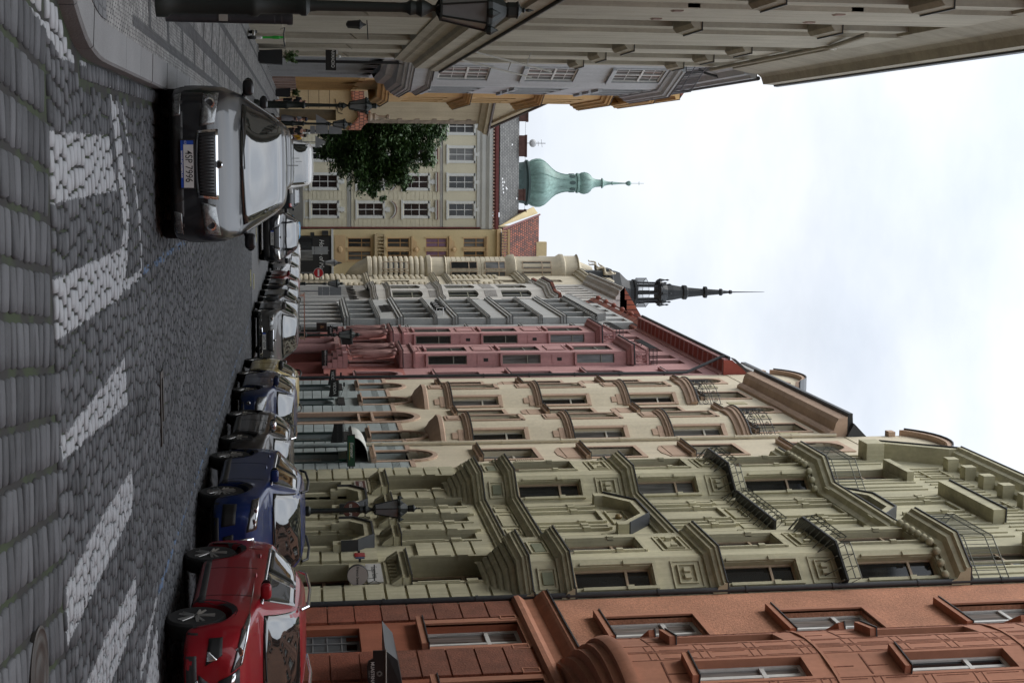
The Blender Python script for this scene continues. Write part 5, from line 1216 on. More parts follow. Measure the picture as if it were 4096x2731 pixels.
for i in range(3):
    F = F2(BYL[i], BYL[i + 1]); L = math.dist(BYL[i], BYL[i + 1]); hs = [(.5, L - .5, z, z + 2.2) for z in (7.4, 11.2, 15)] if i != 1 else [(a, a + 1.4, z, z + 2.2) for a in (1, 3.8, 6.6) for z in (7.4, 11.2, 15)]
    wall(m, F, 0, L, 6.0, 18.2, hs, .25)
    for h in hs: window(LC, F, h[0], h[1], h[2], h[3], -.2, TF, GLASSD, h=(.7,), t=.06)
m.poly([(x, y, 6.0) for x, y in BYL]); m.build('bay_wall', YEL, LC)
for z, dz, d in ((5.6, .6, .3), (10.3, .35, .4), (14.2, .35, .4), (17.9, .5, .35), (20.4, .5, .2)): strip(LC, 'cornice', BYL, z, dz, d, YEL)
strip(LC, 'eaves_cornice', [(-3.85, 90), (-3.85, 74.6)], 20.6, .9, .85, YEL)
q = MB(); q.fprism(Fr((-3.0, 0), (-1, 0), (0, 1)), [(0, 21.5), (5, 25), (12, 21.5)], 74.6, 90); q.build('roof', RTL, LC)

# behind the camera, on the left beyond the crossing (seen only in reflections)
LD = thing('apartment_building', 'dark rendered corner house behind the crossing, opposite the orange one', 'building', (-4.2, 0, 0))
m = MB(); GD = FY(-4.3, 1); hs = [(y, y + 1.3, z, z + 2.0) for y in (-13, -10, -7, -4, -1, 1.3) for z in (1.0, 5, 9, 13)]
wall(m, GD, -14.9, 3.5, 0, 17, hs, .3); shell(m, GD, -14.9, 3.5, 0, 17); m.build('wall', LSR, LD)
for h in hs: window(LD, GD, *h, -.25, WF, GLASSD)

# ------------------------------------------------ beige gabled house closing the left row, with its gate wall
BGE = mat('beige_plaster', (.46, .385, .265), .9, .1, .5, .2, 40, streak=.12)
DT = mat('dark_roof_edge', (.06, .045, .04), .8, .2, 4)
HB = thing('gabled_house', 'plain beige house with a steep gable, past the ochre yellow house', 'building', (-3, 101, 0))
HF = F2((-2.2, 103.2), (-7.6, 95.0)); m = MB()
m.fprism(HF, [(0, 0), (9.5, 0), (9.5, 22), (5.3, 21.0), (.4, 15.2), (0, 15.0)], -9, 0); m.build('wall', BGE, HB)
m = MB(); m.fprism(Fr(HF(0, 0)[:2], HF.n, HF.u), [(-.05, 14.2), (.15, 14.2), (.3, 14.5), (.5, 14.6), (.55, 14.85), (-.05, 14.95)], -.6, 9.5); m.build('eaves_cornice', BGE, HB)
m = MB(); m.fprism(Fr(HF(0, 0)[:2], HF.n, HF.u), [(-.05, 14.95), (.62, 14.86), (.62, 14.93), (-.05, 15.2)], -.65, 9.5)
m.fprism(HF, [(-.3, 14.85), (5.3, 21.4), (9.5, 26.3), (9.5, 26.5), (5.3, 21.6), (-.3, 15.05)], -9, .28); m.build('roof_edge', DT, HB)
m = MB(); m.fprism(HF, [(.1, 14.85), (5.3, 20.9), (9.5, 25.8), (9.5, 26.2), (5.3, 21.3), (-.2, 14.9)], -8.9, .2); m.build('gable_moulding', BGE, HB)
m = MB(); m.fbox(HF, -.03, .35, 0, 14, -.3, .03)
for k in range(22): m.fbox(HF, -.035, .35 + .2 * (k % 2), .3 + .62 * k, .62 + .62 * k, -.31, .04)
m.build('corner_stones', mat('weathered_stone', (.26, .21, .16), .9, .3, 2), HB)
GW = thing('gate_wall', 'low beige gate wall with a curved tiled coping, before the gabled house', 'wall', (-3, 97, 0))
GF = FX(97.0); m = MB()
cop = [(-6.2, 4.85), (-3.9, 4.85), (-3.3, 4.95), (-2.8, 5.25), (-2.45, 5.35), (-2.1, 5.1), (-1.8, 4.75), (-1.55, 4.6)]
m.fprism(GF, [(-6.2, 0)] + cop[:4] + [(-2.88, 5.2), (-2.88, 0)], -.5, 0); m.fprism(GF, [(-2.18, 0), (-2.18, 5.15), cop[-2], cop[-1], (-1.55, 0)], -.5, 0); m.fprism(GF, [(-2.88, 3.86), (-2.88, 5.22), (-2.45, 5.35), (-2.18, 5.17), (-2.18, 3.86)], -.5, 0)
for z in (1.1, 1.8, 2.5, 3.2, 3.9):
    pass
m.build('wall', mat('yellow_beige_plaster', (.50, .42, .27), .9, .1, .6, .2, 40), GW)
m = MB()
for k in range(5): m.fbox(GF, -6.1, -2.95, .62 + .7 * k, .65 + .7 * k, -.02, .006)
m.build('joint_lines', DT, GW)
m = MB(); m.fbox(GF, -2.88, -2.18, 0, 3.86, -.45, -.38); m.build('gate_door', mat('gate_wood', (.14, .115, .075), .7, .15, 2), GW)
m = MB()
for p, q in zip(cop, cop[1:]): m.fprism(GF, [(p[0], p[1]), q, (q[0], q[1] + .12), (p[0], p[1] + .12)], -.75, .35); m.hexa([GF(p[0], p[1] + .12, .35), GF(q[0], q[1] + .12, .35), GF(q[0], q[1] + .12, -.75), GF(p[0], p[1] + .12, -.75), GF(p[0], p[1] + .9, -.18), GF(q[0], q[1] + .9, -.18), GF(q[0], q[1] + .9, -.22), GF(p[0], p[1] + .9, -.22)])
m.build('tiled_coping', tilemat('small_orange_tiles', (.34, .12, .065), (.22, .09, .055), (.05, .02, .015), .2, .3, .12, .85, 'xz', 1.), GW)
m = MB(); m.lathe((-2.45, 97.15, 0), [(.28, 6.0), (.3, 6.15), (.2, 6.3), (.25, 6.45), (.1, 6.7), (.09, 7.2), (.16, 7.25), (.16, 7.4), (.1, 7.45)], 6); m.build('finial', mat('weathered_stone', (0, 0, 0)), GW)
m = MB()        # wrought iron scroll bracket
for c_, r in (((-3.1, 3.9), .16), ((-2.95, 4.2), .13), ((-3.3, 4.15), .12)): m.tube([GF(c_[0] + r * (1 - t / 16) * math.cos(t * .6), c_[1] + r * (1 - t / 16) * math.sin(t * .6), .05) for t in range(14)], .02, 4)
m.tube([GF(-3.6, 3.8, .05), GF(-2.7, 4.0, .05), GF(-2.6, 4.3, .05)], .025, 5); m.build('scroll_bracket', BLK, GW)

LE = thing('apartment_building', 'unseen brown rendered building behind the camera, added to darken car reflections', 'building', (3, -15, 0))  # added out of view, near and tall, to keep sky out of car reflections
m = MB(); GE = Fr((0, -15), (-1, 0), (0, 1)); hs = [(x, x + 1.4, z, z + 2.2) for x in range(-14, 24, 4) for z in (1.0, 5, 9, 13, 17)]; wall(m, GE, -16, 24, 0, 26, hs, .3); shell(m, GE, -16, 24, 0, 26); m.build('wall', ORB, LE)
for h in hs: window(LE, GE, *h, -.25, WF, GLASSD)
# ================================================================ buildings closing the view
PAL = mat('palace_yellow', (.55, .51, .385), .88, .07, .5, .15, 40)
PAW = mat('palace_white', (.56, .565, .54), .85, .08, .7, .15, 40)
RBR = mat('red_brown_metal', (.13, .028, .025), .6, .2, 3)
PF = FX(125.0)
PL = thing('palace', 'long pale yellow palace with white window frames, closing the far end of the street', 'building', (0, 125, 0))
cols = [4.84 - 2.42 * k for k in range(8)]; rows = [(2.35, 4.55), (6.34, 8.5), (10.32, 12.46), (14.28, 16.48)]
m = MB(); hs = [(c - .55, c + .55, a, b) for c in cols for a, b in rows]; wall(m, PF, -15, 6.5, 1.6, 17, hs, .2); shell(m, PF, -15, 6.5, 0, 17)
for z0, z1, st in ((1.7, 5.3, .36), (6.0, 13.6, .38)):
    z = z0
    while z < z1:
        xs = sorted([-15] + [c - .85 for c in cols] + [c + .85 for c in cols] + [6.45])
        for a, b in zip(xs[::2], xs[1::2]): m.fbox(PF, a, b, z + .02, z + st - .02, -.02, .03)
        z += st
m.build('wall', PAL, PL)
m = MB(); m.fbox(PF, -15, 6.55, 0, 1.6, -.1, .06); m.build('stone_plinth', mat('grey_plinth', (.17, .165, .15), .9, .15, 1), PL)
for ri, (z0, z1) in enumerate(rows):
    for c in cols:
        if ri == 0 and c < -5: pass
        w_ = window(PL, PF, c - .55, c + .55, z0, z1, -.16, WF, GLASSD, h=(.64,), t=.05, v=(.5,), inner=((), (.32,)))
        q = MB(); q.fbox(PF, c - .76, c - .55, z0 - .12, z1 + .12, -.03, .07); q.fbox(PF, c + .55, c + .76, z0 - .12, z1 + .12, -.03, .07); q.fbox(PF, c - .76, c + .76, z1, z1 + .2, -.03, .07); q.fbox(PF, c - .84, c + .84, z0 - .22, z0 - .06, -.03, .14)
        q.fprism(PF, [(c - .12, z1 + .05), (c + .12, z1 + .05), (c + .2, z1 + .62), (c - .2, z1 + .62)], -.02, .14); q.fbox(PF, c - .24, c + .24, z1 + .3, z1 + .45, -.02, .12)
        if ri == 0: q.fbox(PF, c - .8, c - .62, z0 - .55, z0 - .25, -.02, .06); q.fbox(PF, c + .62, c + .8, z0 - .55, z0 - .25, -.02, .06); q.fbox(PF, c - .8, c + .8, z0 - .7, z0 - .6, -.02, .03)
        if ri == 1:
            A = arcpts(c - .75, c + .75, z1 + .62, .42, 8)
            for p, q_ in zip(A, A[1:]): q.fprism(PF, [p, q_, (q_[0], q_[1] + .14), (p[0], p[1] + .14)], -.02, .2)
        q.build('window_surround', PAW, w_)
        if ri in (1, 2):
            q = MB()
            if ri == 1:
                for p, q_ in zip(A, A[1:]): q.fprism(PF, [(p[0], p[1] + .14), (q_[0], q_[1] + .14), (q_[0], q_[1] + .19), (p[0], p[1] + .19)], -.02, .24)
            else: q.fbox(PF, c - .85, c + .85, z1 + .78, z1 + .85, -.02, .26)
            q.build('hood_flashing', RBR, w_)
            if ri == 2: q = MB(); q.fbox(PF, c - .82, c + .82, z1 + .64, z1 + .78, -.02, .22); q.build('window_hood', PAW, w_)
for z, dz, d in ((5.4, .3, .16), (13.5, .22, .12)): strip(PL, 'string_course', [(6.5, 125), (-15, 125)], z, dz, d, PAW)
q = MB(); q.sweep([(6.5, 125), (-15, 125)], [(-.05, 16.75), (.1, 16.75), (.15, 17.0), (.3, 17.2), (.35, 17.5), (.6, 17.8), (.65, 18.1), (-.05, 18.1)]); q.build('eaves_cornice', PAW, PL)
q = MB()
for k in range(72): x = -15 + .3 * k; q.fbox(PF, x, x + .14, 18.1, 18.24, 0, .72)
q.build('eaves_dentils', mat('pale_terracotta', (.45, .3, .24), .8), PL)
q = MB(); q.sweep([(6.5, 125), (-15, 125)], [(-.05, 18.24), (.74, 18.24), (.8, 18.35), (.8, 18.6), (-.05, 18.7)]); q.tube([(6.42, 124.85, 0), (6.42, 124.85, 17.5), (6.45, 124.4, 18.2)], .08, 6); q.build('gutter', RBR, PL)
SLT = tilemat('diamond_slates', (.10, .098, .09), (.055, .054, .05), (.015, .015, .015), .28, .2, .14, .7, 'xz', 1., wav=.02)
q = MB(); q.poly([(-15, 124.3, 18.7), (6.2, 124.3, 18.7), (5.3, 128.3, 21.0), (-15, 128.3, 21.0)]); q.poly([(-15, 128.3, 21.0), (5.3, 128.3, 21.0), (5.3, 134, 18), (-15, 134, 18)]); q.poly([(6.2, 124.3, 18.7), (5.3, 128.3, 21.0), (6.2, 134, 18)]); q.build('roof', SLT, PL)
q = MB(); rr = random.Random(4)
for x, z in ((2.1, 18.95), (2.4, 19.0), (2.7, 19.02), (3.0, 19.05), (3.3, 19.1), (3.0, 19.5), (2.9, 19.42), (-.9, 20.1), (3.9, 20.7), (2.4, 19.2)):
    y = 124.3 + (z - 18.7) / 2.3 * 4 - .03; q.poly([(x - .11, y, z - .0), (x, y - .01, z - .13), (x + .11, y, z), (x, y + .13, z + .12)])
q.build('new_pale_slates', mat('new_slate', (.6, .6, .6), .7), PL)
for a, b, z in ((-1.75, .15, 21.7), (3.1, 4.1, 21.6), (4.95, 5.45, 21.7), (-4, -3, 21.8)):
    q = MB(); q.box(a, b, 128.2, 128.9, 20.3, z - .12); q.box(a - .05, b + .05, 128.15, 128.95, z - .12, z); q.build('chimney', mat('dark_brick', (.075, .035, .028), .9, .3, 3), PL)
q = MB(); q.tube([(-1.05, 128.3, 21), (-1.05, 128.3, 23.4)], .03, 5); q.tube([(-1.4, 128.3, 23.0), (-.7, 128.3, 23.1)], .015, 4); q.tube([(-1.25, 128.2, 22.7), (-.8, 128.3, 22.75)], .015, 4); q.tube([(-8, 128.3, 21.55), (5, 128.3, 21.55)], .012, 4); q.build('aerial', BLK, PL)
q = MB(); q.lathe((-1.05, 128.1, 22.2), [(.34, -.04), (.36, 0), (.2, .1), (.05, .12)], 14, M=Matrix.Rotation(R(75), 3, 'X')); q.build('satellite_dish', mat('grey_dish', (.3, .3, .3), .5), PL)

YW = mat('golden_plaster', (.53, .43, .245), .88, .09, .6, .15, 40); YT = mat('golden_trim', (.50, .35, .19), .85, .1, .8, .2, 30)
YF = FX(124.0); YH = thing('shop_house', 'narrow golden yellow house with a black shopfront and a red tiled roof, beside the palace', 'building', (8.5, 124, 0))
m = MB(); hs = []
wc = [(7.28, 8.07), (8.4, 9.19), (10.3, 11.1), (11.4, 12.2)]
for z0, z1 in ((5.42, 7.39), (8.82, 10.71), (12.19, 14.01), (15.5, 17.34)): hs += [(a, b, z0, z1) for a, b in wc]
wall(m, YF, 6.55, 13, 4.0, 18.5, hs, .18); wall(m, YF, 6.55, 7.05, 0, 4.0); shell(m, YF, 6.55, 13, 0, 18.5)
m.fprism(Fr((6.56, 124), (0, 1), (-1, 0)), [(0, 18), (5, 22.3), (10, 18)], -.02, .05); m.build('wall', YW, YH)
for h in hs:
    violet = 12 < h[2] < 13; w_ = window(YH, YF, *h, -.15, mat('golden_frame', (.35, .2, .08), .6), mat('violet_curtain', (.20, .11, .19), .35, .2, 3) if violet else GLASSD, h=(.6,), t=.06)
    q = MB(); q.fbox(YF, h[0] - .1, h[0], h[2] - .1, h[3] + .15, -.03, .08); q.fbox(YF, h[1], h[1] + .14, h[2] - .1, h[3] + .15, -.03, .08); q.fbox(YF, h[0], h[1], h[3], h[3] + .16, -.03, .08); q.build('window_surround', YT, w_)
q = MB()
for z, hh in ((10.9, .8), (14.2, .75), (17.5, .3)):
    q.fbox(YF, 7.1, 9.35, z, z + .14, -.03, .2)
    if hh > .5: q.fprism(YF, [(7.3, z + .14), (9.2, z + .14), (8.9, z + .5), (8.6, z + .5), (8.25, z + hh), (7.9, z + .5), (7.6, z + .5)], -.03, .16); q.sphere(YF(8.25, z + .4, .16), .2, 8, 5)
q.fbox(YF, 7.0, 9.4, 4.3, 5.2, -.03, .06); q.sphere(YF(8.25, 4.75, .1), .3, 8, 5, (1, .4, .7)); q.build('stucco_ornament', YT, YH)
q = MB(); q.fbox(YF, 6.9, 9.6, 7.7, 7.95, -.05, .6); q.fbox(YF, 6.95, 9.55, 8.5, 8.62, -.05, .6)
for k in range(9): q.lathe(YF(7.05 + .3 * k, 7.95, .5), [(.05, 0), (.1, .15), (.05, .35), (.08, .5), (.05, .55)], 6)
q.build('balcony', mat('golden_stone', (.42, .33, .2), .85, .2, 2), YH, smooth=True)
q = MB(); q.fbox(YF, 6.5, 13, 18.4, 18.75, -.05, .4); q.fbox(YF, 6.5, 13, 19.4, 19.58, -.15, .15)
for k in range(26): q.lathe(YF(6.65 + .25 * k, 18.75, .05), [(.05, 0), (.09, .18), (.04, .4), (.08, .6), (.05, .65)], 6)
q.build('roof_balustrade', YT, YH, smooth=True)
q = MB(); q.fprism(YF, [(6.75, 18.7), (13, 18.7), (13, 18.8), (6.75, 18.8)], -.1, .55); q.build('eaves_tiles', DT, YH)
q = MB(); q.poly([(6.5, 124.2, 18.9), (13, 124.2, 18.9), (13, 129, 23), (5.4, 129, 23)]); q.build('roof', tilemat('red_pantiles', (.30, .085, .045), (.11, .045, .035), (.02, .01, .01), .22, .22, .16, .85, 'xz', 1.2), YH)
q = MB(); q.tube([(6.48, 124.1, 18.95), (5.4, 128.9, 23.05)], .09, 6); q.build('verge', RBR, YH)
q = MB(); q.poly([(6.45, 124.3, 18.2), (5.3, 129, 22.9), (4.7, 129.2, 22.5), (5.3, 128.3, 21), (6.3, 124.6, 18.6)]); q.box(7.9, 9.2, 128.7, 129.6, 22.4, 23.7); q.build('side_gable', YW, YH)
q = MB(); q.fbox(YF, 6.5, 13, 4.0, 4.18, -.05, .14); q.build('shop_cornice', PAW, YH)
q = MB(); q.fbox(YF, 7.1, 12.5, 0, 3.95, -.4, .02); q.build('shopfront', DRK, YH)
q = MB()
for a, b in ((7.25, 8.2), (8.35, 9.2)): q.poly([YF(a, .5, .03), YF(b, .5, .03), YF(b, 2.4, .03), YF(a, 2.4, .03)])
q.build('shop_window', GLASSD, YH)
SWH = mat('sign_white', (.6, .6, .58), .6, 0, fine=0)
text('House of Marchil', .58, YF, 9.1, 3.15, .03, SWH, YH, shear=.25, sx=.85)
q = MB(); q.fbox(YF, 6.62, 7.02, 3.2, 3.75, .05, .35); q.fbox(YF, 6.75, 7.1, 2.2, 2.55, .3, .36); q.build('hanging_lamp', BLK, YH)

CU = mat('green_copper', (.20, .315, .275), .6, .25, .35, .1, 8, streak=.3, fine=.12, fscale=3)
CD = mat('dark_copper', (.045, .075, .07), .7, .2, 1)
DT_ = thing('church_tower', 'green copper onion domed church tower rising behind the palace roof', 'tower', (3.9, 200, 0))
m = MB(); m.lathe((3.9, 200, 0), [(2.7, 20), (2.7, 30.5), (2.75, 31), (2.6, 31.2), (2.6, 32.4), (2.9, 32.6), (3.1, 32.9), (2.95, 33.05), (3.0, 33.2), (3.25, 33.6), (3.42, 34.2), (3.42, 34.8), (3.2, 35.3), (2.75, 35.8), (2.15, 36.4), (1.7, 37.0), (1.42, 37.7), (1.28, 38.4), (1.25, 39.2), (1.25, 40.0)], 32); m.build('main_dome', CU, DT_, smooth=True)
m = MB(); m.lathe((3.9, 200, 0), [(1.26, 39.95), (1.42, 40.05), (1.42, 40.3), (1.3, 40.4), (1.5, 40.75), (1.58, 41.2), (1.45, 41.7), (1.1, 42.1), (.75, 42.4), (.58, 42.8), (.52, 43.4), (.5, 43.7), (.75, 43.75), (.7, 43.85), (.4, 44.1), (.26, 44.6), (.2, 45.2), (.3, 45.25), (.22, 45.35), (.12, 46.4), (.09, 47.2), (.2, 47.3), (.36, 47.6), (.34, 47.85), (.12, 48.05), (.03, 48.1), (.025, 49.9)], 24); m.tube([(3.65, 200, 49.2), (4.15, 200, 49.2)], .04, 4); m.build('upper_bulb', CU, DT_, smooth=True)
m = MB()
for k in range(8):
    a = R(45 * k + 22.5); pr = [(2.98, 33.1), (3.28, 33.6), (3.46, 34.2), (3.46, 34.8), (3.24, 35.3), (2.79, 35.8), (2.19, 36.4), (1.74, 37.0), (1.46, 37.7), (1.31, 38.4), (1.28, 39.3)]
    m.tube([(3.9 + r * math.cos(a), 200 + r * math.sin(a), z) for r, z in pr], .05, 4)
    m.tube([(3.9 + (r_ * .98) * math.cos(a), 200 + (r_ * .98) * math.sin(a), z) for r_, z in [(1.33, 40.4), (1.54, 40.75), (1.62, 41.2), (1.49, 41.7), (1.13, 42.1)]], .035, 4)
m.build('dome_ribs', CU, DT_)
m = MB()
for k in range(8):
    a = R(45 * k - 3); 
    if math.sin(a) < .3:
        F = Fr((3.9 + 1.27 * math.cos(a), 200 + 1.27 * math.sin(a)), (-math.sin(a), math.cos(a)), (math.cos(a), math.sin(a))); m.fprism(F, [(.26 * math.cos(t * .52), 39.35 + .42 * math.sin(t * .52)) for t in range(12)], -.05, .06)
        F = Fr((3.9 + 2.62 * math.cos(a), 200 + 2.62 * math.sin(a)), (-math.sin(a), math.cos(a)), (math.cos(a), math.sin(a))); m.fprism(F, [(.5 * math.cos(t * .52), 31.9 + .75 * math.sin(t * .52)) for t in range(12)], -.05, .2)
m.build('louvred_openings', CD, DT_)
m = MB(); m.lathe((3.9, 200, 0), [(2.75, 31.25), (2.95, 32.55), (3.22, 32.75), (3.22, 33.0), (2.9, 33.1)], 32); m.build('dome_ring', CD, DT_, smooth=True)
# ================================================================ vehicles
def paintmat(name, col, metal=.35):
    m = mat(name, col, .38, 0, fine=0, metal=metal if metal > .5 else .0, coat=.5, spec=.15); return m
TYRE = mat('tyre_rubber', (.012, .012, .012), .8, .1, 8); PLAS = mat('black_plastic', (.014, .014, .015), .55, .1, 8, fine=0)
RIMM = mat('alloy_rim', (.34, .33, .31), .35, .1, 6, fine=0, metal=.7); CHR = mat('chrome', (.75, .76, .78), .12, 0, fine=0, metal=1.)
CGL = mat('car_glass', (.010, .014, .014), .03, 0, fine=0, spec=1., coat=.35); LENS = mat('lamp_lens', (.10, .105, .105), .25, .6, 22, fine=.4, fscale=50, metal=.2, coat=.8)
LDK = mat('lamp_dark', (.03, .03, .032), .1, 0, fine=0, coat=1.); UND = mat('underbody', (.004, .004, .004), .9, 0, fine=0)
PLW = mat('plate_white', (.55, .55, .54), .5, 0, fine=0); PLB = mat('plate_blue', (.01, .06, .35), .5, 0, fine=0); INK = mat('ink_black', (.006, .006, .006), .6, 0, fine=0)
RED = mat('lamp_red', (.25, .01, .01), .2, 0, fine=0, coat=1.)
def lerp(tab, x):
    if x <= tab[0][0]: return tab[0][1]
    for (a, p), (b, q) in zip(tab, tab[1:]):
        if x <= b: return p + (q - p) * (x - a) / (b - a)
    return tab[-1][1]
def quadpatch(c, n, m):   # corners c: 4 points 2D (bl, br, tr, tl), optional bulge on each side
    P, bu = c if len(c) == 2 and isinstance(c[0][0], (tuple, list)) else (c, (0, 0, 0, 0))
    out = []
    for j in range(m + 1):
        v = j / m; row = []
        for i in range(n + 1):
            u = i / n
            x = (P[0][0] * (1 - u) + P[1][0] * u) * (1 - v) + (P[3][0] * (1 - u) + P[2][0] * u) * v
            y = (P[0][1] * (1 - u) + P[1][1] * u) * (1 - v) + (P[3][1] * (1 - u) + P[2][1] * u) * v
            y += bu[0] * 4 * u * (1 - u) * (1 - v) + bu[2] * 4 * u * (1 - u) * v; x += bu[1] * 4 * v * (1 - v) * u + bu[3] * 4 * v * (1 - v) * (1 - u)
            row.append((x, y))
        out.append(row)
    return out
def make_car(label, loc, rz, S, paint, group='cars parked along the street'):
    t = thing(S.get('name', 'parked_car'), label, S.get('cat', 'car'), loc, rz, group)
    L, W, H = S['L'], S['W'], S['H']; wr = S.get('wr', .32); y0 = -L / 2; fo = S.get('fo', .9); wb = S['wb']; fa = y0 + fo; ra = fa + wb; ar = wr + S.get('gap', .055)
    top = [(y0 + a, z) for a, z in S['top']]; belt = [(y0 + a, z) for a, z in S['belt']]; hw = W / 2
    wid = [(y0, .70), (y0 + .06, .80), (y0 + .2, .92), (y0 + .5, .985), (y0 + .9, 1), (y0 + L - .8, 1), (y0 + L - .25, .95), (y0 + L - .05, .86), (y0 + L, .80)]
    if S.get('blunt'): wid = [(y0, .82), (y0 + .05, .9), (y0 + .2, .965), (y0 + .5, 1), (y0 + L - .4, 1), (y0 + L - .1, .96), (y0 + L, .92)]
    cw, ws, rs, cr = y0 + S['cowl'], y0 + S['wtop'], y0 + S['rtop'], y0 + S['rbot']   # cowl, windscreen top, roof rear, rear-glass bottom
    ys = {y0, y0 + .05, y0 + .16, y0 + .34, cw - .12, cw, (cw + ws) / 2, ws, ws + .15, (ws + rs) / 2, rs - .1, rs, (rs + cr) / 2, cr, y0 + L - .12, y0 + L - .03, y0 + L}
    for c in (fa, ra): ys |= {c - ar - .07, c - ar, c - ar * .9, c - ar * .6, c, c + ar * .6, c + ar * .9, c + ar, c + ar + .07}
    ys = sorted(ys); keep = [ys[0]]
    for y in ys[1:]:
        if y - keep[-1] > .024: keep.append(y)
    ys = keep; bz = S.get('bz', .2); NR = 10; V_ = []; F_ = []
    rw = S.get('rw', .62)
    for y in ys:
        k = lerp(wid, y); w_ = hw * k; zt = lerp(top, y); zb = lerp(belt, y); endk = min(1, (y - y0) / .1, (y0 + L - y) / .1)
        bot = bz + .04 * (1 - endk); za = 0
        for c in (fa, ra):
            d = abs(y - c)
            if d < ar: za = max(za, wr + math.sqrt(ar * ar - d * d))
        b = max(bot, za); mid = max(S.get('mid', .58), b + .05); cab = cw < y < cr
        zb = min(zb, zt - .02) if not cab else zb
        kc = 0
        if cab: kc = min(1, (y - cw) / (ws - cw), (cr - y) / max(.05, cr - rs))
        r5 = w_ * (.93 - (.93 - rw / .9 * .98) * 0) 
        xr = w_ * .90 + (W / 2 * rw - w_ * .90) * kc if cab else w_ * .86
        zr = zt - (.05 + .03 * kc) if cab else zt - .03
        ring = [(0, b), (w_ * .55, b), (w_ * .93, b), (w_ * .985, b + .05), (w_, (b + mid) / 2 + .02), (w_ * 1.0, mid), (w_ * .965, zb - .035), (w_ * .93, zb), ]
        wz = min(1, max(0, (y - cw) / .1)) * min(1, max(0, (ws - y) / .15 + .25)) if cab else 0; bw_ = .012 + .07 * wz
        zr -= .05 * wz
        if cab: ring += [(xr + (w_ * .93 - xr) * .45, zb + (zr - zb) * .58), (xr, zr), (xr * .82, zt - bw_), (xr * .45, zt - bw_ * .3), (0, zt)]
        else: ring += [(w_ * .90, zb + (zr - zb) * .5), (xr, zr), (xr * .8, zt - .022), (xr * .4, zt - .006), (0, zt)]
        NR = len(ring); V_ += [(x, y, z) for x, z in ring] + [(-x, y, z) for x, z in ring[1:-1]]
    M_ = NR * 2 - 2
    def id_(i, k): return i * M_ + (k if k < NR else NR + (2 * NR - 2 - k) - 1) if k < 2 * NR - 2 else i * M_
    def idx(i, k):   # k: 0..NR-1 right side, NR.. going back down the left
        k %= M_
        if k < NR: return i * M_ + k
        return i * M_ + NR + (M_ - k) - 1
    for i in range(len(ys) - 1):
        for k in range(M_): F_.append((idx(i, k), idx(i, k + 1), idx(i + 1, k + 1), idx(i + 1, k)))
    for i in (0, len(ys) - 1):
        for k in range(NR - 1):
            a, b_, c, d = idx(i, k), idx(i, k + 1), idx(i, M_ - k - 1), idx(i, M_ - k)
            q = [a, b_, c, d]; q = [v for n_, v in enumerate(q) if v not in q[:n_]]
            if len(q) > 2: F_.append(tuple(q))
    me = bpy.data.meshes.new('body'); me.from_pydata(V_, [], F_); o = bpy.data.objects.new('body', me); COL.objects.link(o)
    bm = bmesh.new(); bm.from_mesh(me); bmesh.ops.recalc_face_normals(bm, faces=bm.faces[:]); bm.to_mesh(me); bm.free()
    o.modifiers.new('s', 'SUBSURF').levels = 2; bpy.context.view_layer.update(); dg = bpy.context.evaluated_depsgraph_get(); nm = bpy.data.meshes.new_from_object(o.evaluated_get(dg)); bpy.data.objects.remove(o)
    nm.name = 'body'; nm.polygons.foreach_set('use_smooth', [True] * len(nm.polygons)); nm.materials.clear(); nm.materials.append(paint)
    bd = bpy.data.objects.new('body', nm); COL.objects.link(bd); bd.parent = t
    bv = BVHTree.FromPolygons([v.co.copy() for v in nm.vertices], [p.vertices[:] for p in nm.polygons])
    def hit(o_, d):
        h = bv.ray_cast(Vector(o_), Vector(d)); return h
    def patch(name, c, view, m_, par=t, n=8, m=5, off=.006, th=.012, smooth=True):
        """lay a patch, drawn in front view (x,z) / rear / side (y,z) / top (x,y), on the body"""
        g = quadpatch(c, n, m); v = []; ok = True
        for row in g:
            for a, b_ in row:
                if view == 'front': h = hit((a, y0 - 1, b_), (0, 1, 0)); nrm = (0, -1, 0)
                elif view == 'rear': h = hit((a, y0 + L + 1, b_), (0, -1, 0)); nrm = (0, 1, 0)
                elif view == 'left': h = hit((-W, a, b_), (1, 0, 0)); nrm = (-1, 0, 0)
                elif view == 'right': h = hit((W, a, b_), (-1, 0, 0)); nrm = (1, 0, 0)
                else: h = hit((a, b_, H + 1), (0, 0, -1)); nrm = (0, 0, 1)
                if h[0] is None:
                    near = bv.find_nearest(Vector((a, y0 + .0, b_)) if view == 'front' else Vector((a, b_, H)) if view == 'top' else Vector((-hw if view == 'left' else hw, a, b_)) if view in ('left', 'right') else Vector((a, y0 + L, b_)))
                    p, nn = near[0], near[1]
                else: p, nn = h[0], h[1]
                nn = nn if nn.dot(Vector(nrm)) > 0 else -nn
                v.append(p + nn * off)
        q = MB(); w1 = n + 1; q.add(v, [(j * w1 + i, j * w1 + i + 1, (j + 1) * w1 + i + 1, (j + 1) * w1 + i) for j in range(m) for i in range(n)])
        # skirt back into the body gives the panel an edge
        k0 = len(q.v); rim = [i for i in range(w1)] + [j * w1 + n for j in range(1, m + 1)] + [m * w1 + i for i in range(n - 1, -1, -1)] + [j * w1 for j in range(m - 1, 0, -1)]
        back = {'front': Vector((0, th, 0)), 'rear': Vector((0, -th, 0)), 'left': Vector((th, 0, 0)), 'right': Vector((-th, 0, 0)), 'top': Vector((0, 0, -th))}[view]
        q.v += [tuple(Vector(v[i]) + back) for i in rim]
        for i in range(len(rim)): j = (i + 1) % len(rim); q.f.append((rim[i], rim[j], k0 + j, k0 + i))
        o_ = q.build(name, m_, par, smooth=False, world=False)
        o_.data.polygons.foreach_set('use_smooth', [True] * (n * m) + [False] * len(rim)); return o_
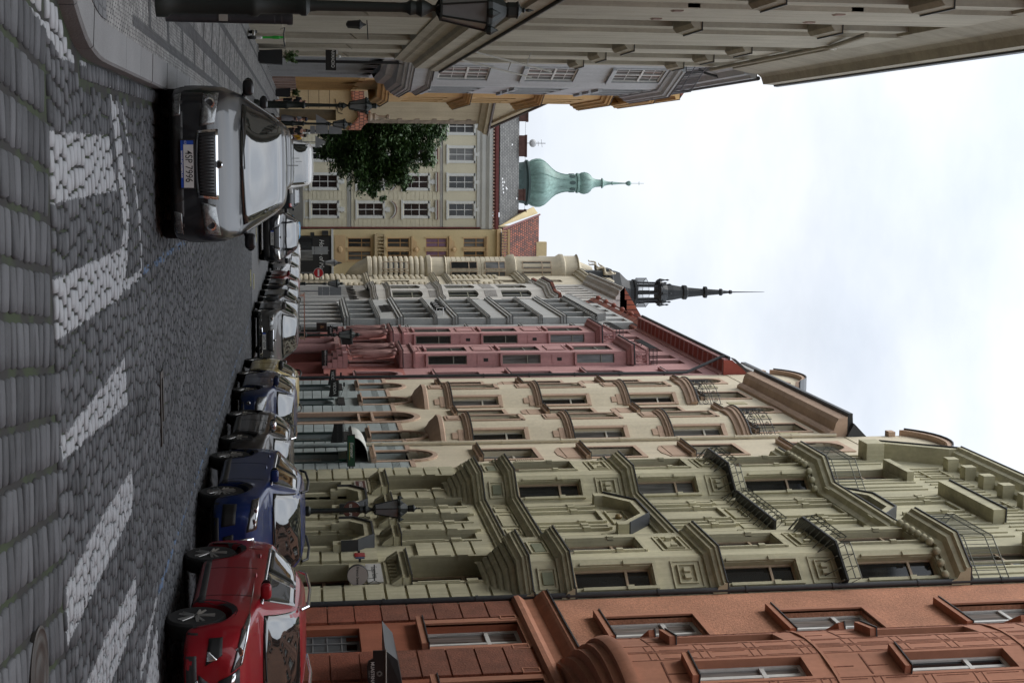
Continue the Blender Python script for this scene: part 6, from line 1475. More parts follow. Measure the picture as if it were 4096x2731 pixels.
    # underbody and wheel wells
    q = MB(); q.box(-hw * .82, hw * .82, y0 + .25, y0 + L - .2, bz - .02, .62)
    q.build('underbody', UND, t, world=False)
    # glass
    x0 = hw * .80; x1 = W / 2 * rw * .93; zc = lerp(top, cw) ; zt = lerp(top, ws)
    wsb, wst = S.get('wsz', (zc + .03, zt - .045))
    patch('windscreen', (((-x0, wsb), (x0, wsb), (x1, wst), (-x1, wst)), (-.02, 0, .012, 0)), 'front', CGL, n=14, m=8, off=.004)
    zr0 = lerp(top, cr) + .06; zr1 = lerp(top, rs) - .05
    if zr1 > zr0 + .1: patch('rear_window', ((-x0 * .85, zr0), (x0 * .85, zr0), (x1 * .9, zr1), (-x1 * .9, zr1)), 'rear', CGL, n=8, m=5)
    for sd in ('left', 'right'):
        a_, b_ = S['side'][0][2], S['side'][1][3]; a0_, b0_ = S['side'][0][1], S['side'][1][0]
        patch('door_pillar', [(y0 + a0_[0], a0_[1]), (y0 + b0_[0], b0_[1]), (y0 + b_[0], b_[1]), (y0 + a_[0], a_[1])], sd, PLAS, n=2, m=5, off=.003)
        for c in S['side']: patch('side_window', [(y0 + a, z) for a, z in c], sd, CGL, n=6, m=5, off=.004)
        if S.get('chrome_line'):
            for c in S['chrome_line']: patch('window_trim', [(y0 + a, z) for a, z in c], sd, CHR, n=10, m=1, off=.009)
        for a, z in S.get('handles', ()): 
            q = MB(); h = hit((-W if sd == 'left' else W, y0 + a, z), (1 if sd == 'left' else -1, 0, 0)); x = h[0].x if h[0] else hw; q.sphere((x, y0 + a, z), .05, 8, 5, (.6, 2.0, .35)); q.build('door_handle', paint, t, True, False)
        for a in S.get('gaps', ()): patch('door_gap', [(y0 + a, bz + .12), (y0 + a + .012, bz + .12), (y0 + a + .012, lerp(belt, y0 + a)), (y0 + a, lerp(belt, y0 + a))], sd, UND, n=1, m=6, off=.003, th=.004)
        if S.get('clad'):
            patch('side_cladding', [(fa + ar + .02, bz + .01), (ra - ar - .02, bz + .01), (ra - ar - .02, bz + .15), (fa + ar + .02, bz + .17)], sd, PLAS, n=8, m=2)
        sx_ = -1 if sd == 'left' else 1
        q = MB()       # dark wheel-arch lips
        for c in (fa, ra):
            for i in range(12):
                a0_, a1_ = math.pi * i / 12, math.pi * (i + 1) / 12; r_ = ar + .01; d = .05 if S.get('clad') else .012
                P = [(c + r * math.cos(a), wr + r * math.sin(a)) for r, a in ((r_ - .02, a0_), (r_ - .02, a1_), (r_ + d, a1_), (r_ + d, a0_))]
                vs = []
                for (yy, zz) in P:
                    h = hit((sx_ * W, yy, max(zz, bz + .03)), (-sx_, 0, 0)); xx = h[0].x if h[0] is not None and abs(h[0].x) > hw * .8 else sx_ * hw * .97; vs.append((xx + sx_ * .008, yy, zz))
                q.poly(vs); 
        q.build('wheel_arch_trim', PLAS, t, world=False)
        for c in (fa, ra):
            wx = sx_ * (hw - .145); q = MB(); Mx = Matrix.Rotation(R(90), 3, 'Y')
            wh = thing('wheel', '', '', (wx, c, wr)); del wh['label']; del wh['category']; wh.parent = t
            q.lathe((0, 0, 0), [(wr * .62, -.10), (wr * .9, -.105), (wr * .98, -.08), (wr, -.04), (wr, .04), (wr * .98, .08), (wr * .9, .105), (wr * .64, .10)], 28, M=Mx); q.build('tyre', TYRE, wh, True, False)
            q = MB(); q.lathe((0, 0, 0), [(wr * .66, -.07), (wr * .66, .07)], 24, M=Mx); q.build('brake_disc', UND, wh, True, False)
            q = MB(); ns = S.get('spokes', 5)
            for i in range(ns):
                a = 2 * math.pi * i / ns + .3; 
                for e in (-.16, .16): q.tube([(sx_ * .095, .03 * math.cos(a), .03 * math.sin(a)), (sx_ * .085, wr * .62 * math.cos(a + e), wr * .62 * math.sin(a + e))], .026, 5)
            for i in range(24):
                a, b_ = 2 * math.pi * i / 24, 2 * math.pi * (i + 1) / 24; q.tube([(sx_ * .088, wr * .65 * math.cos(a), wr * .65 * math.sin(a)), (sx_ * .088, wr * .65 * math.cos(b_), wr * .65 * math.sin(b_))], .012, 4)
            q.cyl((sx_ * .06, 0, 0), (sx_ * .1, 0, 0), .04, .035, 10); q.build('rim', RIMM, wh, True, False)
        # mirror
        mz = S.get('mz', lerp(belt, cw + .4) + .05); my = cw + S.get('my', .42)
        q = MB(); q.rbox((sx_ * (hw + .03), my, mz + .02), .10, .055, .068, .6); q.tube([(sx_ * (hw - .1), my + .02, mz - .05), (sx_ * (hw + .0), my, mz - .01)], .028, 6); mi = q.build('mirror', S.get('mirror', paint), t, True, False)
        q = MB(); q.lathe((0, 0, 0), [(.001, -.001), (.08, 0), (.08, .004)], 12, M=Matrix.Rotation(R(-90), 3, 'X'), sx=1.2, sy=.8); g = q.build('mirror_glass', CGL, mi, False, False); g.location = (sx_ * (hw + .06), my + .072, mz + .02)
    # front details
    for nm_, c, mt in S['front']:
        for s_ in ((1,) if nm_ in S.get('single', ('grille', 'intake', 'grille_frame', 'bumper_lower', 'chrome_bar', 'intake_trim', 'logo_bar', 'hood_line')) else (1, -1)):
            P = c if not isinstance(c[0][0], (tuple, list)) else c[0]; bu = (0, 0, 0, 0) if P is c else c[1]
            P2 = [(x * s_, z) for x, z in P]
            k = {'grille': .012, 'grille_frame': .008, 'headlight': .01, 'headlight_inner': .016, 'chrome_bar': .016, 'logo_bar': .02}.get(nm_, .008)
            lab = patch(nm_, (P2, (bu[0], bu[1] * s_, bu[2], bu[3] * s_)), 'front', {'P': PLAS, 'C': CHR, 'L': LENS, 'D': LDK, 'B': paint, 'K': INK, 'W': mat('led_white', (.9, .9, .85), .3, 0, fine=0, emit=.8)}[mt], n=10, m=4, off=k)
    q = MB()
    for (gx, z0, z1, n_) in S.get('slats', ()):
        for i in range(n_):
            x = -gx + 2 * gx * (i + .5) / n_; h = hit((x, y0 - 1, (z0 + z1) / 2), (0, 1, 0)); y = h[0].y if h[0] else y0; q.box(x - .007, x + .007, y - .022, y - .004, z0, z1)
    if q.v: q.build('grille_slats', mat('dark_slats', (.02, .02, .022), .4, 0, fine=0), t, world=False)
    if S.get('plate'):
        pz = S.get('pz', .39); h = hit((0, y0 - 1, pz), (0, 1, 0)); py = (h[0].y if h[0] else y0) - .03; PFm = Fr((0, py), (1, 0), (0, -1)); px = S.get('px', 0)
        q = MB(); q.fbox(PFm, px - .275, px + .275, pz - .085, pz + .067, -.03, .004); pl = q.build('number_plate', PLAS, t, world=False)
        q = MB(); q.fbox(PFm, px - .26, px + .26, pz - .052, pz + .055, 0, .008); q.build('plate_face', PLW, pl, world=False)
        q = MB(); q.fbox(PFm, px - .26, px - .215, pz - .052, pz + .055, 0, .0095); q.build('plate_band', PLB, pl, world=False)
        o_ = text(S['plate'], .112, Fr((0, py), (1, 0), (0, -1)), px + .025, pz + .002, .0095, INK, None, ext=.0008, sx=.84, bold=.0003); o_.parent = pl
        o_ = text('CZ', .03, Fr((0, py), (1, 0), (0, -1)), px - .237, pz - .032, .0105, SWH, None, ext=.0005); o_.parent = pl
        if S.get('dealer'):
            q = MB(); q.fbox(PFm, px - .26, px + .26, pz - .082, pz - .056, 0, .006); q.build('dealer_band', PLB, pl, world=False)
            o_ = text(S['dealer'], .033, Fr((0, py), (1, 0), (0, -1)), px, pz - .069, .007, SWH, None, ext=.0005, sx=1.35, bold=.001); o_.parent = pl
    if S.get('badge'):
        bx, bz_, br, bm_ = S['badge']; h = hit((bx, y0 - 1, bz_), (0, 1, 0)); by = (h[0].y if h[0] else y0) - .02; q = MB(); q.lathe((bx, by, bz_), [(.001, -.012), (br * .8, -.012), (br, 0), (br, .03)], 20, M=Matrix.Rotation(R(-90), 3, 'X'))
        b1 = q.build('badge', CHR, t, True, False)
        q = MB(); q.lathe((bx, by - .0135, bz_), [(br * .45, -.002), (br * .75, -.002), (br * .75, .002)], 20, M=Matrix.Rotation(R(-90), 3, 'X')); q.build('badge_ring', INK, b1, True, False)
    for a, z, r in S.get('projector', ()):
        for s_ in (1, -1):
            h = hit((a * s_, y0 - 1, z), (0, 1, 0)); y = (h[0].y if h[0] else y0) - .02
            q = MB(); q.lathe((a * s_, y, z), [(.001, -.004), (r * .7, -.003), (r * .72, -.008), (r, -.004), (r, .02)], 18, M=Matrix.Rotation(R(-90), 3, 'X')); lo = q.build('projector_lamp', CHR, t, True, False)
            q = MB(); q.lathe((a * s_, y - .006, z), [(.001, -.004), (r * .66, -.002), (r * .66, .002)], 16, M=Matrix.Rotation(R(-90), 3, 'X')); q.build('lamp_lens', LDK, lo, True, False)
    if S.get('rails'):
        for s_ in (1, -1):
            P = [(s_ * W / 2 * rw * .93, y, lerp(top, y) + dz) for y, dz in ((ws + .12, -.03), (ws + .25, .045), ((ws + rs) / 2, .05), (rs - .25, .05), (rs - .1, -.02))]; q = MB(); q.tube(P, .022, 8); q.build('roof_rail', S['rails'], t, True, False)
    q = MB(); zz = wsb + .01
    for xa, xb in ((-.55, .05), (.02, .6)):
        P = []
        for k_ in range(6):
            x = xa + (xb - xa) * k_ / 5; h = hit((x, y0 - 1, zz - .012 + .004 * k_), (0, 1, 0)); 
            if h[0]: P.append((x, h[0].y - .022, h[0].z + .012))
        q.tube(P, .008, 4)
    q.build('wiper', INK, t, world=False)
    if S.get('antenna'): q = MB(); q.tube([(0, rs - .15, H - .02), (0, rs - .02 + .1, H + .12)], .006, 5); q.build('antenna', INK, t, world=False)
    q = MB()
    for s_ in (1, -1): patch('tail_lamp', [(s_ * hw * .5, .72), (s_ * hw * .78, .74), (s_ * hw * .78, .9), (s_ * hw * .5, .88)], 'rear', RED, n=4, m=3)
    return t
def side2(cw, ws, rs, cr, zb, zt, pil):   # two side windows from key points
    return [[(cw + .42, zb), (pil - .035, zb + .01), (pil - .035, zt), (ws + .12, zt - .01)], [(pil + .035, zb + .01), (cr - .35, zb + .05), (rs - .1, zt - .01), (pil + .035, zt)]]
OCT = dict(L=4.57, W=1.80, H=1.46, wb=2.58, fo=.93, wr=.315, cowl=1.08, wtop=1.86, rtop=3.35, rbot=4.05, wsz=(.93, 1.375), mid=.55, bz=.18, rw=.63,
    top=[(0, .60), (.05, .67), (.16, .735), (.4, .81), (.8, .885), (1.08, .93), (1.5, 1.23), (1.86, 1.42), (2.3, 1.465), (2.9, 1.455), (3.35, 1.39), (3.8, 1.16), (4.05, 1.05), (4.5, 1.0), (4.57, .92)],
    belt=[(0, .54), (.16, .66), (.5, .76), (1.08, .88), (1.5, .93), (3, .96), (4.05, .98), (4.5, .93), (4.57, .85)],
    side=side2(1.08, 1.86, 3.35, 4.05, .955, 1.36, 2.62), handles=((2.35, .86), (3.3, .88)), gaps=(1.5, 2.62, 3.5),
    front=[('bumper_lower', ((-.84, .2), (.84, .2), (.86, .33), (-.86, .33)), 'P'), ('intake', (((-.46, .19), (.46, .19), (.40, .33), (-.40, .33)), (0, 0, 0, 0)), 'K'),
        ('grille_frame', (((-.37, .485), (.37, .485), (.395, .70), (-.395, .70)), (-.02, 0, .0, 0)), 'C'), ('grille', (((-.345, .505), (.345, .505), (.365, .675), (-.365, .675)), (-.02, 0, .0, 0)), 'K'),
        ('headlight', ((.42, .52), (.78, .55), (.80, .71), (.45, .665)), 'L'), ('fog_lamp', ((.52, .22), (.76, .235), (.78, .31), (.54, .305)), 'L')],
    slats=((.34, .51, .67, 19),), projector=((.68, .62, .06),), badge=(0, .71, .045, 0), pz=.39, antenna=1)
SUV = dict(L=4.50, W=1.86, H=1.66, wb=2.67, fo=.92, wr=.355, cowl=1.12, wtop=1.85, rtop=3.75, rbot=4.25, mid=.68, bz=.26, rw=.66, wsz=(1.13, 1.54), clad=1, gap=.07,
    top=[(0, .76), (.05, .86), (.16, .93), (.4, 1.0), (.8, 1.06), (1.12, 1.11), (1.5, 1.41), (1.85, 1.58), (2.3, 1.64), (3.2, 1.63), (3.75, 1.55), (4.0, 1.34), (4.25, 1.12), (4.42, 1.05), (4.5, .95)],
    belt=[(0, .7), (.16, .84), (.5, .95), (1.12, 1.05), (1.5, 1.08), (3, 1.13), (4.0, 1.2), (4.42, 1.0), (4.5, .9)],
    side=side2(1.12, 1.85, 3.75, 4.3, 1.12, 1.5, 2.72), handles=((2.42, 1.0), (3.3, 1.03)), gaps=(1.55, 2.72, 3.6), spokes=5,
    chrome_line=([(1.4, 1.085), (3.75, 1.145), (3.75, 1.17), (1.4, 1.11)],))
RED_SUV = dict(SUV, rails=CHR, front=[('bumper_lower', ((-.86, .27), (.86, .27), (.87, .42), (-.87, .42)), 'P'), ('chrome_bar', ((-.42, .40), (.42, .40), (.44, .43), (-.44, .43)), 'C'),
    ('grille', (((-.42, .66), (.42, .66), (.52, .88), (-.52, .88)), (-.02, 0, 0, 0)), 'K'), ('logo_bar', (((-.48, .80), (.48, .80), (.5, .84), (-.5, .84)), (-.05, 0, -.05, 0)), 'C'), ('intake', ((-.5, .44), (.5, .44), (.36, .6), (-.36, .6)), 'P'),
    ('headlight', ((.50, .79), (.86, .90), (.90, .99), (.55, .90)), 'D'), ('headlight_inner', ((.53, .885), (.88, .965), (.89, .985), (.55, .905)), 'C'), ('fog_lamp', ((.60, .52), (.84, .55), (.84, .70), (.70, .70)), 'K'), ('fog_trim', ((.64, .53), (.74, .54), (.74, .56), (.66, .65)), 'C')], projector=((.70, .885, .05),), slats=())
BLUE_SUV = dict(SUV, L=4.44, H=1.61, rails=BLK, spokes=8, front=[('bumper_lower', ((-.84, .27), (.84, .27), (.85, .36), (-.85, .36)), 'K'), ('grille_frame', (((.03, .62), (.34, .62), (.36, .86), (.04, .86)), (-.01, .02, .01, .0)), 'C'), ('grille', ((.055, .645), (.325, .645), (.34, .84), (.06, .84)), 'K'),
    ('headlight', ((.46, .76), (.86, .84), (.86, .94), (.47, .90)), 'D'), ('headlight_inner', ((.5, .87), (.85, .915), (.86, .935), (.5, .895)), 'C'), ('intake', ((.05, .42), (.40, .42), (.44, .57), (.05, .57)), 'K'), ('fog_lamp', ((.55, .40), (.84, .42), (.84, .62), (.58, .60)), 'K')], single=(), projector=((.74, .885, .04), (.60, .865, .04)), slats=((.33, .65, .84, 16),))
MINI = dict(L=4.0, W=1.73, H=1.42, wb=2.55, fo=.75, wr=.33, cowl=1.05, wtop=1.62, rtop=3.3, rbot=3.8, mid=.55, bz=.2, rw=.70, clad=1, gap=.04, rails=CHR, mirror=CHR, spokes=5,
    top=[(0, .66), (.05, .78), (.16, .86), (.4, .915), (.8, .96), (1.05, .99), (1.35, 1.22), (1.62, 1.36), (2.0, 1.415), (2.9, 1.41), (3.3, 1.37), (3.55, 1.2), (3.8, .98), (3.95, .9), (4.0, .8)],
    belt=[(0, .6), (.16, .78), (.5, .88), (1.05, .93), (3, .96), (3.8, .93), (4, .78)], side=side2(.95, 1.52, 3.45, 3.95, .97, 1.31, 2.35), handles=((2.1, .86),), gaps=(1.3, 2.35),
    front=[('bumper_lower', ((-.8, .21), (.8, .21), (.8, .33), (-.8, .33)), 'P'), ('grille', (((-.34, .50), (.34, .50), (.40, .70), (-.40, .70)), (0, 0, .02, 0)), 'K'), ('intake', ((-.45, .25), (.45, .25), (.42, .4), (-.42, .4)), 'K')], projector=((.60, .70, .115), (.62, .36, .05)), slats=((.33, .52, .69, 6),))
HATCH = dict(L=3.97, W=1.66, H=1.47, wb=2.46, fo=.80, wr=.30, cowl=1.0, wtop=1.66, rtop=3.35, rbot=3.78, mid=.55, bz=.2, rw=.64,
    top=[(0, .58), (.05, .68), (.16, .77), (.4, .85), (.8, .93), (1.0, .97), (1.35, 1.25), (1.66, 1.41), (2.1, 1.465), (2.9, 1.46), (3.35, 1.39), (3.6, 1.2), (3.78, 1.0), (3.92, .93), (3.97, .8)],
    belt=[(0, .52), (.16, .7), (.5, .82), (1.0, .9), (3, .96), (3.78, .94), (3.97, .78)], side=side2(.95, 1.6, 3.4, 3.9, .97, 1.36, 2.3), handles=((2.05, .86),), gaps=(1.35, 2.35), antenna=1,
    front=[('bumper_lower', ((-.76, .21), (.76, .21), (.77, .3), (-.77, .3)), 'P'), ('grille', ((-.3, .60), (.3, .60), (.32, .68), (-.32, .68)), 'K'), ('intake', ((-.4, .24), (.4, .24), (.38, .36), (-.38, .36)), 'K'), ('headlight', (((.40, .56), (.70, .60), (.70, .78), (.38, .70)), (-.03, 0, .03, 0)), 'L')], projector=((.6, .4, .04),), slats=())
CITY = dict(HATCH, L=3.5, W=1.6, H=1.5, wb=2.35, fo=.65, rails=BLK, mirror=BLK, wr=.29, rtop=3.0, rbot=3.35, top=[(0, .6), (.05, .72), (.16, .82), (.4, .9), (.75, .97), (.9, 1.0), (1.2, 1.25), (1.5, 1.43), (1.9, 1.495), (2.6, 1.49), (3.0, 1.42), (3.2, 1.2), (3.35, 1.0), (3.46, .93), (3.5, .8)], cowl=.9, wtop=1.5,
    belt=[(0, .52), (.16, .75), (.5, .86), (.9, .93), (2.6, 1.0), (3.35, .95), (3.5, .78)], side=side2(.8, 1.42, 3.0, 3.45, .98, 1.38, 2.05), handles=((1.85, .88),), gaps=(1.2, 2.05))
GOCT = dict(OCT, H=1.47, rtop=3.9, rbot=4.35, badge=(0, .705, .045, 0), top=OCT['top'][:8] + [(2.3, 1.465), (3.2, 1.46), (3.9, 1.42), (4.15, 1.2), (4.35, 1.02), (4.5, .95), (4.57, .88)], side=side2(1.08, 1.86, 3.9, 4.45, .955, 1.36, 2.62), plate='5AT 6004', chrome_line=([(1.45, .93), (4.0, .965), (4.0, .98), (1.45, .945)],),
    front=[('bumper_lower', ((-.84, .2), (.84, .2), (.86, .28), (-.86, .28)), 'P'), ('intake_trim', ((-.50, .24), (.50, .24), (.46, .345), (-.46, .345)), 'C'), ('intake', ((-.485, .25), (.485, .25), (.445, .335), (-.445, .335)), 'K'), ('grille_frame', (((-.29, .47), (.29, .47), (.37, .68), (-.37, .68)), (-.01, 0, 0, 0)), 'C'), ('grille', ((-.27, .485), (.27, .485), (.345, .665), (-.345, .665)), 'K'), ('headlight', ((.45, .54), (.76, .53), (.80, .70), (.47, .665)), 'L'), ('fog_lamp', ((.60, .24), (.78, .25), (.78, .32), (.62, .32)), 'L')])
BLKC = dict(OCT, W=1.84, H=1.5, plate='8AU 0003', pz=.5, wsz=(.98, 1.41), badge=(0, .80, .04, 0), antenna=0,
    front=[('bumper_lower', ((-.86, .2), (.86, .2), (.87, .4), (-.87, .4)), 'K'), ('grille_frame', (((-.38, .52), (.38, .52), (.45, .76), (-.45, .76)), (-.0, 0, 0, 0)), 'C'), ('grille', ((-.36, .54), (.36, .54), (.43, .745), (-.43, .745)), 'K'), ('headlight', ((.48, .66), (.80, .69), (.84, .78), (.5, .75)), 'D'), ('headlight_inner', ((.49, .70), (.80, .745), (.81, .765), (.49, .725)), 'W')], slats=((.40, .56, .73, 17),), projector=())
VAN = dict(OCT, name='parked_van', cat='van', blunt=1, L=4.9, W=1.9, H=2.05, wb=3.0, fo=.9, wr=.33, cowl=.95, wtop=1.6, rtop=4.7, rbot=4.85, mid=.7, bz=.25, rw=.82, wsz=(1.2, 1.82), antenna=0, badge=None,
    top=[(0, .8), (.05, .95), (.16, 1.02), (.4, 1.08), (.95, 1.18), (1.3, 1.65), (1.6, 1.94), (2.1, 2.04), (4.3, 2.04), (4.7, 1.98), (4.85, 1.2), (4.9, .9)], belt=[(0, .7), (.16, .95), (.95, 1.12), (4.8, 1.2), (4.9, .9)],
    side=side2(.9, 1.55, 4.5, 4.9, 1.25, 1.8, 2.5), handles=(), gaps=(1.5, 2.5), slats=(), front=[('grille', ((-.4, .7), (.4, .7), (.42, .85), (-.42, .85)), 'P'), ('headlight', ((.55, .72), (.84, .74), (.84, .95), (.57, .9)), 'L'), ('bumper_lower', ((-.88, .26), (.88, .26), (.88, .55), (-.88, .55)), 'P')], projector=())
P_BLK = paintmat('paint_black', (.012, .013, .015)); P_GRF = paintmat('paint_graphite', (.065, .064, .062)); P_RED = paintmat('paint_red', (.23, .008, .014), .3); P_BLU = paintmat('paint_blue', (.006, .018, .085), .4)
P_MIN = paintmat('paint_brown_grey', (.03, .027, .025)); P_NAV = paintmat('paint_navy', (.010, .018, .055), .3); P_GLD = paintmat('paint_gold', (.42, .33, .13), .4); P_SIL = paintmat('paint_silver', (.30, .30, .295), .3); P_MAR = paintmat('paint_maroon', (.13, .012, .014)); P_WHT = paintmat('paint_white', (.62, .62, .61), 0.); P_DKB = paintmat('paint_dark', (.02, .022, .024))
def rightcar(yf, label, S, p, x0=5.42): return make_car(label, (x0 + S['W'] / 2 - .02, yf + S['L'] / 2, .0), 0, S, p)
make_car('black car with a chrome framed ribbed grille and silvery bonnet, parked first by the crossing', (.16, 16.3 + 2.285, 0), R(-.6), dict(OCT, plate='4SP 7996', dealer='www.alexcars.cz'), P_BLK)
make_car('black saloon parked directly behind the black car by the crossing', (.10, 23.2 + 2.28, 0), 0, OCT, P_DKB)
make_car('dark saloon parked directly in front of the white van', (.2, 30.2 + 2.28, 0), 0, dict(OCT, H=1.5), P_DKB)
make_car('tall white van parked behind the dark saloons at the kerb', (.42, 52 + 2.45, 0), 0, VAN, P_WHT)
make_car('black car with white running lights driving down the middle of the street', (3.10, 53.0 + 2.28, 0), 0, dict(BLKC, name='driving_car'), P_BLK, None)
rightcar(15.55, 'red crossover with silver roof rails and five spoke wheels', RED_SUV, P_RED, 5.36)
rightcar(20.9, 'dark blue crossover behind the red one', BLUE_SUV, P_BLU, 5.14)
rightcar(26.7, 'brown grey small hatchback with round headlamps and silver mirrors', MINI, P_MIN)
rightcar(31.6, 'navy blue small hatchback between the brown grey and the gold car', HATCH, P_NAV, 5.3)
rightcar(36.2, 'gold coloured city car with black roof rails', CITY, P_GLD, 5.6)
rightcar(44.7, 'dark grey estate car with a round badge, behind the gold one', GOCT, P_GRF, 4.95)
rightcar(50.6, 'nearly black estate with a roof rack bar, behind the dark grey estate', dict(GOCT, plate=None, badge=None, rails=BLK), P_DKB, 5.1)
rightcar(56.0, 'black hatchback in front of the maroon car', HATCH, P_BLK, 5.15)
rightcar(60.6, 'dark maroon hatchback between black and silver cars', HATCH, P_MAR, 5.2)
rightcar(66.5, 'silver hatchback directly behind the maroon car', dict(HATCH, H=1.5), P_SIL, 5.1)
rightcar(72.5, 'silver hatchback between the other silver one and the white one', HATCH, P_SIL, 5.0)
rightcar(79.0, 'white hatchback parked past the two silver ones', HATCH, P_WHT, 4.8)
rightcar(86, 'blue hatchback last in view, beside the black moving car', dict(HATCH, H=1.6), paintmat('paint_sky', (.02, .16, .3)), 3.9)
q = MB(); q.box(5.15, 6.95, 53.3, 53.42, 1.62, 1.66)
for x in (5.2, 6.8): q.box(x, x + .1, 53.3, 53.42, 1.46, 1.62)
o = q.build('roof_rack_bar', CHR); tag(o, 'pale roof rack crossbar on the nearly black estate car', 'roof rack')
# ================================================================ street furniture
LG = mat('lantern_glass', (.20, .21, .21), .15, .15, 3, fine=0, coat=.5); DG = mat('dark_green_iron', (.006, .011, .009), .6, .1, 4, fine=0)
def lamp(x, y, label):
    t = thing('street_lamp', label, 'street lamp', (x, y, .12), 0, 'old fashioned street lamps')
    q = MB(); q.lathe((0, 0, 0), [(.16, 0), (.16, .12), (.13, .16), (.12, .3), (.115, .95), (.135, 1.0), (.135, 1.06), (.105, 1.1), (.095, 1.5), (.115, 1.53), (.115, 1.58), (.07, 1.62), (.058, 1.7), (.052, 2.6), (.058, 2.66), (.085, 2.7), (.07, 2.76), (.10, 2.82), (.06, 2.9), (.035, 2.94), (.03, 3.02)], 16)
    q.build('post', DG, t, True, False)
    q = MB(); n = 6; b, tp = (.125, 3.03), (.235, 3.53)
    for i in range(n):
        a, c = 2 * math.pi * i / n + .26, 2 * math.pi * (i + 1) / n + .26; P = lambda r, z, a: (r * math.cos(a), r * math.sin(a), z)
        q.tube([P(b[0], b[1], a), P(tp[0], tp[1], a)], .011, 5)
        for r, z in (b, tp): q.tube([P(r, z, a), P(r, z, c)], .016, 5)
        q.tube([P(.03, 2.98, a), P(b[0], b[1], a)], .01, 4)
        q.lathe(P(tp[0], tp[1], (a + c) / 2), [(.05, 0), (.06, .04), (.02, .1), (.005, .13)], 6, sx=.9)
    q.lathe((0, 0, 0), [(.235, 3.54), (.225, 3.58), (.12, 3.70), (.075, 3.75), (.085, 3.77), (.085, 3.86), (.1, 3.88), (.06, 3.9), (.02, 3.93), (.03, 3.95), (.012, 3.97), (.02, 4.0), (.004, 4.06)], 6, rot=.26); q.build('lantern_frame', DG, t, world=False)
    q = MB(); q.lathe((0, 0, 0), [(.117, 3.04), (.225, 3.52)], 6, rot=.26); q.build('lantern_glass', LG, t, world=False)
    q = MB(); q.lathe((0, 0, 0), [(.03, 3.05), (.03, 3.3), (.012, 3.4)], 8); q.build('burner', BLK, t, world=False)
lamp(-1.575, 15.8, 'tall dark street lamp beside the plain grey post at the kerb corner'); lamp(-1.52, 46.6, 'street lamp on the pavement with the walking bald man beside it')
lamp(-1.43, 71.6, 'street lamp showing just above the grey triangular sign'); lamp(7.79, 30.8, 'street lamp in front of the olive green house')
lamp(7.95, 62.8, 'street lamp in front of the pink house'); lamp(8.1, 89.6, 'street lamp in front of the pale grey house')
t = thing('bollard_post', 'plain grey metal post with a small pale plate, beside a street lamp', 'post', (-1.52, 16.85, .12))
q = MB(); q.lathe((0, 0, 0), [(.062, 0), (.062, 1.36), (.07, 1.37), (.07, 1.42), (.0, 1.43)], 14); 
for z in (.18, .72, 1.22, 1.3): q.lathe((0, 0, z), [(.066, 0), (.066, .012)], 14)
q.build('tube', mat('painted_grey_post', (.06, .063, .07), .45, .15, 4, metal=.3), t, True, False)
q = MB(); q.box(-.045, .045, -.075, -.06, .6, .7); q.build('plate', mat('pale_metal', (0, 0, 0)), t, world=False)
q = MB(); q.lathe((0, 0, 1.38), [(.064, 0), (.064, .05)], 12); q.build('cap', BLK, t, world=False)
t = thing('litter_bin', 'dark green litter bin half hidden by a street lamp', 'bin', (-1.78, 17.9, .12))
q = MB(); q.rbox((0, 0, .45), .2, .17, .42, .3); q.build('body', mat('green_bin', (.010, .05, .014), .5, .15, 5), t, True, False); q = MB(); q.rbox((0, 0, .86), .22, .19, .06, .3); q.box(-.1, .1, -.2, -.15, .66, .72); q.build('lid', mat('green_bin_lid', (.012, .06, .018), .4), t, True, False)
# electric scooter seen end on
t = thing('electric_scooter', 'white and green rental electric scooter standing by the stone facade', 'scooter', (-3.34, 42.2, .12), R(14))
for y in (-.45, .5):
    q = MB(); q.lathe((0, y, .13), [(.07, -.035), (.12, -.035), (.13, 0), (.12, .035), (.07, .035)], 18, M=Matrix.Rotation(R(90), 3, 'Y')); q.build('wheel', TYRE, t, True, False)
q = MB(); q.rbox((0, .05, .16), .08, .45, .035, .3); q.rbox((0, -.42, .3), .045, .07, .12, .5); q.build('deck', PLW, t, True, False)
q = MB(); q.tube([(0, -.42, .35), (0, -.32, 1.0)], .032, 8); q.rbox((0, -.35, .8), .045, .05, .12, .5); q.build('stem', mat('lime_green', (.02, .35, .04), .4), t, True, False)
q = MB(); q.tube([(-.27, -.27, 1.05), (-.1, -.31, 1.02), (.1, -.31, 1.02), (.27, -.27, 1.05)], .02, 6); q.tube([(-.27, -.27, 1.05), (-.22, -.3, .92)], .008, 4); q.tube([(.27, -.27, 1.05), (.22, -.3, .92)], .008, 4); q.build('handlebar', BLK, t, True, False)
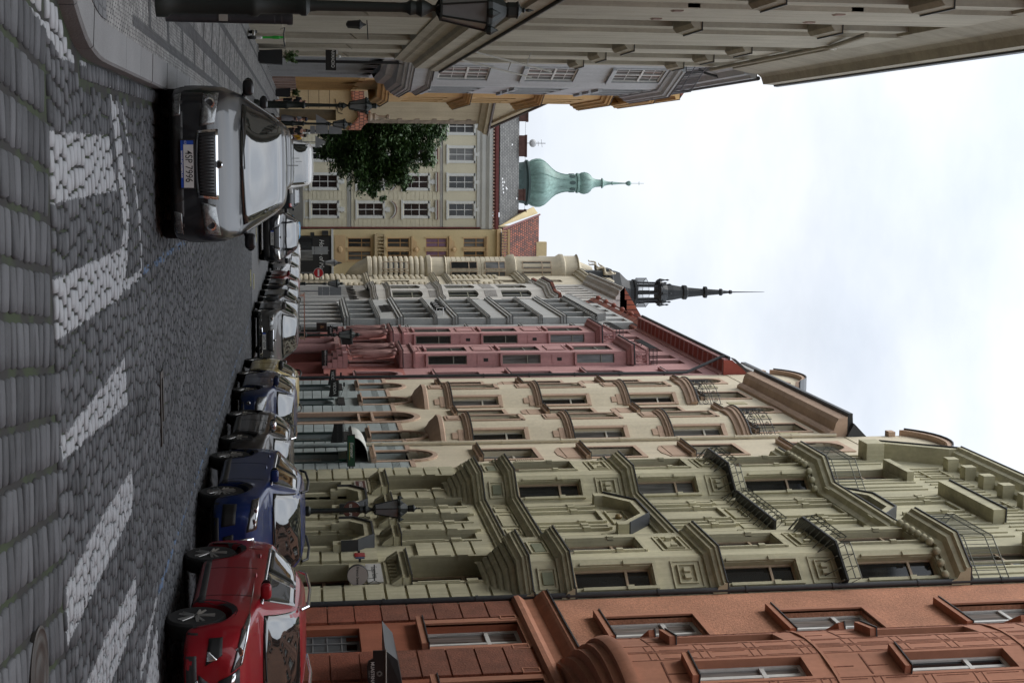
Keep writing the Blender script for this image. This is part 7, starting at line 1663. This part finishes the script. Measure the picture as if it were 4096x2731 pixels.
# leaves
def leafmat(name, c):
    m = bpy.data.materials.new(name); m.use_nodes = True; tn = m.node_tree; n = tn.nodes; l = tn.links; b = n['Principled BSDF']; b.inputs['Roughness'].default_value = .6
    g = n.new('ShaderNodeNewGeometry'); r = n.new('ShaderNodeValToRGB'); e = r.color_ramp.elements; e[0].color = tuple(v * .55 for v in c) + (1,); e[1].color = tuple(v * 1.5 for v in c) + (1,)
    l.new(g.outputs['Random Per Island'], r.inputs[0]); l.new(r.outputs[0], b.inputs['Base Color']); return m
def leaves(name, blobs, n, size, m_, parent, rnd_, shell_=.45):
    q = MB(); tot = sum(b[3] * b[4] * b[5] for b in blobs)
    for b in blobs:
        cx, cy, cz, rx, ry, rz = b; k = int(n * b[3] * b[4] * b[5] / tot); tufts = [Vector((rnd_.gauss(0, 1), rnd_.gauss(0, 1), rnd_.gauss(0, 1))).normalized() * rnd_.uniform(.1, 1.05) for _ in range(max(6, k // 55))]
        for i in range(k):
            tv = rnd_.choice(tufts); p = tv + Vector((rnd_.gauss(0, .16), rnd_.gauss(0, .16), rnd_.gauss(0, .13)))
            c = Vector((cx + p.x * rx, cy + p.y * ry, cz + p.z * rz)); s = size * rnd_.uniform(.6, 1.3)
            u = Vector((rnd_.gauss(0, 1), rnd_.gauss(0, 1), rnd_.gauss(0, .5))).normalized(); v = u.cross(Vector((rnd_.gauss(0, .6), rnd_.gauss(0, .6), 1)).normalized()); 
            q.add([c - u * s, c - v * s * .45, c + u * s, c + v * s * .45], [(0, 1, 2, 3)])
    return q.build(name, m_, parent)
rt = random.Random(21)
t = thing('tree', 'broad dark green leafy tree before the pale yellow palace', 'tree', (-1.9, 109.5, 0))
bl_ = [(-1.6, 4.0, 1.5, 1.3), (-.2, 3.9, 1.1, 1.2), (.8, 4.8, 1.1, 1.3), (-2.6, 6.5, 1.6, 2), (1.9, 6.1, 1.1, 1.1), (2.8, 6.9, .75, .75), (3.3, 7.7, .4, .38), (.1, 6.7, 1.5, 1.6), (-2.2, 9, 2, 1.9), (1.2, 8.4, 1.3, 1.2), (2.0, 9.1, .75, .85), (-.4, 9.8, 1.4, 1.5), (-1.6, 11.5, 1.4, 1.2), (.3, 10.9, .85, .8), (-4, 8, 1.8, 3), (-1.2, 5.6, 1.6, 1.5), (.4, 5.6, 1.3, 1.4), (-1.0, 7.9, 1.6, 1.6), (.5, 9.0, 1.3, 1.3), (1.4, 7.3, 1.1, 1.1)]
leaves('crown', [(x, 109.5 + rt.uniform(-.8, .8), z, rx, 1.3 + rx * .4, rz) for x, z, rx, rz in bl_], 64000, .165, leafmat('tree_leaves', (.036, .080, .017)), t, rt)
q = MB(); q.cyl((-1.9, 109.5, 0), (-1.8, 109.5, 3.2), .34, .26, 10)
def limb(a, b, r): q.cyl(a, b, r, r * .6, 7)
limb((-1.8, 109.5, 3.1), (-1.2, 109.2, 5.4), .22); limb((-1.2, 109.2, 5.3), (-.3, 109.2, 7.2), .15); limb((-1.2, 109.2, 5.3), (-1.8, 109.6, 8.5), .15); limb((-1.8, 109.5, 3.1), (-2.8, 109.8, 6), .2); limb((-.5, 109.2, 6.6), (1.2, 109, 8.2), .1); limb((-1.3, 109.2, 5.0), (.8, 109, 5.8), .12); limb((.7, 109, 5.8), (2.3, 109, 6.8), .07); limb((-1.8, 109.5, 8.2), (-.8, 109.5, 10.8), .1)
q.build('trunk', mat('bark', (.018, .014, .011), .9, .3, 3), t)
def planter(x, y, label, w_=.26, h=.84):
    t = thing('planter', label, 'planter', (x, y, .12)); q = MB(); q.hexa([(-w_ * .85, -w_ * .85, .04), (w_ * .85, -w_ * .85, .04), (w_ * .85, w_ * .85, .04), (-w_ * .85, w_ * .85, .04), (-w_, -w_, h), (w_, -w_, h), (w_, w_, h), (-w_, w_, h)]); q.box(-w_ * .6, w_ * .6, -w_ * .6, w_ * .6, 0, .05); q.build('pot', mat('planter_black', (.014, .016, .018), .5, .1, 4), t, world=False)
    q = MB(); q.box(-w_ * .9, w_ * .9, -w_ * .9, w_ * .9, h - .03, h + .004); q.build('soil', mat('soil', (.02, .014, .01), .95), t, world=False)
    s = thing('shrub', 'bushy green shrub growing in the ' + label.split(' with ')[0], 'shrub', (x, y, .12 + h)); 
    leaves('foliage', [(x, y, .12 + h + .22, .26, .26, .26), (x - .1, y, .12 + h + .45, .14, .14, .24), (x + .1, y, .12 + h + .38, .13, .13, .2)], 1300, .04, leafmat('shrub_leaves', (.07, .13, .03)), s, rt)
    q = MB(); q.tube([(x, y, .12 + h - .02), (x - .05, y, .12 + h + .4)], .015, 5); q.build('stem', MATS['bark'], s)
planter(-3.34, 51.8, 'black square planter with a bushy shrub by the stone house'); planter(-3.42, 84, 'dark planter with low greenery before the ochre house')

# ================================================================ signs
SBK = mat('sign_black', (.008, .008, .008), .45, 0, fine=0); SBR = mat('sign_brown', (.10, .035, .028), .5, .05, 2, fine=0); SGN = mat('sign_green', (.004, .05, .028), .4, 0, fine=0); SGY = mat('sign_back_grey', (.20, .21, .215), .5, .08, 3); SPK = mat('sign_pale', (.36, .32, .31), .6, .03, 2, fine=0); SYL = mat('sign_yellow', (.5, .42, .03), .5, 0, fine=0)
def disc(m, F, s, z, r, d0, d1, n=28): m.fprism(F, [(s + r * math.cos(2 * math.pi * i / n), z + r * math.sin(2 * math.pi * i / n)) for i in range(n)], d0, d1)
def bracket(par, F, s0, z, zb0, zb1, sw=9.97):
    q = MB(); q.tube([F(s0, z, 0), F(sw - .1, z, 0)], .016, 6); q.tube([F(sw - .02, zb0, 0), F(sw - .02, zb1, 0)], .012, 6); q.tube([F(sw - .1, z, 0), F(sw - .03, z - .15, 0)], .008, 5); q.tube([F(sw - .1, z, 0), F(sw - .03, z + .15, 0)], .008, 5)
    q.build('bracket', BLK, par)
def round_sign(label, y, x, z, r, face, lines, inkm, zb):
    t = thing('hanging_sign', label, 'sign', (x, y, z)); F = FX(y); q = MB(); disc(q, F, x, z, r, -.06, .06); q.build('disc_rim', BLK, t)
    q = MB(); disc(q, F, x, z, r - .008, .055, .064); q.build('face', face, t)
    for s_, sz, dz, sx in lines: text(s_, sz, F, x, z + dz, .065, inkm, t, ext=.001, sx=sx, bold=.0015)
    bracket(t, F, x - r * .95, zb, zb - .45, zb + .12); q = MB()
    for e in (-.1, .1): q.tube([F(x + e, z + r * .9, 0), F(x + e * .9, zb, 0)], .006, 4)
    q.build('chain', BLK, t); return t
round_sign('round pale pinkish sign with small black lettering on an iron bracket', 32.3, 9.72, 2.81, .245, SPK, (('franco bene', .088, .0, 1.0),), INK, 3.2)
t = round_sign('round dark brown sign with white lettering on an iron bracket behind the lamp', 38.3, 9.68, 2.88, .24, SBR, (('ESCAPE', .1, -.04, 1.05), ('MASSAGE', .028, -.11, 1.0)), SWH, 3.24)
q = MB(); F = FX(38.3); q.tube([F(9.68 + .06 * math.cos(a * .5), 3.01 + .06 * math.sin(a * .5), .066) for a in range(14)], .004, 4); q.tube([F(9.66 + .03 * math.cos(a * .5), 3.01 + .03 * math.sin(a * .7), .066) for a in range(10)], .003, 4); q.build('emblem', SWH, t)
def wallpanel(label, a, b, z0, z1, face, txt, sz, ink, frame=PLW, d=.04, sx=1.):
    t = thing('wall_sign', label, 'sign', (10, (a + b) / 2, z0)); q = MB(); q.fbox(G, a, b, z0, z1, -.03, d); q.build('frame', frame, t); q = MB(); q.fbox(G, a + .06, b - .06, z0 + .04, z1 - .04, 0, d + .006); q.build('face', face, t)
    for s_, dz, k in txt: text(s_, sz * k, G, (a + b) / 2, (z0 + z1) / 2 + dz, d + .007, ink, t, flip=-1, ext=.001, sx=sx, bold=.002)
wallpanel('white framed panel with thin black lettering over a green house doorway', 32.5, 34.0, 3.06, 3.43, PLW, (('franco bene', 0, 1),), .2, INK)
wallpanel('reddish brown panel with white capitals over a green house doorway', 41.55, 43.0, 3.1, 3.46, SBR, (('MASSAGE & SPA', 0, 1),), .16, SWH, CWF)
q = MB()
t = thing('wall_sign', 'brown panel with white lettering inside the angular arched doorway', 'sign', (10.5, 40, 2.3)); q.fbox(G, 39.25, 40.7, 2.25, 2.72, -.6, -.55); q.build('panel', SBR, t); text('ESCAPE', .3, G, 40, 2.48, -.545, SWH, t, flip=-1, ext=.001)
t = thing('house_number_plates', 'small red and blue plates beside the arched green doorway', 'sign', (10, 34.6, 2.7)); q = MB(); q.fbox(G, 34.5, 34.85, 2.82, 3.08, 0, .085); q.build('red_plate', mat('enamel_red', (.3, .02, .02), .4), t); q = MB(); q.fbox(G, 34.35, 34.48, 2.84, 3.06, 0, .085); q.build('blue_plate', mat('enamel_blue', (.05, .07, .14), .4), t)
t = thing('hanging_sign', 'long dark green sign with white italic lettering and a yellow underline', 'sign', (9.4, 44.8, 3)); F = FX(44.82)
q = MB(); q.fbox(F, 8.88, 9.9, 2.95, 3.2, -.07, .07); q.build('box', BLK, t); q = MB(); q.fbox(F, 8.9, 9.88, 2.965, 3.185, 0, .074); q.build('face', SGN, t); text('Europcar', .13, F, 9.36, 3.095, .075, SWH, t, ext=.001, shear=.15, bold=.002); q = MB(); q.fbox(F, 9.12, 9.68, 3.02, 3.03, .07, .076); q.build('underline', SYL, t); q = MB(); q.tube([F(9.9, 3.02, 0), F(10.1, 3.02, 0)], .02, 5); q.tube([F(9.9, 3.13, 0), F(10.1, 3.13, 0)], .02, 5); q.build('fixing', BLK, t)
t = thing('canopy', 'small curved white canopy over the long dark green sign', 'awning', (9.6, 46.6, 3.2)); q = MB(); q2 = MB(); A = [(10.0 - .85 * math.sin(R(a)), 3.16 + .5 * math.cos(R(a))) for a in range(0, 91, 10)]
for p, r in zip(A, A[1:]): q.hexa([(p[0], 45.7, p[1]), (r[0], 45.7, r[1]), (r[0], 47.5, r[1]), (p[0], 47.5, p[1]), (p[0], 45.7, p[1] + .02), (r[0], 45.7, r[1] + .02), (r[0], 47.5, r[1] + .02), (p[0], 47.5, p[1] + .02)])
q.build('fabric', mat('canopy_white', (.6, .6, .55), .8, .1, 2), t, smooth=True); q2.fprism(Fr((0, 47.48), (1, 0), (0, 1)), A + [(10, 3.16)], -.02, 0); q2.box(9.1, 10, 45.72, 47.48, 3.1, 3.16); q2.build('lining', SBK, t)
t = thing('wall_sign', 'dark green car rental panel on the blue grey wall', 'sign', (10, 46.6, 2.7)); q = MB(); q.fbox(G, 45.9, 47.2, 2.72, 2.98, 0, .1); q.build('panel', SGN, t)
def flag(label, y, x0, z0, z1, txt, zi=None, ink=SWH, sz=.15, m_=SBK):
    t = thing('flag_sign', label, 'sign', (x0, y, z0)); F = FX(y); q = MB(); q.fprism(F, [(x0, z0 + (.12 if zi is None else zi)), (9.96, z0), (9.96, z1), (x0, z1)], -.02, .02); q.build('panel', m_, t)
    text(txt, sz, F, (x0 + 10) / 2 - .02, (z0 + z1) / 2 + .04, .022, ink, t, ext=.001, bold=.001)
    q = MB(); q.tube([F(x0 - .05, z1 + .02, 0), F(10.02, z1 + .02, 0)], .013, 5); q.tube([F(x0 + .2, z1, 0), F(x0 + .25, z1 + .25, -.1), F(10, z1 + .1, -.3)], .008, 4); q.box(x0 + .15, x0 + .3, y + .05, y + .15, z1 + .2, z1 + .27); q.build('arm', BLK, t)
flag('black slanted flag sign next to the pink house drainpipe', 61.5, 9.3, 2.62, 2.95, 'VIDDA', sz=.17); flag('black slanted flag sign over the first blue grey doorway past the tan portal', 58.4, 9.25, 2.6, 3.0, 'VIDDA', sz=.17)
flag('black flag sign with barely visible dim letters, beside the green sign', 48.9, 9.3, 2.5, 2.92, 'sorri dentes', ink=mat('dim_ink', (.035, .035, .035), .5, 0, fine=0), sz=.12)
flag('black flat sign with tiny white capitals before the pink columns', 66.6, 9.15, 2.42, 2.68, 'DERMA BODY CLINIC', 0, sz=.085); flag('black flat sign with spaced white letters crossing the pink house lamp', 75.7, 9.12, 2.84, 3.1, 'AVANDELIS', 0, sz=.14)
flag('square dark brown sign with a gilt knot emblem at the grey house', 80.4, 9.48, 2.3, 2.86, '&', 0, ink=mat('gilt', (.35, .2, .1), .4), sz=.3, m_=mat('sign_dark_brown', (.018, .012, .01), .5))
t = thing('hanging_sign', 'black sign with tall narrow white capitals standing out from the stone house', 'sign', (-3.4, 53.3, 2.7)); F = FX(53.3); q = MB(); q.fbox(F, -3.85, -3.0, 2.5, 2.88, -.06, .06); q.build('panel', SBK, t); text('ARMADIO', .17, F, -3.42, 2.76, .062, SWH, t, ext=.001, sx=.85, bold=.001)
q = MB(); q.fbox(F, -3.75, -3.6, 2.88, 2.95, -.03, .03); q.sphere(F(-3.5, 2.99, 0), .06, 8, 6); q.build('spotlight', PLW, t, smooth=True)
# cafe awning sign at the picture's lower edge
t = thing('awning_sign', 'black cafe awning with white lettering and a sunflower on the orange house', 'awning', (9.6, 25.5, 2.8)); F = FX(25.5)
q = MB(); q.fprism(F, [(9.13, 2.84), (9.28, 2.84), (9.32, 2.76), (9.42, 2.73), (9.7, 2.74), (9.8, 2.8), (9.98, 2.84), (9.98, 3.07), (9.13, 3.07)], -.02, .02); q.build('valance', SBK, t); q = MB(); q.hexa([(9.13, 25.5, 3.07), (9.98, 25.5, 3.07), (9.98, 27.2, 3.1), (9.13, 27.2, 3.1), (9.35, 25.55, 3.3), (10, 25.55, 3.42), (10, 27.1, 3.44), (9.35, 27.1, 3.3)]); q.build('canopy', SBK, t)
text('MUASTRNA', .09, F, 9.55, 2.83, .022, SWH, t, ext=.001, sx=.9, bold=.001); text('Indian Bar', .035, F, 9.57, 2.77, .022, mat('dim_white', (.2, .2, .2), .5), t, ext=.001, shear=.3)
q = MB(); q.tube([F(9.1, 3.08, .03), F(10, 3.08, .03)], .016, 8)
for k in range(12): a = k * .5236; q.tube([F(9.57 + .025 * math.cos(a), 2.96 + .025 * math.sin(a), .024), F(9.57 + .055 * math.cos(a), 2.96 + .055 * math.sin(a), .024)], .005, 4)
q.build('roller_bar', mat('pale_metal', (0, 0, 0)), t)
# traffic signs
def post(par, x, y, z1, r=.03): q = MB(); q.cyl((x, y, .1), (x, y, z1), r, r, 8); q.build('post', mat('galvanised', (.25, .26, .27), .45, .1, 4, metal=.5), par, smooth=True)
t = thing('road_sign', 'round red no entry sign with a white bar', 'road sign', (8.65, 104.5, 0)); F = FX(104.4); post(t, 8.65, 104.5, 3.0); q = MB(); disc(q, F, 8.65, 2.68, .36, .04, .06); q.build('rim', PLW, t); q = MB(); disc(q, F, 8.65, 2.68, .335, .06, .066); q.build('disc', mat('sign_red', (.40, .008, .012), .4, 0, fine=0), t); q = MB(); q.fbox(F, 8.4, 8.9, 2.62, 2.74, .06, .07); q.build('bar', PLW, t)
t = thing('road_sign', 'stack of grey sign backs on a post before the pale grey house', 'road sign', (8.8, 92, 0)); F = FX(92); post(t, 8.8, 92.05, 4.0)
for a, b in ((2.52, 2.78), (2.8, 3.24), (3.27, 4.0)):
    q = MB(); q.fbox(F, 8.52, 9.07, a, b, 0, .02)
    for x in (8.66, 8.92): q.fbox(F, x, x + .02, a + .08, a + .2, .02, .04)
    q.build('panel', SGY, t)
t = thing('road_sign', 'grey sign backs on a thin pole before the black shopfront', 'road sign', (7.0, 118, 0)); F = FX(118); post(t, 7.95, 118.05, 3.7)
for a, b in ((2.3, 2.5), (2.53, 2.95), (2.97, 3.6)): q = MB(); q.fbox(F, 7.62, 8.25, a, b, 0, .02); q.build('panel', SGY, t)
def tri(label, x, y, z, s): 
    t = thing('road_sign', label, 'road sign', (x, y, 0)); F = FX(y); post(t, x, y + .05, z + s * .95); q = MB(); q.fprism(F, [(x - s * .58, z), (x + s * .58, z), (x, z + s)], 0, .02); q.fbox(F, x - .1, x + .1, z + .3, z + .33, .02, .035); q.build('triangle', SGY, t); return t
tri('larger grey triangular sign back beside the lamp and the gate wall', -1.78, 88, 2.45, .95); tri('smaller grey triangular sign back below the tree', -.75, 100, 2.5, .75)
t = thing('road_sign', 'rectangular grey sign backs on a post behind the triangular sign', 'road sign', (-1.42, 90, 0)); F = FX(90); post(t, -1.42, 90.05, 4.0)
for a, b in ((2.1, 2.4), (2.43, 3.2), (3.24, 4.05)): q = MB(); q.fbox(F, -1.68, -1.18, a, b, 0, .02); q.build('panel', SGY, t)
# wall lantern and grey house fixtures
t = thing('wall_lamp', 'black bracket lantern on the corner of the cream turret house', 'lamp', (8.5, 112, 3)); q = MB(); q.tube([(9.75, 112, 3.0), (9.2, 112, 2.9), (8.5, 112, 3.2)], .04, 5); q.tube([(8.5, 112, 3.15), (8.5, 112, 3.3)], .05, 6); q.lathe((8.5, 112, 0), [(.26, 3.95), (.28, 4.0), (.1, 4.25), (.08, 4.4), (.02, 4.6)], 6); q.build('bracket', BLK, t); q = MB(); q.lathe((8.5, 112, 0), [(.14, 3.3), (.26, 3.95)], 6); q.build('lantern_glass', LG, t)
t = thing('wall_camera_sculpture', 'cluster of black spotlights on white frames on the grey oriel', 'floodlights', (9.4, 86, 9.8)); q = MB()
for k in range(4): q.rbox((9.2, 85.2 + k * 1.0, 9.9 + .0 * k), .16, .3, .22, .6); q.rbox((9.3, 85.6 + k, 9.6), .12, .2, .15, .6)
q.build('lamp_heads', BLK, t, smooth=True); q = MB()
for k in range(4): q.tube([(9.6, 84.8 + k, 9.5), (9.15, 84.8 + k, 9.5), (9.15, 84.8 + k, 9.9), (9.6, 84.8 + k, 9.9)], .03, 4)
q.build('frame', PLW, t)
t = thing('wall_lettering', 'black metal lettering on the second band of the grey oriel', 'sign', (9.6, 88, 6.5)); text('HOTEL', 1.0, FY(9.6, -1), 88.2, 6.68, .05, INK, t, flip=-1, sx=1.0, ext=.03, shear=.2) if False else None
q = MB()
for k in range(9): s = 86.4 + k * .42; q.tube([(9.55, s, 6.3), (9.53, s + .18, 6.95 if k % 3 else 7.0), (9.53, s + .3, 6.6)], .03, 4)
q.build('letters', BLK, t); q = MB(); q.tube([(9.56, 86.3, 6.28), (9.56, 90.3, 6.28)], .015, 4); q.build('mounting_rail', BLK, t)
# curb stones by the driving lane, yellow dashes
m = MB()
for x, y in ((3.6, 44.5), (3.95, 47.3), (2.6, 50.4)): m.box(x, x + .5, y, y + .25, -.01, .016)
o = m.build('road_marking', mat('faded_yellow', (.45, .42, .22), .7, .3, 9)); struct(o)

# ================================================================ people
SK = mat('skin', (.36, .20, .14), .6, .05, 5, fine=0); HR = mat('dark_hair', (.015, .011, .009), .6, 0, fine=0)
walk = [((-.09, -.14, .5), (-.1, .02, .1), (-.1, -.1, .03)), ((.1, -.02, .5), (.1, .22, .14), (.1, .14, .05))]; stnd = [((-.1, -.01, .5), (-.1, .02, .08), (-.11, -.12, .03)), ((.1, -.02, .5), (.1, .03, .08), (.12, -.11, .03))]
hang = [((-.19, 0, 1.43), (-.24, .04, 1.16), (-.23, -.08, .93)), ((.19, 0, 1.43), (.24, .02, 1.16), (.23, -.1, .95))]
phone = [((-.19, 0, 1.43), (-.24, .02, 1.17), (-.1, -.2, 1.25)), ((.19, 0, 1.43), (.23, .04, 1.17), (.22, -.06, .94))]
def hand(q, p, d):   # palm, four fingers and a thumb
    p = Vector(p); q.rbox(p + Vector((0, 0, -.045)), .018, .036, .045, .7, 8, 5)
    for k, L in enumerate((.05, .06, .055, .042)): y = -.027 + .018 * k; q.cyl(p + Vector((0, y, -.085)), p + Vector((-d * .012, y - .006, -.085 - L)), .0085, .006, 5)
    q.cyl(p + Vector((0, -.035, -.03)), p + Vector((-d * .02, -.06, -.075)), .0095, .007, 5)
def person(label, x, y, rz, sc_, legs, arms, shirt, low, hair=True, dress=False, cap=None, bag=False, long=False):
    J = body(arms, legs, .95); t = thing('person', label, 'person', (x, y, .125), rz)
    b = figure('body', J, EB, SK, None, (0, 0, 0), 0, sc_); b.parent = t
    def part(n, ks, k, m_, extra=None):
        JJ = {q: J[q][:3] + (J[q][3] + k, J[q][4] + k) for q in ks}; 
        if extra: JJ.update(extra)
        E2 = [(a, c) for a, c in EB if a in JJ and c in JJ]; o = figure(n, JJ, E2, m_, None, (0, 0, 0), 0, sc_); o.parent = t
    part('shirt', ['hip', 'waist', 'chest', 'shL', 'shR', 'elL', 'elR'], .022, shirt)
    if dress:
        q = MB(); q.lathe((0, 0, 0), [(.19 * sc_, 1.05 * sc_), (.24 * sc_, .8 * sc_), (.29 * sc_, .5 * sc_), (.27 * sc_, .38 * sc_)], 16, sy=.8); q.build('skirt', low, t, True, False)
    else: part('trousers', ['hip', 'hipL', 'hipR', 'knL', 'knR'] + (['anL', 'anR'] if long else []), .024, low)
    q = MB()
    for s in 'LR':
        a, o_ = Vector(J['an' + s][:3]), Vector(J['to' + s][:3]); c = (a + o_) / 2; q.rbox((c.x * sc_, c.y * sc_, max(.035, c.z * sc_ - .01)), .05, .13, .045, .6)
    q.build('shoes', INK, t, True, False)
    q = MB()
    for s, d in (('L', -1), ('R', 1)): p = J['wa' + s]; hand(q, (p[0] * sc_, p[1] * sc_, p[2] * sc_), d)
    q.build('hands', SK, t, True, False)
    h = J['head']; q = MB(); q.sphere((0, -.092 * sc_, 1.64 * sc_), .016, 6, 5, (.8, 1.2, 1.4)); [q.sphere((e * .095 * sc_, 0, 1.645 * sc_), .022, 6, 5, (.4, .8, 1.3)) for e in (-1, 1)]; q.build('nose_and_ears', SK, t, True, False)
    q = MB(); [q.sphere((e * .033 * sc_, -.083 * sc_, 1.675 * sc_), .010, 6, 5) for e in (-1, 1)]; q.box(-.025, .025, -.098 * sc_, -.09 * sc_, 1.602 * sc_, 1.608 * sc_); q.build('eyes_and_mouth', HR, t, True, False)
    if hair: q = MB(); q.sphere((0, .015 * sc_, 1.70 * sc_), .108 * sc_, 12, 8, (.92, 1.0, .95)); (q.rbox((0, .07 * sc_, 1.55 * sc_), .08, .05, .14, .7) if dress else None); q.build('hair', HR, t, True, False)
    if cap: q = MB(); q.lathe((0, 0, 1.70 * sc_), [(.115, 0), (.115, .05), (.07, .1), (.01, .115)], 12); q.rbox((0, -.14, 1.71 * sc_), .07, .07, .012, .6); q.build('cap', cap, t, True, False)
    if bag: q = MB(); q.rbox((.26, .05, .98 * sc_), .05, .14, .12, .5); q.tube([(.24, .0, 1.1 * sc_), (.05, 0, 1.47 * sc_), (-.1, .05, 1.4 * sc_)], .01, 4); q.build('shoulder_bag', INK, t, True, False)
D_BLK = mat('cloth_black', (.012, .012, .013), .9, .1, 6); D_GRY = mat('cloth_grey_print', (.16, .16, .17), .9, .3, 30); D_YEL = mat('cloth_yellow', (.45, .25, .02), .9); D_WHT = mat('cloth_white', (.5, .5, .5), .9); D_NAV = mat('cloth_navy', (.01, .013, .03), .8)
person('bald man in black shirt and black shorts walking on the pavement', -2.62, 75.5, R(200), 1.0, walk, hang, D_BLK, D_BLK, hair=False)
person('woman in a grey patterned dress and dark cap with a shoulder bag', -1.82, 79.3, R(70), .99, stnd, phone, D_GRY, D_GRY, dress=True, cap=D_NAV, bag=True)
person('person in black clothes with dark hair, behind the woman in grey', -1.3, 85.6, R(30), 1.02, walk, hang, D_BLK, D_BLK, long=True); person('person in a yellow top among the group by the kerb', -1.02, 87.0, R(160), .98, stnd, hang, D_YEL, D_NAV, long=True)
person('person in a white shirt, last of the group by the kerb', -1.1, 90.8, R(-30), 1.0, stnd, phone, D_WHT, D_BLK, long=True)
make_car('dark hatchback with red tail lamps seen from behind, far down the lane', (2.75, 93, 0), R(180), dict(HATCH, H=1.5), P_DKB, None)
bpy.context.view_layer.update()
